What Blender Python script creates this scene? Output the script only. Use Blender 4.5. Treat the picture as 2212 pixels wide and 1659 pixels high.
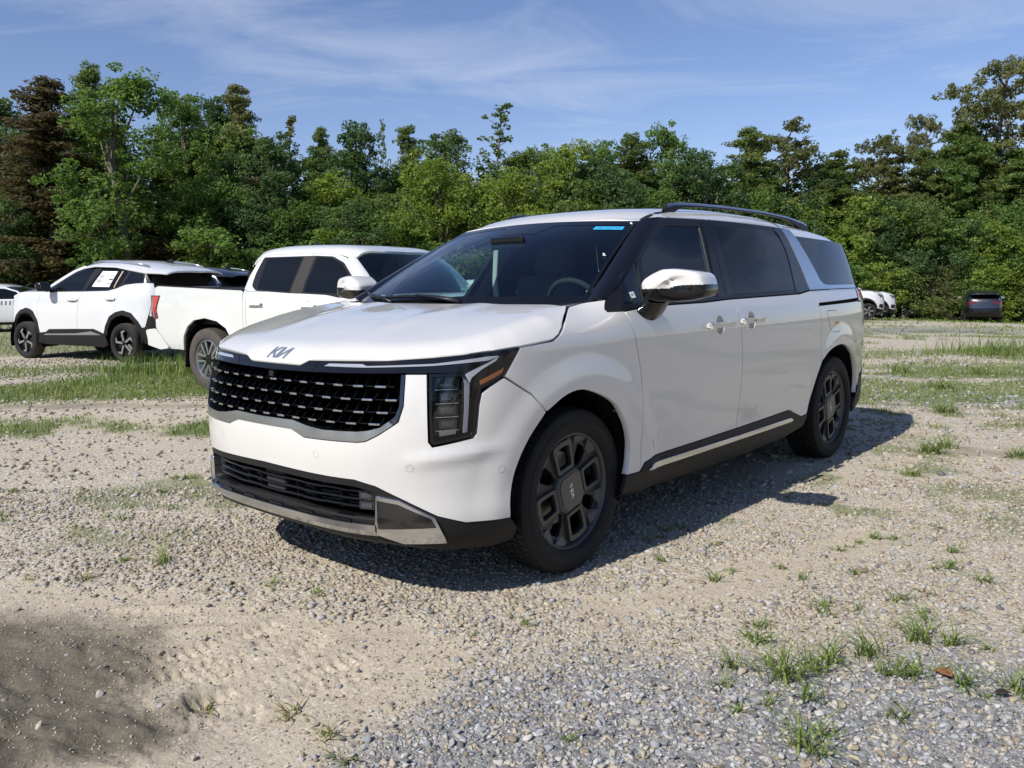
import bpy, bmesh, math, random
import numpy as np
from mathutils import Vector, Matrix, geometry

for o in list(bpy.data.objects):
    bpy.data.objects.remove(o, do_unlink=True)
scene = bpy.context.scene
C = scene.collection
rng = np.random.default_rng(7)
R = math.radians

# ----------------------------------------------------------------- camera
CAM = np.array((2.8743, 3.0752, 1.2851))
YAW, PITCH, ROLL, FOC = -2.42300, -.121819, -.011604, 1794.36 / 2212
cd = np.array((math.cos(PITCH) * math.cos(YAW), math.cos(PITCH) * math.sin(YAW), math.sin(PITCH)))
cr0 = np.array((math.sin(YAW), -math.cos(YAW), 0)); cu0 = np.cross(cr0, cd)
cr = cr0 * math.cos(ROLL) + cu0 * math.sin(ROLL); cu = -cr0 * math.sin(ROLL) + cu0 * math.cos(ROLL)
cam = bpy.data.cameras.new('camera'); camo = bpy.data.objects.new('camera', cam); C.objects.link(camo)
camo.matrix_world = Matrix([[cr[i], cu[i], -cd[i], CAM[i]] for i in range(3)] + [[0, 0, 0, 1]])
cam.sensor_width = 36; cam.lens = FOC * 36; cam.clip_start = .05; cam.clip_end = 4000
scene.camera = camo

# ----------------------------------------------------------------- sky, sun, exposure
SUN = np.array((1.3, -.085, 1.2)); SUN /= np.linalg.norm(SUN)
EL = math.asin(SUN[2]); AZ = math.atan2(SUN[1], SUN[0])
world = bpy.data.worlds.new('World'); scene.world = world; world.use_nodes = True
wt = world.node_tree; wt.nodes.clear()


def wn(t, **k):
    n = wt.nodes.new(t)
    for a, b in k.items():
        setattr(n, a, b)
    return n


sky = wn('ShaderNodeTexSky', sky_type='NISHITA', sun_disc=False, sun_elevation=EL, sun_rotation=math.pi / 2 - AZ,
         altitude=10, air_density=1.0, dust_density=.15, ozone_density=2.5)
tc = wn('ShaderNodeTexCoord'); sep = wn('ShaderNodeSeparateXYZ'); wt.links.new(tc.outputs['Generated'], sep.inputs[0])


def wm(op, a, b=None, clamp=False):
    n = wn('ShaderNodeMath', operation=op, use_clamp=clamp)
    for i, v in enumerate((a, b)):
        if v is None:
            continue
        if isinstance(v, (int, float)):
            n.inputs[i].default_value = v
        else:
            wt.links.new(v, n.inputs[i])
    return n.outputs[0]


# thin high cloud: streaks of noise on a flat layer overhead, fading into a pale band low down
zz = wm('MAXIMUM', wm('ADD', sep.outputs[2], .09), .03)
cmb = wn('ShaderNodeCombineXYZ')
rgt = wm('ADD', wm('MULTIPLY', sep.outputs[0], -.658), wm('MULTIPLY', sep.outputs[1], .753)); ahd = wm('ADD', wm('MULTIPLY', sep.outputs[0], -.753), wm('MULTIPLY', sep.outputs[1], -.658))
wt.links.new(wm('DIVIDE', rgt, zz), cmb.inputs[0]); wt.links.new(wm('DIVIDE', ahd, zz), cmb.inputs[1])
mp = wn('ShaderNodeMapping'); mp.inputs['Rotation'].default_value = (0, 0, R(7)); mp.inputs['Scale'].default_value = (.62, .95, 1)
mp.inputs['Location'].default_value = (3.4, 1.7, 0)
wt.links.new(cmb.outputs[0], mp.inputs[0])
n1 = wn('ShaderNodeTexNoise', noise_dimensions='2D'); n1.inputs['Scale'].default_value = 1.7; n1.inputs['Detail'].default_value = 9
n1.inputs['Roughness'].default_value = .62; n1.inputs['Distortion'].default_value = .5
wt.links.new(mp.outputs[0], n1.inputs['Vector'])
n2 = wn('ShaderNodeTexNoise', noise_dimensions='2D'); n2.inputs['Scale'].default_value = .45; n2.inputs['Detail'].default_value = 3
wt.links.new(mp.outputs[0], n2.inputs['Vector'])
cl = wm('MULTIPLY', wm('SUBTRACT', wm('ADD', wm('MULTIPLY', n1.outputs[0], .75), wm('MULTIPLY', n2.outputs[0], .6)), .70), 3.2, True)
cl = wm('MULTIPLY', cl, .46)
mix = wn('ShaderNodeMix', data_type='RGBA'); wt.links.new(cl, mix.inputs[0])
tint = wn('ShaderNodeMix', data_type='RGBA', blend_type='MULTIPLY'); tint.inputs[0].default_value = 1
wt.links.new(sky.outputs[0], tint.inputs[6]); tint.inputs[7].default_value = (.84, .81, .95, 1)
wt.links.new(tint.outputs[2], mix.inputs[6]); mix.inputs[7].default_value = (5.6, 6.1, 7.0, 1)
bg = wn('ShaderNodeBackground'); bg.inputs[1].default_value = .106
wo = wn('ShaderNodeOutputWorld'); wt.links.new(mix.outputs[2], bg.inputs[0]); wt.links.new(bg.outputs[0], wo.inputs[0])

sd = bpy.data.lights.new('sun', 'SUN'); sd.energy = 4.5; sd.angle = R(.53); sd.color = (1, .955, .89)
so = bpy.data.objects.new('sun', sd); C.objects.link(so)
so.rotation_euler = Vector(SUN).to_track_quat('Z', 'Y').to_euler(); so.location = (8, -4, 14)

scene.render.engine = 'CYCLES'
vs = scene.view_settings
vs.view_transform = 'Standard'; vs.look = 'None'; vs.exposure = .3; vs.gamma = 1; vs.use_curve_mapping = False
scene.cycles.max_bounces = 7; scene.cycles.transparent_max_bounces = 16; scene.cycles.diffuse_bounces = 3
scene.cycles.caustics_reflective = False; scene.cycles.caustics_refractive = False
scene.cycles.sample_clamp_indirect = 6
# ----------------------------------------------------------------- smooth body surfaces
def sstep(a, b, x):
    t = np.clip((np.asarray(x, float) - a) / (b - a), 0, 1)
    return t * t * (3 - 2 * t)


def cubic(xs, ys):
    """natural cubic spline through the points, as a callable (linear beyond the ends)"""
    xs = np.asarray(xs, float); ys = np.asarray(ys, float); n = len(xs)
    h = np.diff(xs); A = np.zeros((n, n)); r = np.zeros(n); A[0, 0] = A[-1, -1] = 1
    for i in range(1, n - 1):
        A[i, i - 1] = h[i - 1]; A[i, i] = 2 * (h[i - 1] + h[i]); A[i, i + 1] = h[i]
        r[i] = 6 * ((ys[i + 1] - ys[i]) / h[i] - (ys[i] - ys[i - 1]) / h[i - 1])
    m = np.linalg.solve(A, r)

    def f(x):
        x = np.asarray(x, float)
        i = np.clip(np.searchsorted(xs, x) - 1, 0, n - 2); t = x - xs[i]; hh = h[i]
        b = (ys[i + 1] - ys[i]) / hh - hh * (2 * m[i] + m[i + 1]) / 6
        v = ys[i] + b * t + m[i] / 2 * t ** 2 + (m[i + 1] - m[i]) / (6 * hh) * t ** 3
        s0 = (ys[1] - ys[0]) / h[0] - h[0] * m[1] / 6
        s1 = (ys[-1] - ys[-2]) / h[-1] + h[-1] * m[-2] / 6
        v = np.where(x < xs[0], ys[0] + s0 * (x - xs[0]), v)
        return np.where(x > xs[-1], ys[-1] + s1 * (x - xs[-1]), v)
    return f


class Shell:
    """upright skin of a car: a plan outline swept over height, parameters (u, z).
    u runs from the middle of the nose (0) round the left side (+) or right side (-) to the tail."""
    def __init__(s, plan, side, front, rear, wheels=(), flare=.013, r0=.625, r1=.50, lean=None, lx=(0, 1), taper=0, extra=None):
        P = np.array(plan, float)                        # (x, y) nose -> tail on the left
        c = np.concatenate([[0], np.cumsum(np.hypot(*np.diff(P, axis=0).T))])
        Pm = np.concatenate([P[1:4][::-1] * [1, -1], P, P[-4:-1][::-1] * [1, -1]])
        cm = np.concatenate([-c[1:4][::-1], c, 2 * c[-1] - c[-4:-1][::-1]])
        fx, fy = cubic(cm, Pm[:, 0]), cubic(cm, Pm[:, 1])
        t = np.linspace(0, c[-1], 1600)
        X, Y = fx(t), fy(t)
        u = np.concatenate([[0], np.cumsum(np.hypot(np.diff(X), np.diff(Y)))])
        tx, ty = np.gradient(X, u), np.gradient(Y, u)
        tx[0] = 0; ty[0] = 1; tx[-1] = 0; ty[-1] = -1
        l = np.hypot(tx, ty)
        s.u, s.X, s.Y, s.nx, s.ny = u, X, Y, ty / l, -tx / l
        s.side, s.front, s.rear = [cubic(*zip(*q)) for q in (side, front, rear)]
        s.wheels, s.flare, s.r0, s.r1 = wheels, flare, r0, r1
        s.umax = u[-1]; s.lx = lx; s.taper = taper; s.extra = extra
        s.lean = cubic(*zip(*lean)) if lean else None

    def P(s, u, z, off=0):
        u = np.asarray(u, float); z = np.asarray(z, float); a = np.abs(u); sg = np.where(u < 0, -1., 1.)
        X, Y, nx, ny = [np.interp(a, s.u, q) for q in (s.X, s.Y, s.nx, s.ny)]
        wf = np.where(nx > 0, nx * nx, 0); wr = np.where(nx < 0, nx * nx, 0); ws = np.clip(1 - wf - wr, 0, 1)
        o = wf * s.front(z) + ws * s.side(z) + wr * s.rear(z) + off
        if s.lean is not None:
            o = o - s.lean(z) * sstep(s.lx[0], s.lx[1], X) * ws
            o = o - s.taper * np.clip((z - 1.2) / .4, 0, 2) * sstep(-2.1, -.8, X) * ws
        if s.extra is not None:
            o = o + s.extra(a, z)
        for wx, wz in s.wheels:
            d = np.hypot(X - wx, z - wz)
            o = o + s.flare * sstep(s.r0, s.r1, d) * ws
        return np.stack([X + nx * o, sg * (Y + ny * o), z + 0 * u], -1)

    def N(s, u, z):
        e = 2e-3
        a = s.P(u + e, z) - s.P(u - e, z); b = s.P(u, z + e) - s.P(u, z - e)
        n = np.cross(a, b)
        return n / np.maximum(np.linalg.norm(n, axis=-1, keepdims=True), 1e-9)

    def ux(s, x):
        """u of a point of the left flank with that x"""
        return float(np.interp(-x, -s.X, s.u))


class TPS:
    """thin-plate height field z(x, y) through control points mirrored in y"""
    def __init__(s, pts, mirror=True, extra=None, lam=1e-5):
        q = []
        for x, y, z in pts:
            q.append((x, y, z))
            if mirror and abs(y) > 1e-6:
                q.append((x, -y, z))
        q = np.array(q, float); s.q = q; n = len(q); s.extra = extra
        d = np.hypot(q[:, None, 0] - q[None, :, 0], q[:, None, 1] - q[None, :, 1])
        K = np.where(d > 0, d * d * np.log(np.maximum(d, 1e-12)), 0)
        A = np.zeros((n + 3, n + 3)); A[:n, :n] = K + np.eye(n) * lam
        A[:n, n] = 1; A[:n, n + 1:] = q[:, :2]; A[n:, :n] = A[:n, n:].T
        s.w = np.linalg.solve(A, np.concatenate([q[:, 2], [0, 0, 0]]))

    def Z(s, x, y):
        x = np.asarray(x, float); y = np.asarray(y, float); sh = np.broadcast(x, y).shape
        x, y = np.broadcast_to(x, sh).ravel(), np.broadcast_to(y, sh).ravel()
        d = np.hypot(x[:, None] - s.q[None, :, 0], y[:, None] - s.q[None, :, 1])
        K = np.where(d > 0, d * d * np.log(np.maximum(d, 1e-12)), 0)
        z = K @ s.w[:-3] + s.w[-3] + s.w[-2] * x + s.w[-1] * y
        if s.extra:
            z = z + s.extra(x, y)
        return z.reshape(sh)

    def P(s, x, y, off=0):
        x = np.asarray(x, float); y = np.asarray(y, float)
        p = np.stack([x + 0 * y, y + 0 * x, s.Z(x, y)], -1)
        return p + off * s.N(x, y) if np.any(off) else p

    def N(s, x, y):
        e = 2e-3; x = np.asarray(x, float); y = np.asarray(y, float)
        gx = (s.Z(x + e, y) - s.Z(x - e, y)) / (2 * e); gy = (s.Z(x, y + e) - s.Z(x, y - e)) / (2 * e)
        n = np.stack([-gx, -gy, np.ones_like(gx)], -1)
        return n / np.linalg.norm(n, axis=-1, keepdims=True)


class Height:
    """height field given by a function z(x, y)"""
    def __init__(s, f):
        s.Z = f

    P = TPS.P
    N = TPS.N


class Sheet:
    """surface through a grid of 3D points, parameters (a, b) in 0..1, mirrored sign optional"""
    def __init__(s, grid):
        g = np.array(grid, float); s.g = g
        na, nb = g.shape[:2]
        s.ka, s.kb = np.linspace(0, 1, na), np.linspace(0, 1, nb)

    def P(s, a, b, off=0):
        a = np.asarray(a, float).ravel(); b = np.asarray(b, float).ravel()
        rows = np.stack([cubic(s.ka, s.g[:, j, k])(a) if len(s.ka) > 2 else np.interp(a, s.ka, s.g[:, j, k])
                         for j in range(len(s.kb)) for k in range(3)], -1).reshape(len(a), len(s.kb), 3)
        # spline across b, point by point through a shared basis
        I = np.eye(len(s.kb))
        B = np.stack([cubic(s.kb, I[j])(b) if len(s.kb) > 2 else np.interp(b, s.kb, I[j]) for j in range(len(s.kb))], -1)
        p = (rows * B[:, :, None]).sum(1)
        return p + off * s.N(a, b) if np.any(off) else p

    def N(s, a, b):
        e = 1e-3
        n = np.cross(s.P(a + e, b) - s.P(a - e, b), s.P(a, b + e) - s.P(a, b - e))
        return n / np.maximum(np.linalg.norm(n, axis=-1, keepdims=True), 1e-9)


VAN_PLAN = [(.965, 0), (.96, .2), (.943, .39), (.893, .57), (.812, .71), (.70, .832), (.55, .918), (.33, .962), (0, .981),
            (-.6, .992), (-1.5, .994), (-2.5, .985), (-3.1, .966), (-3.55, .93), (-3.85, .87), (-4.03, .76), (-4.13, .58), (-4.185, .3), (-4.2, 0)]
VAN_SIDE = [(.16, -.16), (.24, -.075), (.30, -.035), (.36, -.015), (.46, -.014), (.56, -.010), (.68, -.004), (.82, .002), (.95, .0), (1.04, -.003), (1.085, -.009),
            (1.13, -.018), (1.20, -.045), (1.30, -.077), (1.40, -.109), (1.50, -.146), (1.60, -.192), (1.68, -.245)]
VAN_FRONT = [(.16, -.13), (.24, -.06), (.32, -.02), (.42, -.012), (.52, -.006), (.62, 0), (.70, -.004), (.80, -.022), (.90, -.048), (.98, -.078), (1.04, -.115), (1.12, -.2), (1.3, -.5), (1.7, -1.2)]
VAN_REAR = [(.2, -.12), (.3, -.05), (.42, -.01), (.6, 0), (.75, -.01), (1.0, -.03), (1.15, -.07), (1.3, -.16), (1.45, -.28), (1.6, -.42), (1.7, -.52)]
VAN_LEAN = [(.2, 0), (.9, 0), (1.0, 0), (1.05, .002), (1.09, .012), (1.13, .042), (1.17, .088), (1.20, .128), (1.3, .28)]
VAN_WHEELS = ((0, .37), (-3.09, .37))


def van_shell():
    return Shell(VAN_PLAN, VAN_SIDE, VAN_FRONT, VAN_REAR, VAN_WHEELS, lean=VAN_LEAN, lx=(-.42, -.02), taper=.115,
                 extra=lambda a, z: .011 * np.exp(-((z - (.612 + .10 * (a - .8))) / .032) ** 2) * sstep(.70, .84, a) * sstep(1.22, 1.0, a))
# ----------------------------------------------------------------- materials
MATS = {}


def mat(name, col, rough=.5, metal=0, coat=0, spec=.5, coat_rough=.03, ior=1.5, emit=None, noise=0, nscale=40, bump=0, bscale=200, bdist=.002):
    m = bpy.data.materials.new(name); m.use_nodes = True; t = m.node_tree
    b = t.nodes['Principled BSDF']
    b.inputs['Base Color'].default_value = (*col, 1); b.inputs['Roughness'].default_value = rough
    b.inputs['Metallic'].default_value = metal; b.inputs['Coat Weight'].default_value = coat
    b.inputs['Coat Roughness'].default_value = coat_rough; b.inputs['Specular IOR Level'].default_value = spec
    b.inputs['IOR'].default_value = ior
    if name in ('pearl', 'white_cool', 'white_warm', 'navy'):
        b.inputs['Coat IOR'].default_value = 1.62
    if emit:
        b.inputs['Emission Color'].default_value = (*emit, 1); b.inputs['Emission Strength'].default_value = 1
    if noise or bump:
        g = t.nodes.new('ShaderNodeTexCoord')
    if noise:
        n = t.nodes.new('ShaderNodeTexNoise'); n.inputs['Scale'].default_value = nscale; n.inputs['Detail'].default_value = 4
        t.links.new(g.outputs['Object'], n.inputs['Vector'])
        mx = t.nodes.new('ShaderNodeMix'); mx.data_type = 'RGBA'
        mx.inputs[6].default_value = (*[c * (1 - noise) for c in col], 1)
        mx.inputs[7].default_value = (*[min(1, c * (1 + noise)) for c in col], 1)
        t.links.new(n.outputs[0], mx.inputs[0]); t.links.new(mx.outputs[2], b.inputs['Base Color'])
    if bump:
        n = t.nodes.new('ShaderNodeTexNoise'); n.inputs['Scale'].default_value = bscale; n.inputs['Detail'].default_value = 2
        t.links.new(g.outputs['Object'], n.inputs['Vector'])
        bp = t.nodes.new('ShaderNodeBump'); bp.inputs['Strength'].default_value = bump; bp.inputs['Distance'].default_value = bdist
        t.links.new(n.outputs[0], bp.inputs['Height']); t.links.new(bp.outputs[0], b.inputs['Normal'])
    MATS[name] = m
    return m


def glass(name, tint, dens=1.0, ior=1.5):
    """thin pane: tinted see-through plus a mirror reflection that grows towards grazing"""
    m = bpy.data.materials.new(name); m.use_nodes = True; t = m.node_tree; t.nodes.clear()
    o = t.nodes.new('ShaderNodeOutputMaterial'); mx = t.nodes.new('ShaderNodeMixShader')
    tr = t.nodes.new('ShaderNodeBsdfTransparent'); tr.inputs[0].default_value = (*tint, 1)
    gl = t.nodes.new('ShaderNodeBsdfGlossy'); gl.inputs['Roughness'].default_value = .0; gl.inputs[0].default_value = (.95, .97, 1, 1)
    ge = t.nodes.new('ShaderNodeNewGeometry'); dt = t.nodes.new('ShaderNodeVectorMath'); dt.operation = 'DOT_PRODUCT'
    t.links.new(ge.outputs['Incoming'], dt.inputs[0]); t.links.new(ge.outputs['Normal'], dt.inputs[1])

    def ma(op, x, y):
        n = t.nodes.new('ShaderNodeMath'); n.operation = op; n.use_clamp = op != 'ABSOLUTE'
        for i, v in enumerate((x, y)):
            if v is None:
                continue
            if isinstance(v, (int, float)):
                n.inputs[i].default_value = v
            else:
                t.links.new(v, n.inputs[i])
        return n.outputs[0]
    c = ma('SUBTRACT', 1.0, ma('ABSOLUTE', dt.outputs['Value'], None))
    f0 = ((ior - 1) / (ior + 1)) ** 2 * 1.9 * dens                      # both faces of the pane reflect
    t.links.new(ma('ADD', f0, ma('MULTIPLY', ma('POWER', c, 5.0), 1 - f0)), mx.inputs[0])
    t.links.new(tr.outputs[0], mx.inputs[1]); t.links.new(gl.outputs[0], mx.inputs[2]); t.links.new(mx.outputs[0], o.inputs[0])
    MATS[name] = m
    return m


mat('pearl', (.645, .635, .605), .32, 0, 1, .45, .015, 1.5, noise=.012, nscale=900)
mat('white_cool', (.64, .65, .66), .35, 0, 1, .4, .02)
mat('white_warm', (.64, .655, .63), .35, 0, 1, .4, .02)
mat('navy', (.006, .008, .017), .3, 0, 1, .5, .02)
mat('gloss_black', (.005, .005, .006), .10, 0, 0, .42)
mat('trim_black', (.008, .008, .010), .42, 0, 0, .35)
mat('plastic', (.013, .013, .0135), .55, 0, 0, .25, bump=.25, bscale=900, bdist=.0006)
mat('plastic_dusty', (.035, .033, .031), .7, 0, 0, .3, noise=.25, nscale=25)
mat('void', (.006, .006, .006), .9, 0, 0, .1)
mat('chrome', (.62, .64, .67), .16, 1)
mat('satin', (.46, .49, .53), .20, 1)
mat('dark_chrome', (.10, .105, .115), .10, 1)
mat('bright_chrome', (.50, .51, .53), .12, 1)
mat('rubber', (.016, .0155, .015), .78, 0, 0, .3, noise=.3, nscale=9, bump=.15, bscale=160)
mat('rubber_dusty', (.075, .066, .057), .85, 0, 0, .3, noise=.35, nscale=14)
mat('rubber_text', (.034, .033, .032), .7)
mat('wheel_grey', (.078, .080, .080), .40, .35, 0, .5)
mat('wheel_grey_dark', (.028, .029, .031), .45, .3, 0, .5)
mat('cap_grey', (.11, .107, .103), .38, .45, 0, .5)
mat('steel', (.32, .31, .30), .4, 1)
mat('alloy', (.50, .51, .53), .28, .9)
mat('badge', (.33, .37, .44), .3, .7)
mat('badge_white', (.72, .73, .74), .35, .2)
mat('drl', (.30, .32, .36), .12, 0, 1, .6)
mat('lens_dark', (.022, .023, .027), .08, 0, 1, .6)
mat('lens_glass', (.07, .075, .085), .05, .2, 1, .6)
mat('amber', (.20, .050, .008), .2, 0, 1, .5)
mat('red_lens', (.45, .018, .016), .15, 0, 1, .5)
mat('red_dark', (.10, .008, .010), .12, 0, 1, .5)
mat('interior', (.038, .039, .042), .8, 0, 0, .2)
mat('seat', (.075, .076, .080), .75, 0, 0, .25, bump=.2, bscale=300)
mat('headliner', (.30, .295, .28), .9)
mat('belt_beige', (.45, .45, .42), .8)
mat('sticker_blue', (.03, .42, .72), .5)
mat('paper', (.80, .79, .75), .7)
mat('ink', (.06, .07, .09), .7)
mat('ink_grey', (.36, .36, .36), .7)
mat('tape_tan', (.62, .47, .26), .6)
mat('orange_label', (.85, .33, .06), .5)
mat('white_plain', (.80, .80, .80), .5)
mat('stripe_grey', (.10, .105, .11), .5)
glass('glass_clear', (.64, .80, .78), .95)
glass('glass_side', (.60, .76, .75), .8)
glass('lens_clear', (.72, .73, .76), .35)
mat('glass_privacy', (.004, .005, .006), .02, 0, 0, .36, ior=1.45)
mat('mirror_glass', (.55, .6, .62), .02, 1)


# ----------------------------------------------------------------- mesh tools
def mesh(name, V, F, m, parent=None, smooth=True, normals=None, loc=None):
    me = bpy.data.meshes.new(name)
    me.from_pydata([tuple(map(float, v)) for v in V], [], [tuple(map(int, f)) for f in F])
    if m is not None:
        me.materials.append(MATS[m] if isinstance(m, str) else m)
    if smooth:
        me.polygons.foreach_set('use_smooth', [True] * len(me.polygons))
    if normals is not None:
        me.normals_split_custom_set_from_vertices([tuple(map(float, n)) for n in normals])
    o = bpy.data.objects.new(name, me); C.objects.link(o)
    if parent is not None:
        o.parent = parent
    if loc is not None:
        o.location = loc
    return o


def obj_from(name, me, parent=None, M=None):
    o = bpy.data.objects.new(name, me); C.objects.link(o)
    if parent is not None:
        o.parent = parent
    if M is not None:
        o.matrix_local = M
    return o


def thing(name, label, cat, loc=(0, 0, 0), rotz=0, group=None):
    o = bpy.data.objects.new(name, None); C.objects.link(o); o.empty_display_size = .2
    o.location = loc; o.rotation_euler = (0, 0, rotz); o['label'] = label; o['category'] = cat
    if group:
        o['group'] = group
    return o


def tag(o, label, cat, group=None):
    o['label'] = label; o['category'] = cat
    if group:
        o['group'] = group
    return o


def struct(o, kind='structure'):
    o['kind'] = kind
    return o


def copy_tree(o, parent=None):
    c = o.copy(); C.objects.link(c); c.parent = parent
    for ch in o.children:
        copy_tree(ch, c)
    return c


def dense(poly, h):
    out = []
    for i in range(len(poly)):
        a = np.array(poly[i], float); b = np.array(poly[(i + 1) % len(poly)], float)
        n = max(1, int(math.ceil(np.linalg.norm(b - a) / h)))
        out += [a + (b - a) * k / n for k in range(n)]
    return np.array(out)


def smooth_poly(poly, r, n=4):
    """round the corners of a polygon; r a number or one per corner"""
    P = [np.array(p, float) for p in poly]; N = len(P); out = []
    for i in range(N):
        a, b, c = P[i - 1], P[i], P[(i + 1) % N]
        ri = r[i] if hasattr(r, '__len__') else r
        l1, l2 = np.linalg.norm(a - b), np.linalg.norm(c - b)
        t = min(ri, .45 * l1, .45 * l2)
        if t < 1e-4:
            out.append(b); continue
        p, q = b + (a - b) / l1 * t, b + (c - b) / l2 * t
        for k in range(n + 1):
            s = k / n
            out.append((1 - s) ** 2 * p + 2 * s * (1 - s) * b + s * s * q)
    return np.array(out)


def spl(pts, n=4):
    """open Catmull-Rom curve through pts"""
    P = np.array(pts, float); E = np.concatenate([[2 * P[0] - P[1]], P, [2 * P[-1] - P[-2]]]); out = []
    for i in range(1, len(E) - 2):
        a, b, c, d = E[i - 1:i + 3]
        for k in range(n):
            t = k / n
            out.append(tuple(.5 * (2 * b + (c - a) * t + (2 * a - 5 * b + 4 * c - d) * t * t + (3 * b - a - 3 * c + d) * t ** 3)))
    return out + [tuple(P[-1])]


def area2(P):
    x, y = P[:, 0], P[:, 1]
    return .5 * np.sum(x * np.roll(y, -1) - y * np.roll(x, -1))


def inset(P, g):
    """shrink a dense polygon by g"""
    if g == 0:
        return P
    s = 1 if area2(P) > 0 else -1
    d1 = P - np.roll(P, 1, 0); d2 = np.roll(P, -1, 0) - P
    d1 = d1 / np.maximum(np.linalg.norm(d1, axis=1, keepdims=True), 1e-9); d2 = d2 / np.maximum(np.linalg.norm(d2, axis=1, keepdims=True), 1e-9)
    n1 = np.stack([-d1[:, 1], d1[:, 0]], 1) * s; n2 = np.stack([-d2[:, 1], d2[:, 0]], 1) * s
    n = n1 + n2; l = np.maximum((n * n).sum(1, keepdims=True), .5)
    return P + n * g * 2 / l


def inside(P, q):
    x, y = q[:, 0], q[:, 1]; r = np.zeros(len(q), bool); n = len(P)
    for i in range(n):
        x1, y1 = P[i]; x2, y2 = P[i - 1]
        if y1 == y2:
            continue
        r ^= ((y1 > y) != (y2 > y)) & (x < (x2 - x1) * (y - y1) / (y2 - y1) + x1)
    return r


def fill(poly, h, holes=(), ratio=(1, 1)):
    """triangulate a dense polygon (with holes) and sprinkle grid points of pitch h inside it"""
    loops = [poly] + list(holes)
    V = []; E = []
    for L in loops:
        k = len(V); V += [tuple(p) for p in L]; E += [(k + i, k + (i + 1) % len(L)) for i in range(len(L))]
    nb = len(V)
    mn, mx_ = poly.min(0), poly.max(0)
    gx = np.arange(mn[0] + h * ratio[0] / 2, mx_[0], h * ratio[0]); gy = np.arange(mn[1] + h * ratio[1] / 2, mx_[1], h * ratio[1])
    if len(gx) and len(gy):
        g = np.stack(np.meshgrid(gx, gy), -1).reshape(-1, 2)
        k = inside(poly, g)
        for H in holes:
            k &= ~inside(H, g)
        g = g[k]
        B = np.concatenate(loops)
        if len(g):
            keep = np.ones(len(g), bool)
            for s in range(0, len(g), 2000):
                d = ((g[s:s + 2000, None, :] - B[None]) ** 2).sum(-1).min(1)
                keep[s:s + 2000] = d > (h * .35 * min(ratio)) ** 2
            V += [tuple(p) for p in g[keep]]
    vo, _, fo, ov, _, _ = geometry.delaunay_2d_cdt([Vector(v) for v in V], E, [], 0, 1e-7)
    vo = np.array([tuple(v) for v in vo]); fo = np.array([tuple(f) for f in fo])
    c = vo[fo].mean(1); k = inside(poly, c)
    for H in holes:
        k &= ~inside(np.asarray(H), c)
    return vo, [tuple(f) for f in fo[k]]


def panel(name, S, poly, m, parent, off=0, h=.04, gap=0, lip=.012, holes=(), rnd=0, ratio=(1, 1), bh=None):
    """a piece of skin: polygon in the parameters of surface S, lifted by off, with an edge folded inwards by lip"""
    bh = bh or h * .6
    P = np.array(poly, float)
    if np.any(rnd):
        P = smooth_poly(P, rnd)
    P = inset(dense(P, bh), gap)
    Hs = [dense(smooth_poly(np.array(q, float), hr) if hr else np.array(q, float), bh) for q, hr in holes]
    uv, F = fill(P, h, Hs, ratio)
    X = S.P(uv[:, 0], uv[:, 1], off); N = S.N(uv[:, 0], uv[:, 1])
    if len(F):                                         # make the faces agree with the surface normal
        f = F[len(F) // 2]
        if np.dot(np.cross(X[f[1]] - X[f[0]], X[f[2]] - X[f[0]]), N[f[0]]) < 0:
            F = [g[::-1] for g in F]
    V = [x for x in X]; NN = [n for n in N]
    if lip:
        for L in [P] + Hs:
            a = S.P(L[:, 0], L[:, 1], off); n = S.N(L[:, 0], L[:, 1]); b = a - n * lip
            k = len(V); m_ = len(L)
            t = np.roll(a, -1, 0) - np.roll(a, 1, 0); o = np.cross(t, n); o /= np.maximum(np.linalg.norm(o, axis=1, keepdims=True), 1e-9)
            sg = (1 if area2(L) > 0 else -1) * (1 if L is P else -1)
            fl = np.sign(np.dot(np.cross(S.P(np.array([L[0, 0] + 1e-3]), np.array([L[0, 1]]))[0] - S.P(L[:1, 0], L[:1, 1])[0],
                                         S.P(np.array([L[0, 0]]), np.array([L[0, 1] + 1e-3]))[0] - S.P(L[:1, 0], L[:1, 1])[0]), n[0])) or 1
            o = o * sg * fl
            V += list(a) + list(b); NN += list((o + n) / np.linalg.norm(o + n, axis=1, keepdims=True)) + list(o)
            for i in range(m_):
                j = (i + 1) % m_
                q = (k + i, k + m_ + i, k + m_ + j, k + j)
                F.append(q if sg * fl > 0 else q[::-1])
    o = mesh(name, V, F, m, parent, True, NN)
    o.cycles.shadow_terminator_geometry_offset = .15
    return o


def mirror_poly(poly):
    return [(-a, b) for a, b in poly][::-1]


def both(poly):
    """close a half outline (starting and ending on the centre line) with its mirror image"""
    q = [(-a, b) for a, b in poly[::-1] if abs(a) > 1e-6]
    return list(poly) + q


def box_bm(bm, c, s, rot=None, bev=0, M=None):
    """bevelled box, appended to bm"""
    r = bmesh.ops.create_cube(bm, size=1)
    vs_ = r['verts']
    T = Matrix.Translation(Vector(c)) @ (rot.to_4x4() if rot is not None else Matrix()) @ Matrix.Diagonal((*s, 1))
    if M is not None:
        T = M @ T
    bmesh.ops.transform(bm, matrix=T, verts=vs_)
    if bev:
        es = list({e for v in vs_ for e in v.link_edges})
        bmesh.ops.bevel(bm, geom=es, offset=bev, segments=2, affect='EDGES', profile=.7)


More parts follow.
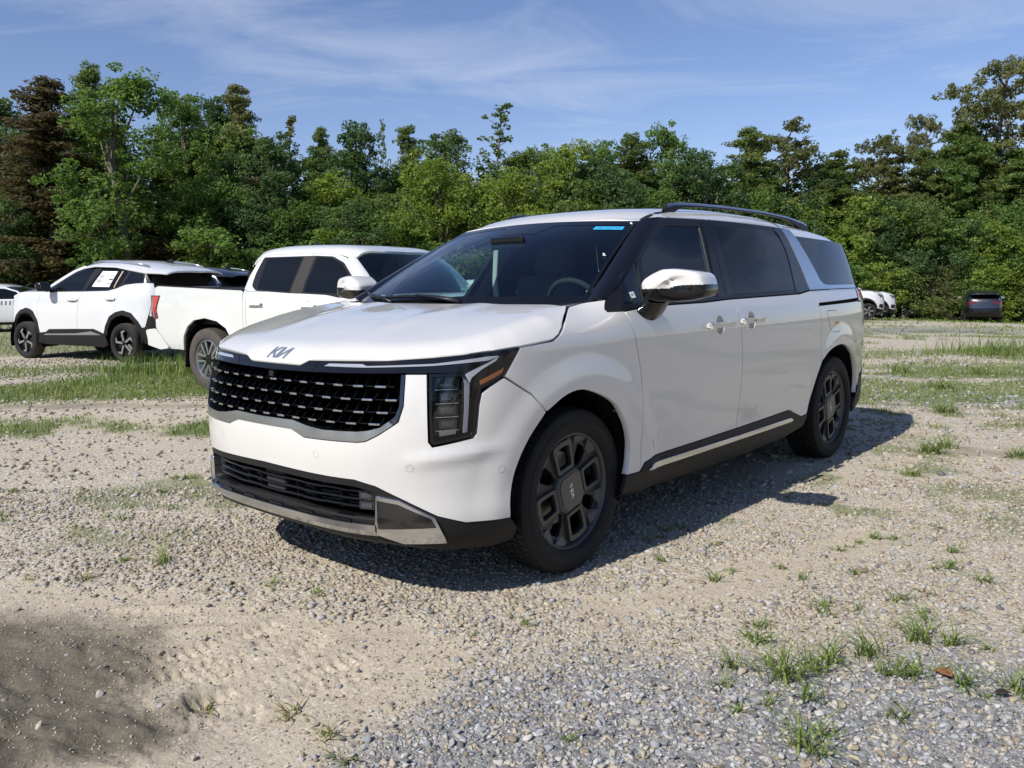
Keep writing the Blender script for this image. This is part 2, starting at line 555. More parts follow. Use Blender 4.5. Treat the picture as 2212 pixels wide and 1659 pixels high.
def from_bm(name, bm, m, parent=None, smooth=False, angle=None):
    me = bpy.data.meshes.new(name)
    bmesh.ops.recalc_face_normals(bm, faces=bm.faces)
    bm.to_mesh(me); bm.free()
    if m is not None:
        me.materials.append(MATS[m] if isinstance(m, str) else m)
    if smooth or angle:
        me.polygons.foreach_set('use_smooth', [True] * len(me.polygons))
    if angle:
        me.set_sharp_from_angle(angle=R(angle))
    o = bpy.data.objects.new(name, me); C.objects.link(o)
    if parent is not None:
        o.parent = parent
    return o


def box(name, c, s, m, parent=None, rot=None, bev=.004):
    bm = bmesh.new(); box_bm(bm, c, s, rot, bev)
    return from_bm(name, bm, m, parent, angle=40)


def tube(name, pts, rad, m, parent=None, n=8, flat=1.0, cap=True):
    """swept tube; rad a number or list; flat squashes it across the local up direction"""
    P = np.array(pts, float); k = len(P); rads = np.full(k, rad) if np.isscalar(rad) else np.array(rad, float)
    V = []; F = []
    for i in range(k):
        t = P[min(i + 1, k - 1)] - P[max(i - 1, 0)]; t /= np.linalg.norm(t)
        up = np.array((0, 0, 1.)) if abs(t[2]) < .9 else np.array((1., 0, 0))
        a = np.cross(t, up); a /= np.linalg.norm(a); b = np.cross(a, t)
        for j in range(n):
            w = 2 * math.pi * j / n
            V.append(P[i] + rads[i] * (a * math.cos(w) + b * flat * math.sin(w)))
    for i in range(k - 1):
        for j in range(n):
            F.append((i * n + j, i * n + (j + 1) % n, (i + 1) * n + (j + 1) % n, (i + 1) * n + j))
    if cap:
        F.append(tuple(range(n))[::-1]); F.append(tuple((k - 1) * n + j for j in range(n)))
    return mesh(name, V, F, m, parent)


def lathe(name, prof, m, parent=None, n=64, axis='Y', sharp=35):
    """prof: (radius, along-axis)"""
    V = []; F = []; k = len(prof)
    for i in range(n):
        w = 2 * math.pi * i / n; c, s = math.cos(w), math.sin(w)
        for r, a in prof:
            V.append((r * c, a, r * s))
    for i in range(n):
        j = (i + 1) % n
        for q in range(k - 1):
            F.append((i * k + q, j * k + q, j * k + q + 1, i * k + q + 1))
    o = mesh(name, V, F, m, parent)
    o.data.set_sharp_from_angle(angle=R(sharp))
    return o


def loft(name, rows, m, parent=None, closed=False, smooth=True, flip=False, sharp=None):
    """skin over rows of points"""
    A = np.array(rows, float); a, b = A.shape[:2]; F = []
    for i in range(a - 1):
        for j in range(b if closed else b - 1):
            q = (i * b + j, i * b + (j + 1) % b, (i + 1) * b + (j + 1) % b, (i + 1) * b + j)
            F.append(q[::-1] if flip else q)
    o = mesh(name, A.reshape(-1, 3), F, m, parent, smooth)
    if sharp:
        o.data.set_sharp_from_angle(angle=R(sharp))
    return o


def prism(name, poly, y0, y1, m, parent=None, holes=(), frame=None, bev=0, h=9):
    """flat outline in (x, z) given thickness along y; frame: Matrix placing it"""
    P = np.array(poly, float); Hs = [np.array(q, float) for q in holes]
    uv, F = fill(P, h, Hs)
    V = []; FF = []
    n = len(uv)
    for y in (y0, y1):
        V += [(u, y, v) for u, v in uv]
    f = F[0]; up = np.cross(np.append(uv[f[1]] - uv[f[0]], 0), np.append(uv[f[2]] - uv[f[0]], 0))[2] > 0
    for f in F:
        FF.append(f if up else f[::-1]); g = tuple(i + n for i in f); FF.append(g[::-1] if up else g)
    for L in [P] + Hs:
        k = len(V); m_ = len(L)
        V += [(u, y0, v) for u, v in L] + [(u, y1, v) for u, v in L]
        for i in range(m_):
            j = (i + 1) % m_; FF.append((k + i, k + j, k + m_ + j, k + m_ + i))
    bm = bmesh.new(); me = bpy.data.meshes.new(name); me.from_pydata(V, [], FF); bm.from_mesh(me)
    bmesh.ops.remove_doubles(bm, verts=bm.verts, dist=1e-6)
    if frame is not None:
        bmesh.ops.transform(bm, matrix=frame, verts=bm.verts)
    return from_bm(name, bm, m, parent)
# ----------------------------------------------------------------- the white minivan (nose towards +x, front axle at x = 0)
BADGE = [
    [(0.0, 0.0), (.24, 0.0), (.62, 1.0), (.38, 1.0)],
    [(.34, .30), (.44, .52), (1.22, 1.0), (1.55, 1.0), (.82, .50), (1.34, .0), (1.05, .0), (.60, .40)],
    [(1.30, .10), (1.36, 0.0), (1.62, 0.0), (2.02, .78), (2.0, 1.0), (1.74, 1.0)],
    [(1.60, 0.0), (1.82, 0.0), (2.86, .74), (2.60, 0.0), (2.84, 0.0), (3.22, 1.0), (2.98, 1.0), (1.92, .28), (1.80, .36)],
]


def badge(name, S, org, ax, ay, size, m, parent, off=.004, th=.004):
    """badge letters lying on surface S: org + (a ax + b ay) in its parameters"""
    V = []; F = []
    for poly in BADGE:
        P = dense(np.array(poly, float), .25)
        uv, f = fill(P, .5)
        q = np.array(org) + (uv[:, :1] - 1.6) * size * np.array(ax) + (uv[:, 1:] - .5) * size * np.array(ay)
        qb = np.array(org) + (P[:, :1] - 1.6) * size * np.array(ax) + (P[:, 1:] - .5) * size * np.array(ay)
        k = len(V); X = S.P(q[:, 0], q[:, 1], off); N = S.N(q[:, 0], q[:, 1])
        g = f[0]
        if np.dot(np.cross(X[g[1]] - X[g[0]], X[g[2]] - X[g[0]]), N[g[0]]) < 0:
            f = [h[::-1] for h in f]
        V += list(X); F += [tuple(i + k for i in g) for g in f]
        k = len(V); n = len(P)
        V += list(S.P(qb[:, 0], qb[:, 1], off)) + list(S.P(qb[:, 0], qb[:, 1], off - th))
        F += [(k + i, k + n + i, k + n + (i + 1) % n, k + (i + 1) % n) for i in range(n)]
    return mesh(name, V, F, m, parent, False)


def tread_mesh(R0, w, rows, n, depth, skew=.35):
    """rings of tread blocks round a tyre, as one mesh"""
    V = []; F = []
    edges = np.linspace(-w / 2, w / 2, rows + 1)
    for r in range(rows):
        a0, a1 = edges[r] + .004, edges[r + 1] - .004
        drop = lambda a: -.010 * max(0, (abs(a) - w * .36) / (w * .14)) ** 2
        for i in range(n):
            t0 = 2 * math.pi * (i + .10 + (r % 2) * .5) / n; t1 = 2 * math.pi * (i + .90 + (r % 2) * .5) / n
            sk = skew * (t1 - t0) * (1 if r < rows / 2 else -1); k = len(V)
            for rad in (R0 - depth, R0):
                for a, s in ((a0, 0), (a1, sk)):
                    for t in (t0 + s, t1 + s):
                        rr = rad + drop(a); V.append((rr * math.cos(t), a, rr * math.sin(t)))
            F += [(k + 4, k + 5, k + 7, k + 6), (k, k + 4, k + 6, k + 2), (k + 1, k + 3, k + 7, k + 5), (k, k + 1, k + 5, k + 4), (k + 2, k + 6, k + 7, k + 3)]
    return V, F


def tyre_profile(R0, rim, w):
    h = w / 2; s = R0 - rim
    return [(rim - .012, h * .70), (rim, h * .80), (rim + .008, h * .90), (rim + .018, h * .955), (rim + .024, h * .95), (rim + s * .30, h * .995), (rim + s * .46, h * 1.0), (rim + s * .56, h * .985),
            (rim + s * .575, h * .965), (rim + s * .70, h * .955), (rim + s * .80, h * .93), (rim + s * .90, h * .865), (R0 - .010, h * .80), (R0 - .008, h * .70), (R0 - .008, 0),
            (R0 - .008, -h * .70), (R0 - .012, -h * .8), (rim + s * .8, -h * .93), (rim + s * .5, -h), (rim, -h * .8), (rim - .012, -h * .7)]


def circ(cx, cy, r, n=24, a0=0):
    return [(cx + r * math.cos(a0 + 2 * math.pi * i / n), cy + r * math.sin(a0 + 2 * math.pi * i / n)) for i in range(n)]


def rot2(P, a):
    c, s = math.cos(a), math.sin(a); P = np.array(P, float)
    return np.stack([P[:, 0] * c - P[:, 1] * s, P[:, 0] * s + P[:, 1] * c], 1)


def make_van_wheel():
    """y = outboard; part names tyre, rim"""
    root = bpy.data.objects.new('wheel', None); C.objects.link(root)
    ty = lathe('tyre', tyre_profile(.370, .2575, .242), 'rubber', root, 96)
    tv, tf = tread_mesh(.370, .205, 5, 64, .011)
    mesh('tread', tv, tf, 'rubber', ty, False)
    for body, rad, a0, sz in (('ASSURANCE', .2985, 2.62, .030), ('235/55R19', .2985, 5.35, .022)):
        cu_ = bpy.data.curves.new('tyre_lettering', 'FONT'); cu_.body = body; cu_.size = sz; cu_.resolution_u = 2; cu_.space_character = 1.25
        to_ = bpy.data.objects.new('tyre_lettering', cu_); C.objects.link(to_)
        me_ = bpy.data.meshes.new_from_object(to_.evaluated_get(bpy.context.evaluated_depsgraph_get())); bpy.data.objects.remove(to_)
        for q in me_.vertices:
            x, y = q.co.x, q.co.y; r_ = rad + y; t = a0 - x / rad
            q.co = (r_ * math.cos(t), .1212, r_ * math.sin(t))
        me_.materials.clear(); me_.materials.append(MATS['rubber_text'])
        obj_from('tyre_lettering', me_, ty)
    rim = lathe('rim', [(.258, .094), (.2595, .098), (.2535, .0995), (.249, .096), (.244, .080), (.236, .05), (.228, -.08), (.255, -.1)], 'wheel_grey', root, 72)
    # pressed face: disc with four framed windows and four slots
    A0 = R(-16)
    face = [tuple(p) for p in circ(0, 0, .2475, 72)]
    holes = []; frames = []
    for k in range(4):
        a = A0 + k * math.pi / 2
        win = smooth_poly([(.112, -.043), (.207, -.047), (.212, 0), (.207, .047), (.112, .043)], [.012, .014, .0, .014, .012], 3)
        holes.append(rot2(win, a))
        fo = smooth_poly([(.097, -.056), (.228, -.066), (.235, 0), (.228, .066), (.097, .056)], [.01, .02, 0, .02, .01], 3)
        frames.append((rot2(fo, a), rot2(win, a)))
        b = a + math.pi / 4
        holes.append(rot2(smooth_poly([(.112, -.010), (.150, -.030), (.214, -.036), (.214, .036), (.150, .030), (.112, .010)], .006, 2), b))
    f = prism('wheel_face', face, .055, .072, 'wheel_grey_dark', rim, holes)
    for fo, wi in frames:
        prism('spoke_frame', fo, .060, .087, 'wheel_grey', rim, [wi])
    # slanted paddles at the rim between the frames
    for k in range(4):
        b = A0 + k * math.pi / 2 + math.pi / 4
        for s in (-1, 1):
            q = [(.205, .030 * s, .070), (.2465, .008 * s, .088), (.2405, .066 * s, .0885), (.222, .088 * s, .084), (.196, .060 * s, .074)]
            lo = [(x, y, z - .014) for x, y, z in q]
            V = []
            for x, y, z in q + lo:
                V.append((x * math.cos(b) - y * math.sin(b), z, x * math.sin(b) + y * math.cos(b)))
            n = 5; F = [tuple(range(5)), tuple(range(5, 10))[::-1]] + [(i, i + n, (i + 1) % n + n, (i + 1) % n) for i in range(n)]
            bm = bmesh.new(); vv = [bm.verts.new(v) for v in V]; [bm.faces.new([vv[i] for i in g]) for g in F]
            from_bm('paddle', bm, 'wheel_grey', rim)
        # web closing the slot inwards
    sq = rot2(smooth_poly([(-.082, -.082), (.082, -.082), (.082, .082), (-.082, .082)], .030, 1), A0 + R(0))
    rows = []
    for sc, yy in ((1.16, .062), (1.10, .084), (1.02, .0915), (.90, .0925)):
        rows.append([(x * sc, yy, z * sc) for x, z in sq])
    loft('hub_frame', rows, 'wheel_grey', rim, True, True, True, 25)
    prism('centre_cap', [tuple(p) for p in sq * .90], .090, .096, 'cap_grey', rim)
    pl = Sheet([[(-.1, .0962, -.1), (-.1, .0962, .1)], [(.1, .0962, -.1), (.1, .0962, .1)]])
    badge('cap_badge', pl, (.5, .5), (math.cos(R(75)), math.sin(R(75))), (-math.sin(R(75)), math.cos(R(75))), .105, 'badge_white', rim, .0, 0)
    # brake disc and calliper behind the windows
    lathe('brake_disc', [(.07, .0), (.165, .0), (.165, -.02), (.07, -.02)], 'steel', root, 48)
    box('brake_calliper', (.10, .005, .12), (.12, .05, .07), 'plastic', root, Matrix.Rotation(R(-40), 3, 'Y'), .01)
    lathe('wheel_barrel', [(.0, -.03), (.23, -.03), (.232, .06)], 'void', root, 48)
    lathe('valve_cap', [(.004, .1), (.004, .11), (0, .11)], 'paper', root, 8).location = (.0, 0, -.31)
    return root


def place_wheel(proto, parent, x, y, z, steer=0, first=False):
    o = proto if first else copy_tree(proto)
    o.parent = parent; o.location = (x, y, z)
    o.rotation_euler = (0, R(random.uniform(0, 0)), (math.pi if y < 0 else 0) + steer)
    return o


def build_van():
    S = van_shell()
    van = thing('minivan', 'large white minivan with dark wheels in the foreground, front turned to the camera', 'minivan')

    # ---- inner body that closes the gaps between panels
    def inner(u0, u1, z0, z1, off, nm='inner_body'):
        us = np.linspace(u0, u1, 140); zs = np.linspace(z0, z1, 9)
        rows = [S.P(us, np.full(len(us), z), off) for z in zs]
        return loft(nm, rows, 'void', van)
    for s in (1, -1):
        q = [(2.02, .40), (2.02, 1.15), (4.15, 1.19), (4.15, .40)]
        panel('inner_body', S, q if s > 0 else mirror_poly(q), 'void', van, -.03, .08, lip=0)
        q = [(4.3, .86), (4.25, 1.19), (5.55, 1.19), (5.6, .45), (5.22, .45), (5.18, .7), (4.95, .84), (4.6, .88)]
        panel('inner_body', S, q if s > 0 else mirror_poly(q), 'void', van, -.03, .08, lip=0)
        q = [(1.20, .95), (1.25, 1.0), (1.9, 1.13), (2.06, 1.1), (2.06, .42), (2.0, .6), (1.9, .76), (1.63, .87), (1.4, .82)]
        panel('inner_body', S, q if s > 0 else mirror_poly(q), 'void', van, -.03, .08, lip=0)
    panel('inner_body', S, both([(0, .93), (.75, .93), (.8, .9), (.8, .56), (.6, .50), (0, .50)]), 'void', van, -.12, .08, lip=0)

    # ---- front bumper skin
    arch_f = spl([(1.368, .760), (1.271, .658), (1.206, .545), (1.180, .430), (1.182, .352)])
    half = [(0, .709), (.20, .709), (.279, .678), (.557, .680), (.594, .685), (.645, .710), (.727, .762), (.747, .822), (.754, .942), (.842, .942),
            (.842, .786), (.843, .684), (.857, .665), (1.018, .692), (1.033, .708), (1.046, .82), (1.058, .864), (1.097, .887), (1.158, .917), (1.289, .839)] \
        + arch_f + [(.985, .357), (.87, .391), (.753, .449), (.627, .508), (.538, .529), (0, .540)]
    bump = panel('front_bumper', S, both(half), 'pearl', van, 0, .02, .0026, .03)
    for u, z in ((-.352, .616), (.352, .616), (.769, .584), (-.769, .584), (1.138, .557), (-1.138, .557)):
        panel('parking_sensor', S, circ(u, z, .0125, 18), 'pearl', bump, .0003, .02, 0, 0, bh=.01)
        ring = circ(u, z, .0155, 20)
        panel('sensor_ring', S, ring, 'ink_grey', bump, .0004, .02, 0, 0, holes=[(circ(u, z, .0142, 20), 0)], bh=.01)
    panel('tow_cover', S, [(-.41, .56), (-.36, .56), (-.36, .61), (-.41, .61)], 'pearl', bump, .0008, .03, 0, .002, rnd=.006)

    # ---- grille
    g_out = [(0, .705), (.20, .705), (.28, .680), (.557, .682), (.594, .687), (.645, .712), (.724, .763), (.744, .822), (.751, .940)]
    g_in = [(.738, .940), (.732, .822), (.716, .783), (.655, .740), (.607, .727), (.556, .721), (.392, .718), (.304, .726), (.21, .741), (0, .738)]
    grille = panel('grille', S, both([(0, .936)] + [(.745, .942), (.735, .80), (.66, .72), (.56, .70), (.3, .70), (.22, .72), (0, .72)]), 'void', van, -.075, .05, lip=0)
    panel('grille_surround', S, both([(0, .738), (.21, .741), (.304, .726), (.392, .718), (.556, .721), (.607, .727), (.655, .740), (.690, .764), (.705, .750),
                                      (.645, .712), (.594, .687), (.557, .682), (.28, .680), (.20, .705), (0, .705)]), 'satin', grille, .004, .02, 0, .02)
    for s in (1, -1):
        q = [(.690, .764), (.716, .783), (.732, .822), (.738, .940), (.751, .940), (.744, .822), (.724, .763), (.705, .750)]
        panel('grille_side_trim', S, q if s > 0 else mirror_poly(q), 'dark_chrome', grille, .004, .02, 0, .03)
    # inner wall of the grille opening
    wall = dense(np.array(both([(0, .934), (.738, .940)] + g_in[1:])), .03)
    loft('grille_wall', [S.P(wall[:, 0], wall[:, 1], .003), S.P(wall[:, 0], wall[:, 1], -.075)], 'gloss_black', grille, True)
    gi = dense(np.array(both([(0, .936), (.738, .940)] + g_in[1:])), .02)
    # cells: a bright tip on each crossing, dark fins running back and up from it
    tipbm = bmesh.new()
    box_bm(tipbm, (0, 0, 0), (.046, .020, .0085), None, .0025)
    tip_o = from_bm('grille_tip', tipbm, 'bright_chrome', grille, angle=40); tip_me = tip_o.data; bpy.data.objects.remove(tip_o)
    finV = [(-.024, -.004, .002), (.024, -.004, .002), (.024, -.06, .002), (-.024, -.06, .002),           # shelf
            (-.0235, -.002, .001), (-.019, -.052, .046), (-.0235, -.064, .0)]
    fbm = bmesh.new()

    def slab(P, t):
        a = [fbm.verts.new(np.array(p) + np.array(t)) for p in P]; b = [fbm.verts.new(np.array(p) - np.array(t)) for p in P]
        n = len(P); fbm.faces.new(a); fbm.faces.new(b[::-1])
        for i in range(n):
            fbm.faces.new((a[i], b[i], b[(i + 1) % n], a[(i + 1) % n]))
    slab([(-.05, -.006, 0), (.05, -.006, 0), (.05, -.07, 0), (-.05, -.07, 0)], (0, 0, .0015))
    slab([(-.024, -.001, 0), (-.020, -.018, .024), (-.016, -.060, .044), (-.022, -.072, .0)], (.0014, 0, 0))
    slab([(.024, -.001, 0), (.030, -.018, .024), (.036, -.060, .044), (.030, -.072, .0)], (.0014, 0, 0))
    fin_o = from_bm('grille_fin', fbm, 'gloss_black', grille); fin_me = fin_o.data; bpy.data.objects.remove(fin_o)

    def frame_at(u, z, off):
        p = S.P(u, z, off); n = S.N(u, z); t = S.P(u + .01, z, off) - S.P(u - .01, z, off); t /= np.linalg.norm(t)
        n = n - n.dot(t) * t; n[2] *= .3; n /= np.linalg.norm(n); w = np.cross(t, n); w /= np.linalg.norm(w)
        if w[2] < 0:
            w = -w
        return Matrix([[t[i], n[i], w[i], p[i]] for i in range(3)] + [[0, 0, 0, 1]])
    for z0, u0, du in ((.8925, .023, .1045), (.8425, -.028, .1035), (.7945, .040, .1035), (.7500, .013, .1025), (.709, -.03, .102)):
        for k in range(-8, 9):
            u = u0 + k * du
            if not inside(gi, np.array([[u - .025, z0 + .004], [u + .025, z0 + .004]])).all():
                if inside(gi, np.array([[u, z0 + .03]]))[0] and abs(u) < .73:
                    obj_from('grille_fin', fin_me, grille, frame_at(u, z0 + .0005, -.016))
                continue
            obj_from('grille_tip', tip_me, grille, frame_at(u, z0, -.014))
            obj_from('grille_fin', fin_me, grille, frame_at(u, z0, -.016))
    box('front_camera', (0, 0, 0), (.036, .03, .03), 'plastic', grille, None, .01).matrix_local = frame_at(-.02, .912, -.03)

    # ---- light bar over the grille and the headlamps
    bar_half = [(0, .9565), (.188, .9565), (.240, .979), (.677, .991), (.872, 1.003), (.999, 1.013), (1.12, 1.022), (1.240, 1.030),
                (1.205, .985), (1.158, .927), (1.10, .900), (1.056, .880), (1.03, .90), (.985, .945), (.75, .946), (.26, .936), (0, .933)]
    bar = panel('light_bar', S, both(bar_half), 'gloss_black', van, -.001, .025, 0, .02)
    for s in (1, -1):
        m = (lambda q: q) if s > 0 else mirror_poly
        panel('bar_joint', S, m([(.268, .934), (.271, .934), (.312, .981), (.309, .981)]), 'void', bar, .0003, .02, 0, 0)
        panel('running_light', S, m([(.345, .962), (.372, .973), (.555, .977), (.580, .970), (.872, .981), (1.095, 1.004), (1.138, 1.003), (1.092, .988), (.864, .973), (.57, .964)]), 'drl', bar, .0006, .03, 0, .0, rnd=.002)
        # headlamp body: dark housing set back, optics, clear cover
        lamp_o = [(.850, .942), (.985, .944), (1.03, .90), (1.056, .880), (1.049, .866), (1.037, .82), (1.025, .711), (1.012, .698), (.860, .673), (.849, .686), (.848, .786)]
        lamp = panel('headlamp', S, m(lamp_o), 'gloss_black', van, -.075, .05, lip=0)
        W = dense(np.array(m(lamp_o)), .02)
        loft('lamp_wall', [S.P(W[:, 0], W[:, 1], -.001), S.P(W[:, 0], W[:, 1], -.075)], 'gloss_black', lamp, True)
        W2 = dense(np.array(m(lamp_o)), .02)
        panel('lamp_rim', S, m(lamp_o), 'gloss_black', lamp, .0006, .02, 0, .004, holes=[(inset(dense(np.array(m(lamp_o)), .02), .011), 0)])
        for i, zc in enumerate((.905, .852, .800, .748)):
            q = [(.885, zc - .020), (.958, zc - .018), (.958, zc + .020), (.885, zc + .018)]
            mod = panel('projector', S, m(q), 'lens_dark', lamp, -.030, .02, 0, .04, rnd=.006)
            panel('projector_lens', S, m([(.895, zc - .012), (.940, zc - .011), (.950, zc + .012), (.895, zc + .011)]), 'lens_glass' if i < 4 else 'drl', mod, -.026, .02, 0, .01, rnd=.005)
            panel('chrome_lip', S, m([(.872, zc - .0265), (.965, zc - .0245), (.965, zc - .0215), (.872, zc - .0235)]), 'chrome', mod, -.018, .03, 0, .008)
        panel('reflector', S, m([(.885, .700), (.955, .708), (.955, .728), (.885, .724)]), 'alloy', lamp, -.03, .02, 0, .01)
        panel('running_light', S, m([(.980, .944), (.996, .940), (1.012, .905), (1.004, .80), (.996, .716), (.980, .712), (.988, .80), (.992, .90)]), 'drl', lamp, -.010, .02, 0, .012, rnd=.003)
        panel('lamp_cover', S, m(lamp_o), 'lens_clear', lamp, .0, .03, 0, 0)
        panel('running_light', S, m([(.992, .938), (1.010, .948), (1.092, .981), (1.138, 1.003), (1.122, .985), (1.060, .955), (1.018, .925), (1.008, .905)]), 'drl', bar, .0007, .02, 0, 0, rnd=.003)
        panel('side_marker', S, m([(1.048, .912), (1.158, .958), (1.146, .936), (1.100, .915), (1.050, .895)]), 'amber', bar, .001, .02, 0, .0, rnd=.003)

    # ---- hood
    ed = [(0, .9595), (.188, .9595), (.240, .982), (.677, .994), (.872, 1.006), (.999, 1.016), (1.12, 1.025), (1.242, 1.0345), (1.333, 1.0415), (1.436, 1.050), (1.472, 1.068), (1.508, 1.094), (1.55, 1.124), (1.61, 1.152), (1.677, 1.180)]
    E3 = np.array([S.P(u, z) for u, z in ed])
    zc = cubic([-.1, 0, .1, .35, .6, .78, .856, .90], [1.196, 1.187, 1.175, 1.143, 1.094, 1.047, 1.017, .992])
    zb = lambda x, y: zc(x) - .036 * (abs(y) / .8) ** 2 * (.12 + .88 * sstep(-.10, .60, x))
    ridge = lambda x, y: .005 * np.exp(-((np.abs(y) - (.30 + .10 * (.8 - x))) / .075) ** 2) * sstep(.84, .40, x)
    ec = np.concatenate([[0], np.cumsum(np.linalg.norm(np.diff(E3, axis=0), axis=1))])
    et = np.linspace(0, ec[-1], 260); ED = np.stack([np.interp(et, ec, E3[:, k]) for k in range(3)], 1)
    edl = ED[:, 2] - zb(ED[:, 0], ED[:, 1])
    edl[8:-8] = np.convolve(edl, np.ones(5) / 5, 'same')[8:-8] * .0 + edl[8:-8]

    def hoodz(x, y):
        x = np.asarray(x, float); y = np.abs(np.asarray(y, float)); sh = np.broadcast(x, y).shape
        xf, yf = np.broadcast_to(x, sh).ravel(), np.broadcast_to(y, sh).ravel(); out = np.empty(len(xf))
        A = ED[:-1, :2]; B = ED[1:, :2] - A; bb = (B * B).sum(1)
        for i in range(0, len(xf), 4000):
            q = np.stack([xf[i:i + 4000], yf[i:i + 4000]], 1)
            t = np.clip(((q[:, None] - A[None]) * B[None]).sum(-1) / bb, 0, 1)
            d = np.linalg.norm(q[:, None] - A[None] - t[..., None] * B[None], axis=-1); k = d.argmin(1); r_ = np.arange(len(q))
            dl_ = edl[k] + (edl[k + 1] - edl[k]) * t[r_, k]
            # soft average of the edge drop over the neighbourhood keeps the skin fair
            w = np.exp(-((d - d[r_, k][:, None]) / .035) ** 2); da = (w * (edl[:-1] + edl[1:])[None] / 2).sum(1) / w.sum(1)
            s_ = sstep(0, .03, d[r_, k]); dl_ = dl_ * (1 - s_) + da * s_
            out[i:i + 4000] = dl_ * np.clip(1 - d[r_, k] / .13, 0, 1) ** 2.4
        return (zb(xf, yf) + out + ridge(xf, yf) * sstep(.0, .12, 1)).reshape(sh)
    H = Height(hoodz)
    re = [(-.045 + .065 * (1 - (y / .852) ** 2), y) for y in (.852, .7, .5, .25, 0)]
    hp = [(E3[i][0], E3[i][1]) for i in range(len(E3))] + re[1:]
    full = [(x, y) for x, y in hp] + [(x, -y) for x, y in hp[::-1] if y > 1e-6]
    hood = panel('hood', H, full, 'pearl', van, 0, .03, .0026, .03)
    badge('hood_badge', H, (.858, 0), (0, 1), (-1, 0), .045, 'badge', hood, .003, .003)
    panel('inner_body', H, [(x * .96, y * .96) for x, y in full], 'void', van, -.04, .1, lip=0)

    # ---- lower bumper: black valance, intake, bright skid
    low = both([(0, .537), (.538, .526), (.627, .505), (.753, .446), (.87, .388), (.985, .354), (1.184, .349), (1.232, .30), (1.245, .235), (1.15, .226), (.9, .245), (.66, .280), (.25, .305), (0, .306)])
    hole = both([(0, .512), (.53, .503), (.612, .486), (.622, .40), (.618, .372), (0, .392)])
    val = panel('lower_bumper', S, low, 'plastic', van, -.004, .03, 0, .04, holes=[(hole, 0)])
    hw = dense(np.array(hole), .03)
    intake = panel('intake', S, hole, 'void', van, -.13, .06, lip=0)
    loft('intake_wall', [S.P(hw[:, 0], hw[:, 1], -.004), S.P(hw[:, 0], hw[:, 1], -.13)], 'plastic', intake, True)
    for z0 in (.415, .445, .478):
        us = np.linspace(-.60, .60, 49)
        wav = np.array([.0014 * (1 if int((abs(u) + .02) / .115) % 2 else -1) for u in us])
        rows = [S.P(us, z0 + .004 + wav, -.045), S.P(us, z0 + .006 + wav, -.030), S.P(us, z0 - .005 + wav, -.030), S.P(us, z0 - .004 + wav, -.075), S.P(us, z0 + .006 + wav, -.075)]
        loft('intake_bar', rows, 'gloss_black', intake)
    for u in (-.42, -.25, .25, .42, .14, -.14):
        panel('intake_upright', S, [(u - .004, .395), (u + .004, .395), (u + .004, .505), (u - .004, .505)], 'plastic', intake, -.055, .05, 0, .03)
    panel('radar_cover', S, [(-.062, .412), (.062, .412), (.070, .496), (-.070, .496)], 'plastic_dusty', intake, -.042, .03, 0, .04, rnd=.010)
    for s in (1, -1):
        m = (lambda q: q) if s > 0 else mirror_poly
        for zc_ in (.462, .422):
            fg = panel('fog_lamp', S, m([(.535, zc_ - .017), (.605, zc_ - .017), (.605, zc_ + .016), (.535, zc_ + .016)]), 'lens_dark', intake, -.030, .03, 0, .05, rnd=.004)
            panel('fog_lens', S, m([(.545, zc_ - .010), (.595, zc_ - .010), (.595, zc_ + .010), (.545, zc_ + .010)]), 'lens_glass', fg, -.028, .03, 0, 0, rnd=.004)
        corner = [(.630, .470), (.721, .456), (.860, .386), (.908, .276), (.730, .276), (.628, .314), (.622, .346)]
        cf = panel('skid_corner', S, m(corner), 'chrome', van, .010, .02, 0, .03)
        panel('skid_corner_inset', S, m([(.634, .454), (.716, .441), (.846, .384), (.866, .348), (.634, .340)]), 'dark_chrome', cf, .0125, .02, 0, .004)
    us = np.linspace(-.625, .625, 90)
    zt = .352 + .010 * (1 - (us / .625) ** 2)
    rows = [S.P(us, zt + .028, -.085), S.P(us, zt + .022, -.040), S.P(us, zt + .010, -.004), S.P(us, zt + .004, .010)]
    led = loft('skid_ledge', rows, 'gloss_black', van, sharp=30)
    for i in range(6):
        u0 = -.60 + i * .2045
        for (a, b, o0, o1, zz0, zz1) in ((u0, u0 + .09, -.030, .004, .0215, .0115),):
            uu = np.linspace(a, b, 6); zt2 = .352 + .010 * (1 - (uu / .625) ** 2)
            loft('ledge_step', [S.P(uu, zt2 + zz0 + .004, o0), S.P(uu, zt2 + zz1 + .001, o1), S.P(uu, zt2 + zz1 - .006, o1 + .001)], 'gloss_black', led, sharp=30)
    loft('skid_plate', [S.P(us, zt + .0045, .008), S.P(us, zt + .003, .0165), S.P(us, zt - .020, .0185), S.P(us, zt - .024, .0150), S.P(us, zt - .052, -.006), S.P(us, zt - .056, -.03)], 'chrome', van, sharp=30)
    us2 = np.linspace(-1.22, 1.22, 120)
    zb2 = np.interp(np.abs(us2), [0, .25, .66, .9, 1.15, 1.22], [.306, .305, .280, .247, .228, .232])
    loft('chin', [S.P(us2, zb2 + .002, -.006), S.P(us2, zb2 - .022, -.03), S.P(us2, zb2 - .03, -.09), S.P(us2, zb2 - .028, -.5)], 'plastic', van, sharp=40)

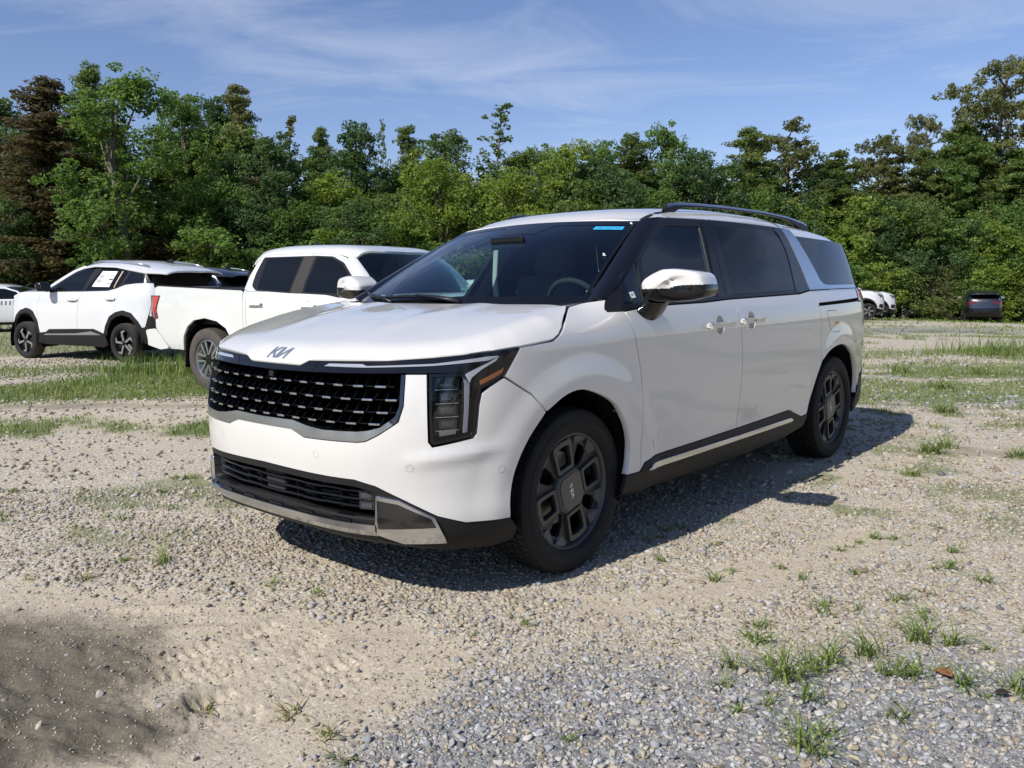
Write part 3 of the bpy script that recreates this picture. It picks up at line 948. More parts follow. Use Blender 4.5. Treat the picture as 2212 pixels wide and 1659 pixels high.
    # ---- flanks
    for s in (1, -1):
        m = (lambda q: q) if s > 0 else mirror_poly
        rear_arch = [(4.113, .400), (4.184, .539), (4.307, .705), (4.488, .797), (4.60, .815), (4.75, .815), (4.90, .78), (5.03, .71), (5.12, .61), (5.16, .50), (5.15, .42), (5.085, .335)]
        front_arch = spl([(1.945, .390), (1.970, .470), (1.965, .565), (1.912, .665), (1.82, .752), (1.63, .822), (1.50, .818), (1.372, .760)])
        fender = panel('fender', S, m([(1.242, 1.0305), (1.333, 1.0375), (1.440, 1.0455), (1.477, 1.064), (1.513, 1.090), (1.555, 1.120), (1.615, 1.148), (1.680, 1.176), (1.79, 1.192), (1.906, 1.203),
                                       (1.876, 1.173), (1.862, 1.158), (1.866, 1.149), (1.968, 1.149), (2.003, 1.066), (2.016, 1.026), (2.050, .90), (2.072, .78), (2.072, .60), (2.060, .388)] + front_arch
                                      + [(1.291, .842), (1.161, .921), (1.207, .985)]), 'pearl', van, 0, .02, .0030, .03)
        panel('front_door', S, m([(1.968, 1.149), (2.161, 1.166), (2.71, 1.170), (3.010, 1.180), (3.068, 1.117), (3.089, 1.016), (3.105, .90), (3.108, .75), (3.100, .62), (3.074, .450), (2.201, .440), (2.099, .423), (2.060, .388),
                                  (2.072, .60), (2.072, .78), (2.050, .90), (2.016, 1.026), (2.003, 1.066)]), 'pearl', van, 0, .035, .0042, .03, holes=[(m(circ(2.84, 1.048, .050, 24)), 0)])
        panel('sliding_door', S, m([(3.010, 1.180), (4.003, 1.191), (4.205, 1.210), (4.262, 1.15), (4.285, 1.09), (4.300, .974), (4.290, .849), (4.318, .735)] + spl([(4.318, .735), (4.245, .640), (4.184, .539), (4.113, .400)])[1:] + [
                                    (4.019, .395), (3.817, .462), (3.074, .450), (3.100, .62), (3.108, .75), (3.105, .90), (3.089, 1.016), (3.068, 1.117)]), 'pearl', van, 0, .035, .0042, .03, holes=[(m(circ(3.2225, 1.056, .050, 24)), 0)])
        quarter = panel('quarter_panel', S, m([(4.205, 1.210), (4.7, 1.214), (5.26, 1.214), (5.235, 1.195), (5.205, 1.138), (4.285, 1.124), (4.285, 1.109), (5.185, 1.118), (5.20, 1.112), (5.46, 1.118), (5.62, 1.06), (5.66, .8), (5.62, .62),
                                           (5.40, .58), (5.26, .53), (5.142, .424)] + spl([(5.142, .424), (5.16, .50), (5.12, .61), (5.03, .71), (4.90, .78), (4.75, .818), (4.60, .822), (4.44, .795), (4.318, .735)])[1:] + [(4.290, .849), (4.300, .974), (4.285, 1.09), (4.262, 1.15)]), 'pearl', van, 0, .035, .0042, .03)
        panel('rail_slot', S, m([(4.27, 1.09), (5.3, 1.09), (5.3, 1.15), (4.27, 1.15)]), 'void', quarter, -.018, .05, lip=0)
        tl = panel('tail_lamp', S, m([(5.243, 1.196), (5.263, 1.212), (5.45, 1.205), (5.60, 1.17), (5.62, 1.10), (5.46, 1.122), (5.205, 1.120)]), 'red_dark', van, .004, .03, 0, .02, rnd=.006)
        panel('tail_lens', S, m([(5.29, 1.197), (5.44, 1.192), (5.55, 1.165), (5.56, 1.12), (5.45, 1.135), (5.27, 1.135)]), 'red_lens', tl, .006, .03, 0, .002)
        panel('rear_bumper', S, m([(5.085, .335), (5.150, .42), (5.26, .526), (5.40, .576), (5.62, .616), (6.35, .62), (6.35, .30), (5.6, .28), (5.2, .27)]), 'plastic', van, .004, .05, .002, .03)
        # sill cladding
        clad = panel('sill_cladding', S, m([(1.936, .390), (2.060, .388), (2.099, .423), (2.201, .440), (3.074, .451), (3.817, .462), (4.019, .395), (4.113, .398), (4.06, .325), (3.80, .288), (3.2, .270), (2.1, .282), (1.93, .298)]), 'plastic', van, .006, .04, .001, .02)
        a0 = panel('sill_strip', S, m([(2.128, .384), (2.150, .400), (2.172, .4115), (3.083, .4115), (3.083, .387), (2.17, .384)]), 'chrome', clad, .016, .03, 0, .012)
        panel('sill_strip', S, m([(3.088, .4115), (3.80, .4145), (3.832, .410), (3.854, .396), (3.82, .389), (3.088, .387)]), 'chrome', clad, .016, .03, 0, .012)
        us_ = np.linspace(1.93, 4.06, 60) * s
        zb_ = np.interp(np.abs(us_), [1.93, 2.1, 3.2, 3.8, 4.06], [.298, .282, .270, .288, .325])
        loft('sill_underside', [S.P(us_, zb_ + .003, .004), S.P(us_, zb_ - .03, -.03), S.P(us_, zb_ - .04, -.25)], 'plastic', clad)
        # fuel flap on the left only
        if s > 0:
            fl = [(4.405, 1.070), (4.60, 1.070), (4.632, 1.044), (4.665, .926), (4.65, .918), (4.51, .918), (4.478, .935), (4.44, 1.0)]
            panel('fuel_flap_gap', S, fl, 'ink', quarter, .0004, .03, 0, 0, rnd=.03)
            ff = panel('fuel_flap', S, inset(dense(smooth_poly(fl, .03), .02), .004), 'pearl', quarter, .0014, .03, 0, .004)
            panel('warning_label', S, [(4.556, .991), (4.630, .992), (4.642, .973), (4.568, .972)], 'orange_label', ff, .0022, .03, 0, 0)
        # door handles: cup, grip and bright upper edge
        for nm, u0, u1, z0, key in (('front', 2.685, 2.975, 1.052, 0), ('rear', 3.075, 3.350, 1.060, 1)):
            uc = (u0 + u1) / 2
            cup = panel('handle_cup', S, m(circ(uc + .01, z0 - .004, .050, 24)), 'pearl', van, -.022, .02, 0, 0, bh=.012)
            cw = np.array(m(circ(uc + .01, z0 - .004, .050, 24)))
            loft('cup_wall', [S.P(cw[:, 0], cw[:, 1], .0006), S.P(cw[:, 0] * 1, cw[:, 1], -.012), S.P((cw[:, 0] - s * (uc + .01)) * .9 + s * (uc + .01), (cw[:, 1] - z0) * .9 + z0, -.022)], 'pearl', cup, True)
            panel('cup_shade', S, m(circ(uc + .01, z0 - .004, .0495, 24)), 'pearl', cup, .0005, .02, 0, 0, bh=.012) if False else None
            h0, h1 = (z0 + .006, z0 - .020)
            hm = frame_at(s * uc, z0 - .004, .030)
            bm_ = bmesh.new(); box_bm(bm_, (0, 0, 0), (u1 - u0, .018, .030), None, .006)
            for q in bm_.verts:                                    # lower edge shorter than the upper, ends drawn in to the door
                q.co.x *= 1 - .10 * (q.co.z < 0); q.co.y -= .010 * (abs(q.co.x) / (u1 - u0) * 2) ** 4
            hd = from_bm('door_handle', bm_, 'pearl', van, angle=35); hd.matrix_local = hm
            bm_ = bmesh.new(); box_bm(bm_, (0, .001, .0135), (u1 - u0 - .004, .020, .0045), None, .0015)
            from_bm('handle_trim', bm_, 'chrome', hd, angle=35)
            for ex_ in (-1, 1):
                bm_ = bmesh.new(); box_bm(bm_, (ex_ * ((u1 - u0) / 2 - .03), -.018, 0), (.035, .03, .020), None, .004); from_bm('handle_mount', bm_, 'pearl', hd, angle=35)
            if key and s > 0:
                panel('handle_button', S, circ(uc - .012, z0 - .002, .0075, 12), 'ink', van, .0405, .02, 0, 0, bh=.01)

        # ---- greenhouse
        trim = [(1.870, 1.152), (1.868, 1.163), (1.880, 1.176), (1.914, 1.206), (2.422, 1.476), (2.765, 1.625), (3.159, 1.629), (4.044, 1.616), (4.195, 1.213), (4.01, 1.195), (3.01, 1.183), (2.71, 1.173), (2.159, 1.169), (1.970, 1.152)]
        wf_ = [(2.172, 1.187), (2.318, 1.400), (2.690, 1.570), (2.745, 1.584), (3.045, 1.588), (2.868, 1.190)]
        wt_ = [(1.980, 1.178), (2.052, 1.292), (2.268, 1.384), (2.143, 1.184)]
        t_ = panel('window_frame', S, m(trim), 'trim_black', van, -.004, .035, 0, .02, holes=[(m(wf_), .02), (m(wt_), .008)])
        panel('front_window', S, m(inset(dense(np.array(wf_), .05), -.012)), 'glass_side', van, -.012, .05, 0, 0)
        panel('front_quarter_window', S, m(inset(dense(np.array(wt_), .05), -.012)), 'glass_side', van, -.012, .05, 0, 0)
        if s > 0:
            panel('speaker_cover', S, [(1.985, 1.182), (1.985, 1.262), (2.02, 1.268), (2.07, 1.245), (2.095, 1.205), (2.10, 1.184)], 'interior', van, -.03, .03, 0, .02, rnd=.01)
            panel('window_sticker', S, [(2.068, 1.205), (2.108, 1.208), (2.112, 1.236), (2.070, 1.232)], 'paper', van, -.0105, .03, 0, 0)
            panel('sticker_print', S, [(2.076, 1.214), (2.100, 1.216), (2.102, 1.228), (2.078, 1.226)], 'ink_grey', van, -.0100, .03, 0, 0)
        # pillar plates and rear door glass
        panel('b_pillar', S, m([(2.890, 1.187), (3.082, 1.610), (3.134, 1.611), (2.980, 1.187)]), 'gloss_black', van, .001, .04, 0, .005)
        panel('b_pillar', S, m([(2.986, 1.187), (3.140, 1.611), (3.204, 1.610), (3.064, 1.187)]), 'gloss_black', van, .001, .04, 0, .005)
        panel('door_window', S, m([(3.072, 1.204), (3.210, 1.592), (3.895, 1.588), (3.955, 1.54), (3.978, 1.47), (3.955, 1.216)]), 'glass_privacy', van, -.0015, .04, 0, .004, rnd=[.004, .01, .02, .02, .02, .008])
        panel('belt_strip', S, m([(2.16, 1.1705), (2.71, 1.1745), (3.01, 1.1845), (4.00, 1.1965), (3.99, 1.212), (3.01, 1.2), (2.71, 1.190), (2.165, 1.186)]), 'trim_black', van, .002, .05, 0, .006)
        panel('c_pillar', S, m([(3.965, 1.214), (3.990, 1.47), (3.965, 1.56), (3.935, 1.60), (3.96, 1.612), (4.060, 1.613), (4.193, 1.216), (4.02, 1.200)]), 'gloss_black', van, .002, .035, 0, .005, rnd=.006)
        # bright sweep round the rear quarter window
        panel('quarter_window_trim', S, m([(4.066, 1.613), (4.183, 1.612), (4.238, 1.560), (4.431, 1.280), (4.475, 1.252), (4.545, 1.2435), (5.24, 1.2405), (5.262, 1.2165), (4.7, 1.2165), (4.203, 1.2145)]), 'satin', van, .004, .03, 0, .008, rnd=[.004, .01, .01, .02, .02, .02, 0, 0, 0, .004])
        panel('quarter_window', S, m([(4.242, 1.563), (4.262, 1.568), (5.04, 1.556), (5.10, 1.44), (5.245, 1.243), (4.547, 1.2455), (4.478, 1.255), (4.437, 1.283)]), 'glass_privacy', van, .0, .04, 0, .006, rnd=.008)
        panel('d_pillar', S, m([(5.04, 1.556), (5.25, 1.545), (5.42, 1.24), (5.245, 1.24), (5.10, 1.44)]), 'glass_privacy', van, -.003, .05, 0, .005)
        # ---- windscreen pillar
        inn = np.array([(-.225, .812, 1.186), (-.40, .772, 1.292), (-.58, .730, 1.398), (-.76, .684, 1.500), (-.945, .636, 1.600)])
        outz = np.array([1.207, 1.306, 1.408, 1.515, 1.626]); outu = np.interp(outz, [1.206, 1.476, 1.625], [1.914, 2.422, 2.765])
        out = S.P(outu, outz, -.002)
        mid = (inn + out) / 2 + np.array((.016, .014, .008))
        q1 = (inn * .75 + out * .25) + np.array((.012, .008, .006)); q3 = (inn * .25 + out * .75) + np.array((.012, .012, .006))
        sg = np.array((1, s, 1))
        loft('windscreen_pillar', [inn * sg, q1 * sg, mid * sg, q3 * sg, out * sg], 'gloss_black', van)
        # foot of the pillar between hood, fender and glass
        ft = [S.P(s * 1.680, 1.177), S.P(s * 1.79, 1.193), S.P(s * 1.906, 1.204)]
        loft('pillar_foot', [ft, [np.array((-.07, .80 * s, 1.178)), np.array((-.15, .81 * s, 1.186)), np.array((-.222, .815 * s, 1.188))]], 'pearl', van)

    # tail: gate and glass, seen only from behind
    panel('tailgate', S, both([]) if False else [(5.66, .62), (5.66, 1.2), (2 * S.umax - 5.66, 1.2), (2 * S.umax - 5.66, .62)], 'pearl', van, 0, .08) if False else None
    for s in (1, -1):
        m = (lambda q: q) if s > 0 else mirror_poly
        panel('tailgate', S, m([(5.62, .625), (5.665, .8), (5.625, 1.06), (5.60, 1.2), (S.umax, 1.2), (S.umax, .625)]), 'pearl', van, 0, .06, 0, .02)
        panel('rear_window', S, m([(5.42, 1.205), (5.25, 1.545), (S.umax, 1.60), (S.umax, 1.205)]), 'glass_privacy', van, -.004, .06, 0, .01)

    # ---- windscreen
    def ws(a, b):                                       # a across (-1..1), b up (0..1)
        pass
    cols = []
    for a in np.linspace(-1, 1, 9):
        k = 1 - a * a
        bot = np.array((-.225 + .185 * k, .812 * a, 1.186 - .012 * k)); top = np.array((-.945 + .075 * k, .636 * a, 1.600 + .018 * k))
        col = []
        for b in np.linspace(0, 1, 5):
            p = bot + (top - bot) * b + np.array((.035, 0, .052)) * (4 * b * (1 - b)) * (.35 + .65 * k) * .55
            col.append(p)
        cols.append(col)
    G = Sheet(cols)
    scr = panel('windscreen', G, [(0, 0), (1, 0), (1, 1), (0, 1)], 'glass_clear', van, 0, .05, 0, 0, ratio=(1, 1))
    for q in ([(0, .93), (1, .93), (1, 1), (0, 1)], [(0, 0), (1, 0), (1, .075), (0, .075)], [(0, .075), (.012, .075), (.012, .93), (0, .93)], [(.988, .075), (1, .075), (1, .93), (.988, .93)], [(.40, .80), (.60, .80), (.64, .93), (.36, .93)]):
        panel('windscreen_border', G, q, 'gloss_black', scr, .0012, .05, 0, 0)
    # dealer sticker with handwritten number
    st = [(.845, .855), (.965, .858), (.965, .905), (.845, .902)]
    sk = panel('windscreen_sticker', G, st, 'sticker_blue', scr, .0026, .03, 0, 0)
    digs = {'6': [[(1, 1.6), (.3, 1.2), (0, .5), (.3, 0), (.9, .1), (1, .6), (.5, .8), (.1, .5)]], '3': [[(0, 1.5), (.6, 1.6), (.9, 1.2), (.4, .85), (.95, .5), (.6, 0), (0, .15)]], '2': [[(0, 1.2), (.5, 1.6), (.9, 1.2), (.1, 0), (1, .1)]]}
    inkV = []; inkF = []
    for i, ch in enumerate('6636236'):
        for strk in digs[ch]:
            for a, b in zip(strk[:-1], strk[1:]):
                p = np.array((.858 + i * .0145 + a[0] * .0095, .867 + a[1] * .0165)); q = np.array((.858 + i * .0145 + b[0] * .0095, .867 + b[1] * .0165))
                d = (q - p) / np.linalg.norm(q - p); n = np.array((-d[1], d[0])) * .0011
                k = len(inkV)
                for r_ in (p - n, q - n, q + n, p + n):
                    inkV.append(G.P(np.array([r_[0]]), np.array([r_[1]]), .0038)[0])
                inkF.append((k, k + 1, k + 2, k + 3))
    mesh('handwriting', inkV, inkF, 'ink', sk, False)
    for a, b in ((.985, .955), (.972, .52)):
        tube('clip', [G.P(np.array([a + d]), np.array([b + e]), .006)[0] for d, e in ((-.008, .008), (0, 0), (-.004, -.012), (.006, -.018))], .003, 'white_plain', scr, 5)
    # cowl and wipers
    ys = np.linspace(-.80, .80, 40); kk = 1 - (ys / .80) ** 2
    loft('cowl', [np.stack([-.06 + .06 * kk, ys, 1.168 + .001 * kk], 1), np.stack([-.13 + .09 * kk, ys, 1.172 + 0 * kk], 1), np.stack([-.225 + .185 * kk, ys * 1.01, 1.184 - .012 * kk], 1)], 'plastic', van)
    for pts in ([(.055, -.55), (.10, -.15), (.12, .10)], [(.085, .62), (.05, .30), (.03, .02)]):
        pass
    w1 = [G.P(np.array([a]), np.array([b]), .018)[0] for a, b in ((.20, .030), (.34, .052), (.50, .050), (.60, .030))]
    wip = tube('wiper', w1, [.008, .010, .010, .006], 'trim_black', van, 6)
    tube('wiper_arm', [G.P(np.array([a]), np.array([b]), o)[0] for a, b, o in ((.62, .0, .02), (.50, .028, .034), (.40, .055, .026))], [.013, .010, .006], 'trim_black', wip, 6)
    w2 = [G.P(np.array([a]), np.array([b]), .018)[0] for a, b in ((.02, .075), (.10, .045), (.20, .022), (.26, .01))]
    wip2 = tube('wiper', w2, [.006, .010, .010, .006], 'trim_black', van, 6)
    tube('wiper_arm', [G.P(np.array([a]), np.array([b]), o)[0] for a, b, o in ((.30, -.01, .02), (.20, .02, .03), (.12, .05, .024))], [.012, .009, .006], 'trim_black', wip2, 6)

    # ---- roof
    rc = cubic([-4.0, -3.7, -3.4, -2.8, -2.1, -1.5, -1.15, -1.02, -.945], [1.575, 1.628, 1.668, 1.716, 1.737, 1.722, 1.686, 1.652, 1.618])
    sp = [S.P(u, z) for u, z in ((2.765, 1.6275), (2.95, 1.6305), (3.159, 1.6315), (3.5, 1.628), (3.8, 1.6235), (4.044, 1.6185), (4.12, 1.598), (4.245, 1.570), (4.6, 1.563), (5.0, 1.558))]
    se = [tuple(p) for p in sp] + [(-3.62, .70, 1.556), (-3.74, .60, 1.556), (-3.86, .40, 1.558), (-3.92, 0, 1.560)]
    xs_ = np.array([-.945] + [p[0] for p in se[:-2]] + [-3.95]); ys_ = np.array([.636] + [p[1] for p in se[:-2]] + [.5]); zs_ = np.array([1.602] + [p[2] for p in se[:-2]] + [1.556])
    o_ = np.argsort(xs_); YE = lambda x: np.interp(x, xs_[o_], ys_[o_]); ZE = lambda x: np.interp(x, xs_[o_], zs_[o_])

    def roofz(x, y):
        x = np.asarray(x, float); y = np.asarray(y, float); k = np.clip(1 - (y / .636) ** 2, 0, 1)
        xp = x - .075 * k * sstep(-1.7, -.92, x)
        t = np.clip(np.abs(y) / np.maximum(YE(x), .3), 0, 1.02); ze = ZE(x); c = rc(xp)
        return ze + (c - ze) * (1 - .22 * t ** 2 - .78 * t ** 5)
    RT = Height(roofz)
    fe = [(-.945 + .075 * (1 - (y / .636) ** 2), y) for y in (0, .2, .4, .55, .636)]
    rp = fe + [(x, y) for x, y, z in se]
    roof = panel('roof', RT, rp + [(x, -y) for x, y in rp[::-1] if y > 1e-6], 'pearl', van, .001, .04, 0, .02)
    panel('inner_body', RT, [(x * 1, y * .93) for x, y in rp + [(x, -y) for x, y in rp[::-1] if y > 1e-6]], 'headliner', van, -.05, .1, lip=0)
    panel('sunroof', RT, [(-1.28, -.42), (-1.28, .42), (-1.95, .42), (-1.95, -.42)], 'glass_privacy', roof, .004, .06, 0, .01, rnd=.05)
    for s in (1, -1):
        # ditch moulding running back from the top of the windscreen pillar
        dl = [(-.965, .640), (-1.06, .622), (-1.18, .604), (-1.30, .592)]
        V0 = RT.P(np.array([p[0] for p in dl]), np.array([s * (p[1] - .010) for p in dl]), .0035); V1 = RT.P(np.array([p[0] for p in dl]), np.array([s * (p[1] + .016) for p in dl]), .0035)
        loft('roof_ditch', [V0, V1], 'plastic', roof)
        if s > 0:
            ss = [(-1.50, .745), (-1.49, .672), (-1.58, .667), (-2.15, .685), (-2.32, .730), (-2.40, .782)]
            a_ = dense(np.array(ss), .03)[:-14]
            L0 = RT.P(a_[:, 0], s * a_[:, 1], .0018); L1 = RT.P(a_[:, 0] + .003, s * (a_[:, 1] - .003), .0018)
            loft('door_seam', [L0, L1], 'ink_grey', roof)
        xr = np.array([-1.285, -1.31, -1.36, -1.45, -1.6, -2.0, -2.5, -2.9, -3.2, -3.32, -3.37])
        yr = np.array([.585, .588, .592, .597, .605, .618, .622, .614, .598, .588, .583])
        zt_ = np.array([1.686, 1.708, 1.722, 1.729, 1.735, 1.741, 1.738, 1.725, 1.702, 1.688, 1.674])
        w = np.array([.009, .013, .015, .016, .016, .016, .016, .016, .015, .013, .008])
        zl = RT.Z(xr, s * yr)
        hb = np.array([.02, .024, .020, .014, .010, .008, .008, .008, .014, .022, .02])
        rows = []
        for i in range(len(xr)):
            x, y, z = xr[i], yr[i], zt_[i]; lo = max(zl[i] - .004, z - hb[i] - .012) if i not in (0, 1, 2, 8, 9, 10) else zl[i] - .006
            rows.append([(x, s * (y - w[i]), lo), (x, s * (y - w[i] * .95), z - .010), (x, s * (y - w[i] * .45), z), (x, s * (y + w[i] * .55), z - .004), (x, s * (y + w[i]), z - .016), (x, s * (y + w[i]), lo)])
        rail = loft('roof_rail', rows, 'plastic', van, True, sharp=35)
        rows2 = [[(xr[i], s * (yr[i] - w[i] * .9), zt_[i] - .007), (xr[i], s * (yr[i] - w[i] * .42), zt_[i] + .0022), (xr[i], s * (yr[i] + w[i] * .58), zt_[i] - .0016), (xr[i], s * (yr[i] + w[i] * 1.03), zt_[i] - .014)] for i in range(1, len(xr) - 1)]
        loft('rail_top', rows2, 'satin', rail, sharp=35)

    # ---- door mirrors
    cap_o = [(.988, 1.246), (.985, 1.272), (1.000, 1.292), (1.035, 1.314), (1.085, 1.336), (1.14, 1.338), (1.20, 1.331), (1.245, 1.322), (1.268, 1.305), (1.280, 1.270)]
    cap_b = [(1.281, 1.267), (1.22, 1.265), (1.17, 1.264), (1.135, 1.252), (1.06, 1.247)]
    low_o = [(.990, 1.244), (1.06, 1.245), (1.135, 1.250), (1.17, 1.262), (1.22, 1.263), (1.281, 1.265), (1.285, 1.248), (1.285, 1.225), (1.272, 1.208), (1.22, 1.196), (1.15, 1.190), (1.06, 1.190), (1.045, 1.198), (.998, 1.200)]
    for s in (1, -1):
        mr = bpy.data.objects.new('door_mirror', None); C.objects.link(mr); mr.parent = van
        whole = smooth_poly([(y + .022, z) for y, z in cap_o] + [(1.307, 1.248), (1.307, 1.225), (1.294, 1.208), (1.242, 1.196), (1.172, 1.190), (1.082, 1.190), (1.045, 1.197), (1.020, 1.204), (1.008, 1.224)], .012, 3)
        P_ = dense(whole, .006); cy_, cz_ = 1.158, 1.288; rings = []
        for sc in np.concatenate([np.linspace(1, .9, 8)[:-1], np.linspace(.9, .0, 22)]):
            t = (1 - sc * sc) ** (1 / 6)
            rings.append([(-.46 - .16 * (y - 1.13) + .082 * t, s * (cy_ + (y - cy_) * sc), cz_ + (z - cz_) * sc) for y, z in P_])
        rings = [[(-.46 - .16 * (y - 1.13) - .10 * t, s * (cy_ + (y - cy_) * (1 - .10 * t)), cz_ + (z - cz_) * (1 - .10 * t)) for y, z in P_] for t in (1, .5)] + rings
        A_ = np.array(rings); na, nb = A_.shape[:2]; Fc = {0: [], 1: []}
        for i in range(na - 1):
            for j in range(nb):
                q = (i * nb + j, i * nb + (j + 1) % nb, (i + 1) * nb + (j + 1) % nb, (i + 1) * nb + j)
                c = np.mean([A_.reshape(-1, 3)[k] for k in q], 0)
                Fc[int(c[2] < np.interp(abs(c[1]), [1.0, 1.157, 1.19, 1.31], [1.248, 1.250, 1.264, 1.266]))].append(q if s > 0 else q[::-1])
        bmn = bmesh.new()
        for key_, nm_, m_ in ((0, 'mirror_cap', 'pearl'), (1, 'mirror_base', 'gloss_black')):
            o_ = mesh(nm_, A_.reshape(-1, 3), Fc[key_], m_, mr)
            bm_ = bmesh.new(); bm_.from_mesh(o_.data); bmesh.ops.delete(bm_, geom=[q for q in bm_.verts if not q.link_faces], context='VERTS'); bmesh.ops.recalc_face_normals(bm_, faces=bm_.faces); bm_.to_mesh(o_.data); bm_.free()
        bmn.free()
        # indicator strip
        tube('indicator', [(-.425 - .16 * (y - 1.13), s * (y + .022), z) for y, z in ((1.15, 1.257), (1.18, 1.2655), (1.23, 1.2665), (1.272, 1.266))], [.003, .005, .005, .004], 'lens_glass', mr, 6)
        # stalk
        ring0 = [(-.44, 1.00, 1.165), (-.44, .97, 1.115), (-.55, .965, 1.098), (-.60, .97, 1.125), (-.58, 1.0, 1.165)]
        a = np.array([(-.415, .955, 1.132), (-.46, .955, 1.085), (-.545, .957, 1.072), (-.605, .957, 1.09), (-.62, .95, 1.13), (-.55, .95, 1.16), (-.46, .95, 1.16)])
        b = np.array([(-.455, 1.005, 1.200), (-.465, 1.01, 1.185), (-.53, 1.04, 1.180), (-.585, 1.045, 1.185), (-.60, 1.03, 1.20), (-.56, 1.01, 1.21), (-.49, 1.0, 1.21)])
        loft('mirror_stalk', [x * np.array((1, s, 1)) for x in (a, a * .5 + b * .5 + np.array((0, .006, -.004)), b)], 'gloss_black', mr, True)
        prism('mirror_glass', [tuple(p) for p in smooth_poly([(1.01, 1.21), (1.26, 1.225), (1.262, 1.30), (1.10, 1.318), (1.01, 1.28)], .02, 3)], 0, .004, 'mirror_glass', mr,
              frame=Matrix(((0, 1, 0, -.560), (s, 0, 0, 0), (0, 0, 1, 0), (0, 0, 0, 1))))

    # ---- wheels and arches
    proto = make_van_wheel()
    for i, (x, y) in enumerate(((0, .812), (-3.09, .812), (0, -.812), (-3.09, -.812))):
        place_wheel(proto, van, x, y, .366, 0, i == 0)
    for s in (1, -1):
        for x0, u0, pts_ in ((.04, 0, [(.40, .30), (.44, .45), (.40, .62), (.27, .755), (.12, .818), (-.04, .826), (-.18, .775), (-.29, .67), (-.345, .55), (-.34, .42), (-.32, .26)]),
                             (-3.03, 1, [(-2.44, .28), (-2.475, .42), (-2.56, .56), (-2.69, .715), (-2.87, .80), (-3.05, .822), (-3.25, .79), (-3.40, .715), (-3.50, .61), (-3.535, .48), (-3.46, .32)])):
            rows = []
            yo = .945 if u0 == 0 else .935
            for y in (yo, .62):
                rows.append([(x, s * y, z) for x, z in pts_])
            ar = loft('wheel_arch_liner', rows, 'void', van)
            cx, cz = np.mean(np.array(pts_), 0)
            rr = [[(cx + (x - cx) * k, s * .62, cz + (z - cz) * k) for x, z in pts_] for k in (1, .05)]
            loft('arch_wall', rr, 'void', ar)
    # under floor
    box('floor_pan', (-1.75, 0, .24), (4.2, 1.5, .05), 'void', van, None, .01)
    for x in (0, -3.09):
        tube('axle', [(x, -.7, .36), (x, .7, .36)], .05, 'plastic_dusty', van, 8)
    # mud guard stub ahead of the front tyre
    for s in (1, -1):
        box('air_deflector', (.40, .74 * s, .24), (.03, .16, .07), 'plastic', van, None, .006)

    # ---- cabin
    def cushion(nm, c, sz, m_, rot=None, bev=.05, par=van):
        bm = bmesh.new(); box_bm(bm, (0, 0, 0), sz, None, min(bev, min(sz) * .45))
        o = from_bm(nm, bm, m_, par, True); o.location = c
        if rot:
            o.rotation_euler = rot
        return o
    ys = np.linspace(-.82, .82, 24)
    loft('dashboard', [np.stack([-.06 + 0 * ys - .05 * (ys / .8) ** 2, ys, 1.155 + 0 * ys], 1), np.stack([-.35 + 0 * ys, ys, 1.145 + .012 * np.cos(ys * 4)], 1), np.stack([-.62 + 0 * ys, ys, 1.115 + .02 * np.cos(ys * 4)], 1), np.stack([-.68 + 0 * ys, ys, 1.02 + 0 * ys], 1), np.stack([-.62 + 0 * ys, ys, .6 + 0 * ys], 1)], 'interior', van)
    box('cabin_floor', (-2.0, 0, .42), (3.6, 1.7, .06), 'interior', van, None, .01)
    box('cabin_bulkhead', (-3.55, 0, 1.0), (.06, 1.4, 1.1), 'interior', van, None, .01)
    for s in (1, -1):
        panel('door_lining', S, [(2.1 * s, .5), (4.2 * s, .5), (4.2 * s, 1.18), (2.1 * s, 1.15)] if s > 0 else [(-4.2, .5), (-2.1, .5), (-2.1, 1.15), (-4.2, 1.18)], 'interior', van, -.07, .1, lip=0)
        panel('pillar_lining', S, (lambda q: q if s > 0 else mirror_poly(q))([(2.905, 1.18), (3.09, 1.6), (3.2, 1.6), (3.06, 1.18)]), 'headliner', van, -.05, .06, lip=0)
    for x, rows_ in ((-1.42, (.39, -.39)), (-2.35, (.39, -.39))):
        for y in rows_:
            st_ = bpy.data.objects.new('seat', None); C.objects.link(st_); st_.parent = van
            cushion('seat_base', (x + .28, y, .72), (.52, .52, .18), 'seat', None, .06, st_)
            cushion('seat_back', (x - .02, y, 1.02), (.16, .50, .62), 'seat', (0, R(-14), 0), .07, st_)
            cushion('headrest', (x - .13, y, 1.42), (.12, .29, .21), 'seat', (0, R(-8), 0), .055, st_)
    # belt hanging from the right-hand door pillar
    tube('seat_belt', [(-1.36, -.76, 1.50), (-1.30, -.72, 1.30), (-1.22, -.62, 1.05)], .024, 'belt_beige', van, 6, .25)
    wl = bpy.data.objects.new('steering_wheel', None); C.objects.link(wl); wl.parent = van; wl.location = (-.74, .39, 1.125); wl.rotation_euler = (0, R(-64), 0)
    tr = [(.185 * math.cos(a), .185 * math.sin(a), 0) for a in np.linspace(0, 2 * math.pi, 33)]
    tube('wheel_rim', tr, .016, 'interior', wl, 8, 1, False)
    cushion('wheel_hub', (0, 0, -.01), (.14, .16, .04), 'interior', None, .015, wl)
    box('wheel_spoke', (0, 0, 0), (.03, .34, .015), 'interior', wl, None, .004)
    cushion('inside_mirror', (-.62, 0, 1.50), (.03, .24, .07), 'gloss_black', (0, R(10), 0), .015)
    return van, S


van, VS = build_van()
# ----------------------------------------------------------------- ground: dirt, gravel, mud, grass
DH = np.array((-.75273, -.65833)); RH = np.array((-.65833, .75273))      # straight ahead and to the right of where the photographer stood


def dl(D, L):
    D = np.asarray(D, float); L = np.asarray(L, float)
    return CAM[0] + D * DH[0] + L * RH[0], CAM[1] + D * DH[1] + L * RH[1]


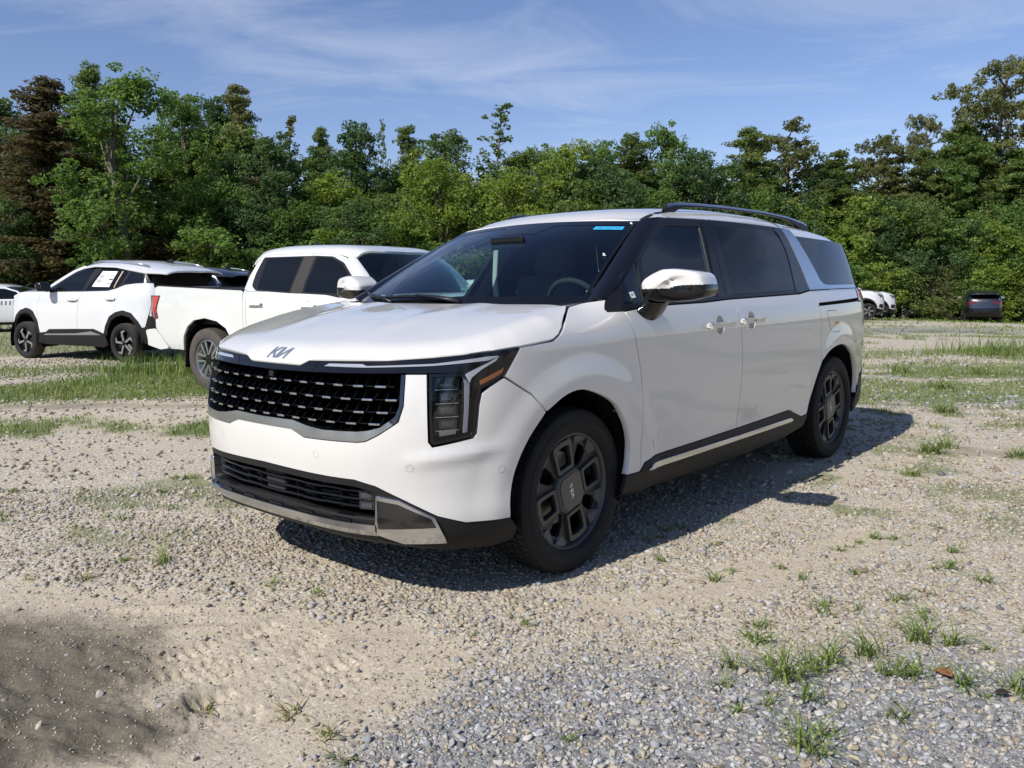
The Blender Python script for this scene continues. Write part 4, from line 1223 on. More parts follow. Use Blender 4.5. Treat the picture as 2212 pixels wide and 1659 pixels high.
def hash2(i, j, seed):
    h = (i * 374761393 + j * 668265263 + seed * 974634777) & 0xFFFFFFFF
    h = ((h ^ (h >> 13)) * 1274126177) & 0xFFFFFFFF
    return ((h ^ (h >> 16)) & 0xFFFF) / 65535.


def noise2(x, y, seed=0):
    x = np.asarray(x, float); y = np.asarray(y, float)
    i = np.floor(x).astype(np.int64); j = np.floor(y).astype(np.int64); u = x - i; v = y - j
    u = u * u * (3 - 2 * u); v = v * v * (3 - 2 * v)
    return (hash2(i, j, seed) * (1 - u) + hash2(i + 1, j, seed) * u) * (1 - v) + (hash2(i, j + 1, seed) * (1 - u) + hash2(i + 1, j + 1, seed) * u) * v


def fbm(x, y, seed=0, o=4):
    s = 0; a = .5; t = 0
    for k in range(o):
        s = s + a * noise2(x * 2 ** k + 17.3 * k, y * 2 ** k - 9.1 * k, seed + k); t += a; a *= .5
    return s / t


def soft_in(poly, D, L, w):
    """1 inside a polygon of the ground, fading over w metres with a ragged edge"""
    P = np.array(poly, float); q = np.stack([D, L], -1).reshape(-1, 2)
    m = inside(P, q)
    d = np.full(len(q), 1e9)
    for i in range(len(P)):
        a, b = P[i - 1], P[i]; e = b - a
        t = np.clip(((q - a) @ e) / (e @ e), 0, 1)
        d = np.minimum(d, np.linalg.norm(q - a - t[:, None] * e, axis=1))
    sd_ = np.where(m, d, -d).reshape(np.shape(D))
    sd_ = sd_ + w * 2.2 * (fbm(D * 2.2, L * 2.2, 91) - .5)
    return sstep(-w, w, sd_)


DIRT = [(3.55, -3.4), (3.52, -2.26), (3.44, -1.71), (3.22, -1.03), (3.11, -.75), (3.0, -.35), (2.74, -.20), (2.48, -.28), (2.30, -.45), (2.05, -.56), (1.2, -.6), (1.2, -3)]
MUD = [(3.3, -3.2), (3.22, -2.1), (3.20, -1.76), (2.93, -1.36), (2.66, -1.18), (2.48, -1.20), (2.40, -1.02), (2.20, -.98), (2.0, -1.2), (1.2, -1.2), (1.2, -3)]
SAND = [(3.32, .10), (3.25, .45), (3.42, .85), (3.85, 1.25), (4.2, 1.75), (4.0, 1.95), (3.55, 1.35), (3.15, .80), (3.12, .35)]
GREY = [(2.10, -.50), (2.30, -.30), (2.52, -.10), (2.62, .25), (2.55, .6), (2.62, 1.0), (2.80, 1.5), (2.90, 2.3), (1.0, 2.3), (1.0, -.6)]
GREYFAR = [[(8.3, 3.6), (9.3, 4.0), (9.2, 8), (7.9, 7)], [(24, 8), (26, 9.4), (26, 26), (21.5, 22), (22, 9)], [(10.8, 4.6), (11.8, 5), (11.6, 8.2), (10.7, 8)]]
RUTS = [((9.0, -6), (8.8, -3)), ((7.2, -3.2), (7.0, -1.6)), ((11.5, 4.5), (10.6, 10)), ((6.3, 3.2), (5.0, 4.6)), ((12.2, 5), (11.8, 12))]


def seg_dist(D, L, a, b):
    a = np.array(a); b = np.array(b); e = b - a
    t = np.clip(((D - a[0]) * e[0] + (L - a[1]) * e[1]) / (e @ e), 0, 1)
    return np.hypot(D - a[0] - t * e[0], L - a[1] - t * e[1]), t


def zones(D, L):
    D = np.asarray(D, float); L = np.asarray(L, float)
    dirt = np.maximum(soft_in(DIRT, D, L, .12), .85 * soft_in(SAND, D, L, .10))
    mud = soft_in(MUD, D, L, .22)
    grey = .95 * soft_in(GREY, D, L, .22)
    for g in GREYFAR:
        grey = np.maximum(grey, .75 * soft_in(g, D, L, .35))
    far = fbm(D * .55 + 3, L * .28, 5)
    dirt = np.maximum(dirt, .70 * sstep(.56, .70, fbm(D * .9, L * .35 + 7, 23)) * sstep(4, 5.5, D))
    for a, b in RUTS:
        d, t = seg_dist(D, L, a, b); d = d + .25 * (fbm(D * 1.3, L * 1.3, 77) - .5)
        r = sstep(.34, .10, d) * sstep(0, .12, t) * sstep(1, .88, t)
        dirt = np.maximum(dirt, r); mud = np.maximum(mud, .55 * r)
    grass = grass_amount(D, L)
    return dirt, mud, grass, grey


def grass_amount(D, L):
    """how densely grass covers the ground, 0..1"""
    D0 = D
    D = D + 1.6 * (fbm(D0 * .5, L * .45, 101) - .5) * sstep(5.5, 7, D0) + .9 * (fbm(D0 * 1.2, L * 1.3, 103) - .5) * sstep(5.5, 7, D0)
    n = fbm(D * .8 + 11, L * .55, 41); n2 = fbm(D * 3.1, L * 3.1, 43)
    # left: bands of grass between the gravel lanes
    left = sstep(-1.2, -2.2, L + .0 * D)
    b1 = sstep(8.9, 9.6, D) * sstep(14.5, 13.2, D) * left                     # strip behind the lane, up to the parked cars
    b2 = sstep(6.1, 6.5, D) * sstep(8.4, 7.7, D) * left * sstep(-.2, .05, n - .40)
    b3 = sstep(15.2, 16.2, D) * sstep(-2, -4, L)
    g = np.maximum(np.maximum(b1 * (.55 + 2.6 * (n - .45)), b2 * 1.1 * (.25 + .75 * sstep(.42, .54, fbm(D0 * 1.6, L * 1.1, 131)))), b3 * .7)
    # right: thin stripes further away
    right = sstep(1.8, 2.6, L)
    s = sstep(.50, .60, fbm(D * .75, L * .13 + 3, 57)) * right * sstep(7.5, 9, D)
    g = np.maximum(g, .75 * s * sstep(26, 22, D)); g = np.maximum(g, .55 * sstep(.52, .60, fbm(D * .33, L * .05, 61)) * sstep(18, 24, D))
    k = np.hypot((D - 14.6) / 1.7, (L - 9.2) / 1.9); g = np.maximum(g, sstep(1.15, .6, k))
    # sprinkled patches near by
    sp = sstep(.50, .62, n + .06 * sstep(.8, 2, L)) * sstep(.44, .60, n2) * (sstep(3.6, 4.3, D) * (1 - sstep(.9, -.2, L) * sstep(-1.4, -.3, L)))
    g = np.maximum(g, .75 * sp)
    g = np.maximum(g, .9 * sstep(40, 46, D))
    # nothing under the van
    x, y = dl(D0, L)
    van_box = sstep(-4.3, -3.9, x) * sstep(.9, .6, x) * sstep(-1.1, -.9, y) * sstep(1.1, .9, y)
    g = g * (1 - .85 * van_box)
    return np.clip(g * sstep(.25, .55, n2 + .6 * g - .15), 0, 1)


TRACKS = [((2.36, -1.28), (2.98, -.62), 1), ((2.52, -1.36), (3.04, -.80), 1), ((2.30, -1.05), (2.72, -.45), 1), ((3.10, -1.7), (3.12, -.95), .5)]


def terrain(D, L, detail=True):
    D = np.asarray(D, float); L = np.asarray(L, float)
    z = -.00124 * np.clip(D - 8, 0, 60) * np.clip(L, 0, 30) * sstep(0, 4, L)
    x, y = dl(D, L)
    flat = np.ones_like(D)
    for wx, wy in ((0, .82), (-3.09, .82), (0, -.82), (-3.09, -.82)):
        flat = flat * sstep(.12, .5, np.hypot(x - wx, y - wy))
    if detail:
        z = z + flat * (.030 * (fbm(D * .9, L * .9, 3, 3) - .5) * sstep(1, 3, D) + .010 * (fbm(D * 7, L * 7, 9, 3) - .5))
        near = sstep(4.5, 3.6, D)
        for a, b, amp in TRACKS:
            d, t = seg_dist(D, L, a, b); l = math.hypot(b[0] - a[0], b[1] - a[1]); e = np.array((b[0] - a[0], b[1] - a[1])) / l
            s = (D - a[0]) * e[0] + (L - a[1]) * e[1]; w = -(D - a[0]) * e[1] + (L - a[1]) * e[0]
            w = w + .02 * (fbm(D * 4, L * 4, 16) - .5); on = sstep(.105, .085, np.abs(w)) * sstep(0, .15, t) * sstep(1, .8, t)
            lug = .5 + .5 * np.sin(2 * np.pi * (s / .040 + .35 * np.sign(w) * w / .05)); rib = np.maximum(sstep(.020, .008, np.abs(np.abs(w) - .038)), sstep(.014, .006, np.abs(w)))
            rag = .25 + .75 * sstep(.36, .56, fbm(D * 6, L * 6, 15))
            z = z - amp * near * on * rag * (.006 + .015 * np.maximum(sstep(.35, .65, lug) * sstep(.045, .06, np.abs(w)), rib * (.6 + .4 * sstep(.3, .6, lug))))
            z = z + amp * near * .014 * sstep(.16, .115, np.abs(w)) * (1 - on) * sstep(0, .15, t) * sstep(1, .8, t) * rag
        m = sstep(3.6, 2.2, D) * soft_in(MUD, D, L, .25)
        z = z + m * .055 * (np.abs(fbm(D * 8 + L * 3, L * 5, 19, 4) - .5) * 2 - .25)
    return z


def build_ground():
    ang = np.unique(np.concatenate([np.linspace(-180, -46, 46), np.linspace(-46, 46, 400), np.linspace(46, 180, 46)]))
    rad = [0.3, .8, 1.3]
    while rad[-1] < 7:
        rad.append(rad[-1] * (1.0046 if rad[-1] < 3.6 else 1.0075))
    while rad[-1] < 2500:
        rad.append(rad[-1] * (1.02 if rad[-1] < 70 else 1.15))
    rad = np.array(rad)
    A, Rr = np.meshgrid(np.radians(ang), rad)
    D = Rr * np.cos(A); L = Rr * np.sin(A)
    Z = terrain(D, L)
    zf = terrain(np.full(len(ang), 70.) * np.cos(np.radians(ang)), 70. * np.sin(np.radians(ang)), False)
    Z = np.where(Rr > 70, zf[None, :], Z)
    X, Y = dl(D, L)
    n, m = A.shape
    V = np.stack([X, Y, Z], -1).reshape(-1, 3)
    i = np.arange(n * m).reshape(n, m)
    F = np.stack([i[:-1, :-1], i[:-1, 1:], i[1:, 1:], i[1:, :-1]], -1).reshape(-1, 4)
    me = bpy.data.meshes.new('ground')
    cx, cy = dl(0, 0); V = np.concatenate([V, [(float(cx), float(cy), 0)]])
    fan = [(n * m, int(i[0, k]), int(i[0, k + 1])) for k in range(m - 1)]
    me.vertices.add(len(V)); me.vertices.foreach_set('co', V.astype(np.float32).ravel())
    tot = len(F) * 4 + len(fan) * 3
    me.loops.add(tot); me.loops.foreach_set('vertex_index', np.concatenate([F[:, ::-1].ravel(), np.array(fan)[:, ::-1].ravel()]).astype(np.int32))
    me.polygons.add(len(F) + len(fan))
    me.polygons.foreach_set('loop_start', np.concatenate([np.arange(len(F)) * 4, len(F) * 4 + np.arange(len(fan)) * 3]).astype(np.int32))
    me.polygons.foreach_set('use_smooth', np.ones(len(F) + len(fan), bool))
    me.update(calc_edges=True); me.validate()
    dirt, mud, grass, grey = [np.append(q.ravel(), 0) for q in zones(D, L)]
    at = me.color_attributes.new('zone', 'FLOAT_COLOR', 'POINT')
    at.data.foreach_set('color', np.stack([dirt, mud, grass, grey], -1).astype(np.float32).ravel())
    me.materials.append(ground_material())
    o = bpy.data.objects.new('ground', me); C.objects.link(o)
    # faces must look up
    if me.polygons[100].normal.z < 0:
        me.flip_normals()
    return struct(o)


class NT:
    """small helper for writing node trees"""
    def __init__(s, m):
        m.use_nodes = True; s.t = m.node_tree; s.t.nodes.clear()

    def n(s, t, ins=None, **k):
        n = s.t.nodes.new(t)
        for a, b in k.items():
            setattr(n, a, b)
        for a, b in (ins or {}).items():
            if hasattr(b, 'is_output'):
                s.t.links.new(b, n.inputs[a])
            else:
                n.inputs[a].default_value = b
        return n

    def m(s, op, a, b=None, c=None, clamp=False):
        n = s.t.nodes.new('ShaderNodeMath'); n.operation = op; n.use_clamp = clamp
        for i, v in enumerate((a, b, c)):
            if v is None:
                continue
            if hasattr(v, 'is_output'):
                s.t.links.new(v, n.inputs[i])
            else:
                n.inputs[i].default_value = v
        return n.outputs[0]

    def mix(s, f, a, b, blend='MIX'):
        n = s.t.nodes.new('ShaderNodeMix'); n.data_type = 'RGBA'; n.blend_type = blend
        for i, v in ((0, f), (6, a), (7, b)):
            if hasattr(v, 'is_output'):
                s.t.links.new(v, n.inputs[i])
            else:
                n.inputs[i].default_value = v if i == 0 else (*v, 1)
        return n.outputs[2]

    def ramp(s, f, stops):
        n = s.t.nodes.new('ShaderNodeValToRGB'); s.t.links.new(f, n.inputs[0]); e = n.color_ramp.elements
        while len(e) < len(stops):
            e.new(.5)
        for i, (p, c) in enumerate(stops):
            e[i].position = p; e[i].color = (*c, 1)
        return n.outputs[0]


TAN = [(0, (0.271, 0.220, 0.156)), (.22, (0.415, 0.345, 0.244)), (.45, (0.504, 0.439, 0.326)), (.68, (0.567, 0.514, 0.413)), (.86, (0.370, 0.354, 0.326)), (1, (0.613, 0.573, 0.492))]
GRY = [(0, (0.115, 0.121, 0.132)), (.22, (0.230, 0.241, 0.259)), (.5, (0.380, 0.397, 0.425)), (.72, (0.494, 0.506, 0.523)), (.88, (0.575, 0.540, 0.471)), (1, (0.632, 0.644, 0.655))]


def ground_material():
    m = bpy.data.materials.new('ground'); N = NT(m)
    g = N.n('ShaderNodeNewGeometry'); pos = g.outputs['Position']
    z = N.n('ShaderNodeAttribute', attribute_name='zone'); sp = N.n('ShaderNodeSeparateColor', {0: z.outputs['Color']})
    dirt, mud, grass, grey = sp.outputs[0], sp.outputs[1], sp.outputs[2], z.outputs['Alpha']
    flat = N.n('ShaderNodeVectorMath', {0: pos, 1: (1, 1, .2)}, operation='MULTIPLY').outputs[0]
    vo = N.n('ShaderNodeTexVoronoi', {'Vector': flat, 'Scale': 42.}); vo2 = N.n('ShaderNodeTexVoronoi', {'Vector': flat, 'Scale': 95.})
    vc = N.n('ShaderNodeSeparateColor', {0: vo.outputs['Color']}); vc2 = N.n('ShaderNodeSeparateColor', {0: vo2.outputs['Color']})
    tan = N.mix(.45, N.ramp(vc.outputs[0], TAN), N.ramp(vc2.outputs[0], TAN)); gry = N.mix(.6, N.mix(.4, N.ramp(vc.outputs[1], GRY), N.ramp(vc2.outputs[1], GRY)), (.14, .135, .125))
    stone = N.mix(grey, tan, gry)
    nz = N.n('ShaderNodeTexNoise', {'Vector': pos, 'Scale': 1.3, 'Detail': 6., 'Roughness': .65}).outputs[0]
    nf = N.n('ShaderNodeTexNoise', {'Vector': pos, 'Scale': 60., 'Detail': 5., 'Roughness': .7}).outputs[0]
    soil = N.mix(N.m('MULTIPLY_ADD', nf, 1.6, -.3, True), (.33, .275, .195), (.54, .475, .365))
    soil = N.mix(N.m('MULTIPLY_ADD', nz, 2.2, -.8, True), soil, N.mix(.5, soil, (.40, .36, .28)))
    grit = N.ramp(vc2.outputs[2], [(0, (.16, .13, .09)), (.5, (.42, .36, .27)), (1, (.62, .57, .48))])
    soil = N.mix(N.m('GREATER_THAN', vc2.outputs[0], .72), soil, N.mix(.6, soil, grit))
    dmask = N.m('ADD', dirt, N.m('MULTIPLY', N.m('SUBTRACT', nf, .5), .9), clamp=True)
    dmask = N.m('MULTIPLY_ADD', dmask, 1.5, -.25, True)
    col = N.mix(dmask, stone, soil)
    wet = N.mix(N.m('MULTIPLY_ADD', nf, 2.2, -.6, True), (.034, .030, .020), (.115, .100, .070))
    mm = N.m('MULTIPLY_ADD', N.m('ADD', N.m('ADD', mud, N.m('MULTIPLY', N.m('SUBTRACT', nz, .5), 1.1)), N.m('MULTIPLY', N.m('SUBTRACT', nf, .5), 1.3)), 1.35, -.28, True)
    mm = N.m('MULTIPLY', mm, N.m('GREATER_THAN', mud, .02))
    col = N.mix(N.m('MULTIPLY', mm, .88), col, wet)
    gc = N.mix(nf, (.055, .095, .020), (.17, .20, .07))
    gm = N.m('MULTIPLY_ADD', N.m('ADD', grass, N.m('MULTIPLY', N.m('SUBTRACT', nf, .5), .7)), 1.5, -.35, True)
    col = N.mix(N.m('MULTIPLY', gm, .8), col, gc)
    h = N.m('ADD', N.m('MULTIPLY', N.m('SUBTRACT', 1, vo.outputs['Distance']), N.m('SUBTRACT', 1, dmask)), N.m('MULTIPLY', N.m('SUBTRACT', 1, vo2.outputs['Distance']), .45))
    h = N.m('ADD', h, N.m('MULTIPLY', nf, .8))
    h = N.m('MULTIPLY', h, N.m('MULTIPLY_ADD', dmask, -.55, 1.))
    bp = N.n('ShaderNodeBump', {'Strength': .8, 'Distance': .011, 'Height': h})
    b = N.n('ShaderNodeBsdfPrincipled', {'Base Color': col, 'Roughness': N.m('MULTIPLY_ADD', mm, -.25, .92), 'Normal': bp.outputs[0], 'Specular IOR Level': .25})
    o = N.n('ShaderNodeOutputMaterial', {0: b.outputs[0]})
    return m


# ---- loose stones
def ico():
    t = (1 + 5 ** .5) / 2
    v = np.array([(-1, t, 0), (1, t, 0), (-1, -t, 0), (1, -t, 0), (0, -1, t), (0, 1, t), (0, -1, -t), (0, 1, -t), (t, 0, -1), (t, 0, 1), (-t, 0, -1), (-t, 0, 1)], float)
    v /= np.linalg.norm(v[0])
    f = np.array([(0, 11, 5), (0, 5, 1), (0, 1, 7), (0, 7, 10), (0, 10, 11), (1, 5, 9), (5, 11, 4), (11, 10, 2), (10, 7, 6), (7, 1, 8), (3, 9, 4), (3, 4, 2), (3, 2, 6), (3, 6, 8), (3, 8, 9), (4, 9, 5), (2, 4, 11), (6, 2, 10), (8, 6, 7), (9, 8, 1)])
    return v, f


def ico2():
    v, f = ico(); v = [tuple(p) for p in v]; mid = {}; out = []

    def md(a, b):
        k = (min(a, b), max(a, b))
        if k not in mid:
            p = (np.array(v[a]) + np.array(v[b])) / 2; v.append(tuple(p / np.linalg.norm(p))); mid[k] = len(v) - 1
        return mid[k]
    for a, b, c in f:
        x, y, z = md(a, b), md(b, c), md(c, a); out += [(a, x, z), (b, y, x), (c, z, y), (x, y, z)]
    return np.array(v), np.array(out)


def stone_mesh(name, D, L, size, grey, hi):
    n = len(D); r = np.random.default_rng(len(D))
    bv, bf = ico2() if hi else ico()
    k = len(bv)
    jit = 1 + r.uniform(-.26, .26, (n, k, 1)) if not hi else 1 + r.uniform(-.10, .10, (n, k, 1))
    V = bv[None] * jit
    if hi:                                             # chop with a few random planes for broken facets
        for q in range(10):
            d = r.normal(size=(n, 1, 3)); d /= np.linalg.norm(d, axis=-1, keepdims=True); lim = r.uniform(.34, .74, (n, 1, 1))
            t = (V * d).sum(-1, keepdims=True); V = V - d * np.maximum(t - lim, 0)
    sc = size[:, None] * np.stack([r.uniform(.75, 1.35, n), r.uniform(.65, 1.0, n), r.uniform(.40, .72, n)], 1)
    V = V * sc[:, None, :]
    a = r.uniform(0, 2 * np.pi, n); tx = r.normal(0, .22, n); ty = r.normal(0, .22, n)
    ca, sa = np.cos(a)[:, None], np.sin(a)[:, None]
    z = V[..., 2] + V[..., 0] * tx[:, None] + V[..., 1] * ty[:, None]
    x = V[..., 0] * ca - V[..., 1] * sa; y = V[..., 0] * sa + V[..., 1] * ca
    X, Y = dl(D, L); Z = terrain(D, L) + sc[:, 2] * r.uniform(-.05, .55, n)
    P = np.stack([x + X[:, None], y + Y[:, None], z + Z[:, None]], -1).reshape(-1, 3)
    F = (bf[None] + (np.arange(n) * k)[:, None, None]).reshape(-1, 3)
    me = bpy.data.meshes.new(name)
    me.vertices.add(len(P)); me.vertices.foreach_set('co', P.astype(np.float32).ravel())
    me.loops.add(len(F) * 3); me.loops.foreach_set('vertex_index', F.astype(np.int32).ravel())
    me.polygons.add(len(F)); me.polygons.foreach_set('loop_start', (np.arange(len(F)) * 3).astype(np.int32))
    me.update(calc_edges=True)
    tone = r.uniform(0, 1, n); isg = (r.uniform(0, 1, n) < grey).astype(float)
    at = me.color_attributes.new('tone', 'FLOAT_COLOR', 'POINT')
    at.data.foreach_set('color', np.repeat(np.stack([tone, isg, r.uniform(0, 1, n), np.ones(n)], 1), k, 0).astype(np.float32).ravel())
    me.materials.append(stone_material())
    o = bpy.data.objects.new(name, me); C.objects.link(o)
    return struct(o, 'stuff')


def stone_material():
    if 'stone' in MATS:
        return MATS['stone']
    m = bpy.data.materials.new('stone'); N = NT(m); MATS['stone'] = m
    a = N.n('ShaderNodeAttribute', attribute_name='tone'); s = N.n('ShaderNodeSeparateColor', {0: a.outputs['Color']})
    pos = N.n('ShaderNodeNewGeometry').outputs['Position']
    nf = N.n('ShaderNodeTexNoise', {'Vector': pos, 'Scale': 130., 'Detail': 4.}).outputs[0]
    col = N.mix(s.outputs[1], N.ramp(s.outputs[0], TAN), N.ramp(s.outputs[0], GRY))
    col = N.mix(N.m('MULTIPLY_ADD', nf, 1.2, -.35, True), N.mix(.45, col, (.10, .085, .06)), col)
    b = N.n('ShaderNodeBsdfPrincipled', {'Base Color': col, 'Roughness': .85, 'Specular IOR Level': .3})
    N.n('ShaderNodeOutputMaterial', {0: b.outputs[0]})
    return m


def scatter(n, D0, D1, spread, margin, seed):
    r = np.random.default_rng(seed)
    D = np.sqrt(r.uniform(D0 ** 2, D1 ** 2, n)); L = r.uniform(-1, 1, n) * (spread * D + margin)
    return D, L, r


def build_stones():
    D, L, r = scatter(62000, 1.75, 5.2, .64, .35, 1)
    dirt, mud, grass, grey = zones(D, L)
    p = (1 - .93 * np.clip(dirt, 0, 1)) * (1 - .6 * np.clip(mud, 0, 1)) * (1 - .25 * grass) * (.45 + .55 * sstep(.34, .60, fbm(D * 2.3, L * 2.3, 33) + .25 * grey))
    k = r.uniform(0, 1, len(D)) < p
    D, L, grey = D[k], L[k], grey[k]
    size = (.0050 + .0115 * r.uniform(0, 1, len(D)) ** 2.6) * (1 + .18 * grey)
    big = (D < 3.0) & (size > .0098)
    g2 = np.clip(.16 + .52 * grey, 0, 1)
    stone_mesh('gravel', D[big], L[big], size[big], g2[big], True)
    stone_mesh('gravel', D[~big], L[~big], size[~big], g2[~big], False)
    # fines between the stones, and grit over the bare dirt
    D, L, r = scatter(52000, 1.75, 3.5, .64, .3, 8)
    dirt, mud, grass, grey = zones(D, L)
    k = r.uniform(0, 1, len(D)) < .25 + .75 * grey * (1 - dirt) - .12 * dirt
    stone_mesh('gravel', D[k], L[k], .0022 + .0036 * r.uniform(0, 1, k.sum()) ** 1.5, np.clip(.16 + .5 * grey[k], 0, 1), False)
    D, L, r = scatter(34000, 5.0, 15, .64, .6, 2)
    dirt, mud, grass, grey = zones(D, L)
    k = r.uniform(0, 1, len(D)) < (1 - .9 * dirt) * (1 - .55 * grass) * (.35 + .65 * sstep(.35, .6, fbm(D * 1.3, L * 1.3, 35)))
    D, L, grey = D[k], L[k], grey[k]
    stone_mesh('gravel', D, L, (.010 + .016 * r.uniform(0, 1, len(D)) ** 2) * (1 + .02 * D), .12 + .6 * grey, False)


# ---- grass
def blades(base, h, lean, az, width, hue, seg=3):
    """vectorised bent blades; returns verts, faces, hue per vertex"""
    n = len(h); t = np.linspace(0, 1, seg + 1)
    dx, dy = np.cos(az), np.sin(az)
    rr = lean[:, None] * h[:, None] * t[None] ** 1.8
    zz = h[:, None] * (t[None] - .32 * np.minimum(lean[:, None], 1.6) * t[None] ** 2.2)
    cx = base[:, 0:1] + dx[:, None] * rr; cy = base[:, 1:2] + dy[:, None] * rr; cz = base[:, 2:3] + zz
    w = width[:, None] * (1 - t[None] ** 1.5) * .5
    px, py = -dy[:, None] * w, dx[:, None] * w
    P = np.stack([np.stack([cx - px, cy - py, cz], -1), np.stack([cx + px, cy + py, cz], -1)], 2)   # n, seg+1, 2, 3
    V = P.reshape(-1, 3); s2 = (seg + 1) * 2
    f = np.array([(2 * i, 2 * i + 1, 2 * i + 3, 2 * i + 2) for i in range(seg)])
    F = (f[None] + (np.arange(n) * s2)[:, None, None]).reshape(-1, 4)
    hv = np.repeat(np.stack([hue, np.zeros(n), np.zeros(n), np.ones(n)], 1)[:, None, :], s2, 1)
    hv[:, :, 1] = np.repeat(t, 2)[None]
    return V, F, hv.reshape(-1, 4)


def grass_material():
    m = bpy.data.materials.new('grass'); N = NT(m)
    a = N.n('ShaderNodeAttribute', attribute_name='hue'); s = N.n('ShaderNodeSeparateColor', {0: a.outputs['Color']})
    col = N.ramp(s.outputs[0], [(0, (.036, .085, .012)), (.35, (.090, .195, .022)), (.60, (.165, .280, .036)), (.78, (.27, .29, .08)), (1, (.33, .22, .10))])
    col = N.mix(s.outputs[1], N.mix(.55, col, (.25, .22, .10)), col)
    d = N.n('ShaderNodeBsdfPrincipled', {'Base Color': col, 'Roughness': .5, 'Specular IOR Level': .3})
    t = N.n('ShaderNodeBsdfTranslucent', {0: N.mix(.5, col, (.20, .30, .03))})
    x = N.n('ShaderNodeMixShader', {0: .28, 1: d.outputs[0], 2: t.outputs[0]})
    N.n('ShaderNodeOutputMaterial', {0: x.outputs[0]})
    MATS['grass'] = m
    return m


def mesh_np(name, V, F, m, attr=None, an='hue', smooth=False, parent=None):
    me = bpy.data.meshes.new(name); V = np.asarray(V, np.float32); F = np.asarray(F, np.int32); k = F.shape[1]
    me.vertices.add(len(V)); me.vertices.foreach_set('co', V.ravel())
    me.loops.add(F.size); me.loops.foreach_set('vertex_index', F.ravel())
    me.polygons.add(len(F)); me.polygons.foreach_set('loop_start', (np.arange(len(F)) * k).astype(np.int32))
    if smooth:
        me.polygons.foreach_set('use_smooth', np.ones(len(F), bool))
    me.update(calc_edges=True)
    if attr is not None:
        at = me.color_attributes.new(an, 'FLOAT_COLOR', 'POINT'); at.data.foreach_set('color', np.asarray(attr, np.float32).ravel())
    if m is not None:
        me.materials.append(MATS[m] if isinstance(m, str) else m)
    o = bpy.data.objects.new(name, me); C.objects.link(o)
    if parent is not None:
        o.parent = parent
    return o


# D, L, spread, number of blades, height, dryness
TUFTS = [(2.54, .86, .07, 34, .17, .1), (2.60, .98, .06, 22, .12, .15), (2.70, 1.20, .06, 26, .15, .05), (2.82, 1.44, .07, 30, .17, .1), (2.78, 1.52, .05, 18, .12, 0), (2.50, 1.42, .05, 18, .11, .1), (2.44, 1.55, .06, 22, .13, .25),
         (2.14, .80, .07, 26, .14, .1), (2.82, .86, .06, 20, .09, .05), (2.56, 1.27, .08, 34, .10, .15), (2.40, .90, .05, 16, .12, .1), (2.30, 1.12, .05, 14, .10, .1), (2.62, .72, .04, 16, .10, .05), (2.66, 1.06, .05, 20, .11, .15),
         (5.99, 3.07, .14, 60, .17, .1), (6.2, 3.30, .10, 40, .14, .1), (7.89, 4.15, .16, 60, .18, .1), (5.8, 3.60, .12, 50, .15, .1), (5.3, 2.6, .10, 34, .09, .05), (9.6, 5.0, .2, 50, .20, .1), (11.5, 5.4, .25, 60, .22, .1), (11.2, 6.4, .25, 50, .2, .1),
         (2.24, -.55, .035, 12, .07, .9), (2.36, -.68, .06, 16, .06, 1), (2.42, -.95, .05, 10, .06, .95), (2.12, -.46, .04, 12, .06, .5), (3.72, -1.62, .05, 14, .12, .5), (3.55, -1.9, .07, 14, .07, .9), (3.32, -.82, .04, 12, .05, .3), (3.45, -1.05, .04, 9, .05, .1),
         (3.0, .05, .03, 8, .05, .1), (2.95, .9, .05, 14, .06, .0), (3.05, 1.2, .05, 14, .07, 0), (3.2, 1.55, .06, 18, .07, 0), (3.4, 2.0, .06, 18, .08, 0), (2.2, .15, .03, 8, .05, .1), (2.9, -.15, .02, 6, .03, .1), (3.5, 1.5, .05, 14, .06, .0)]


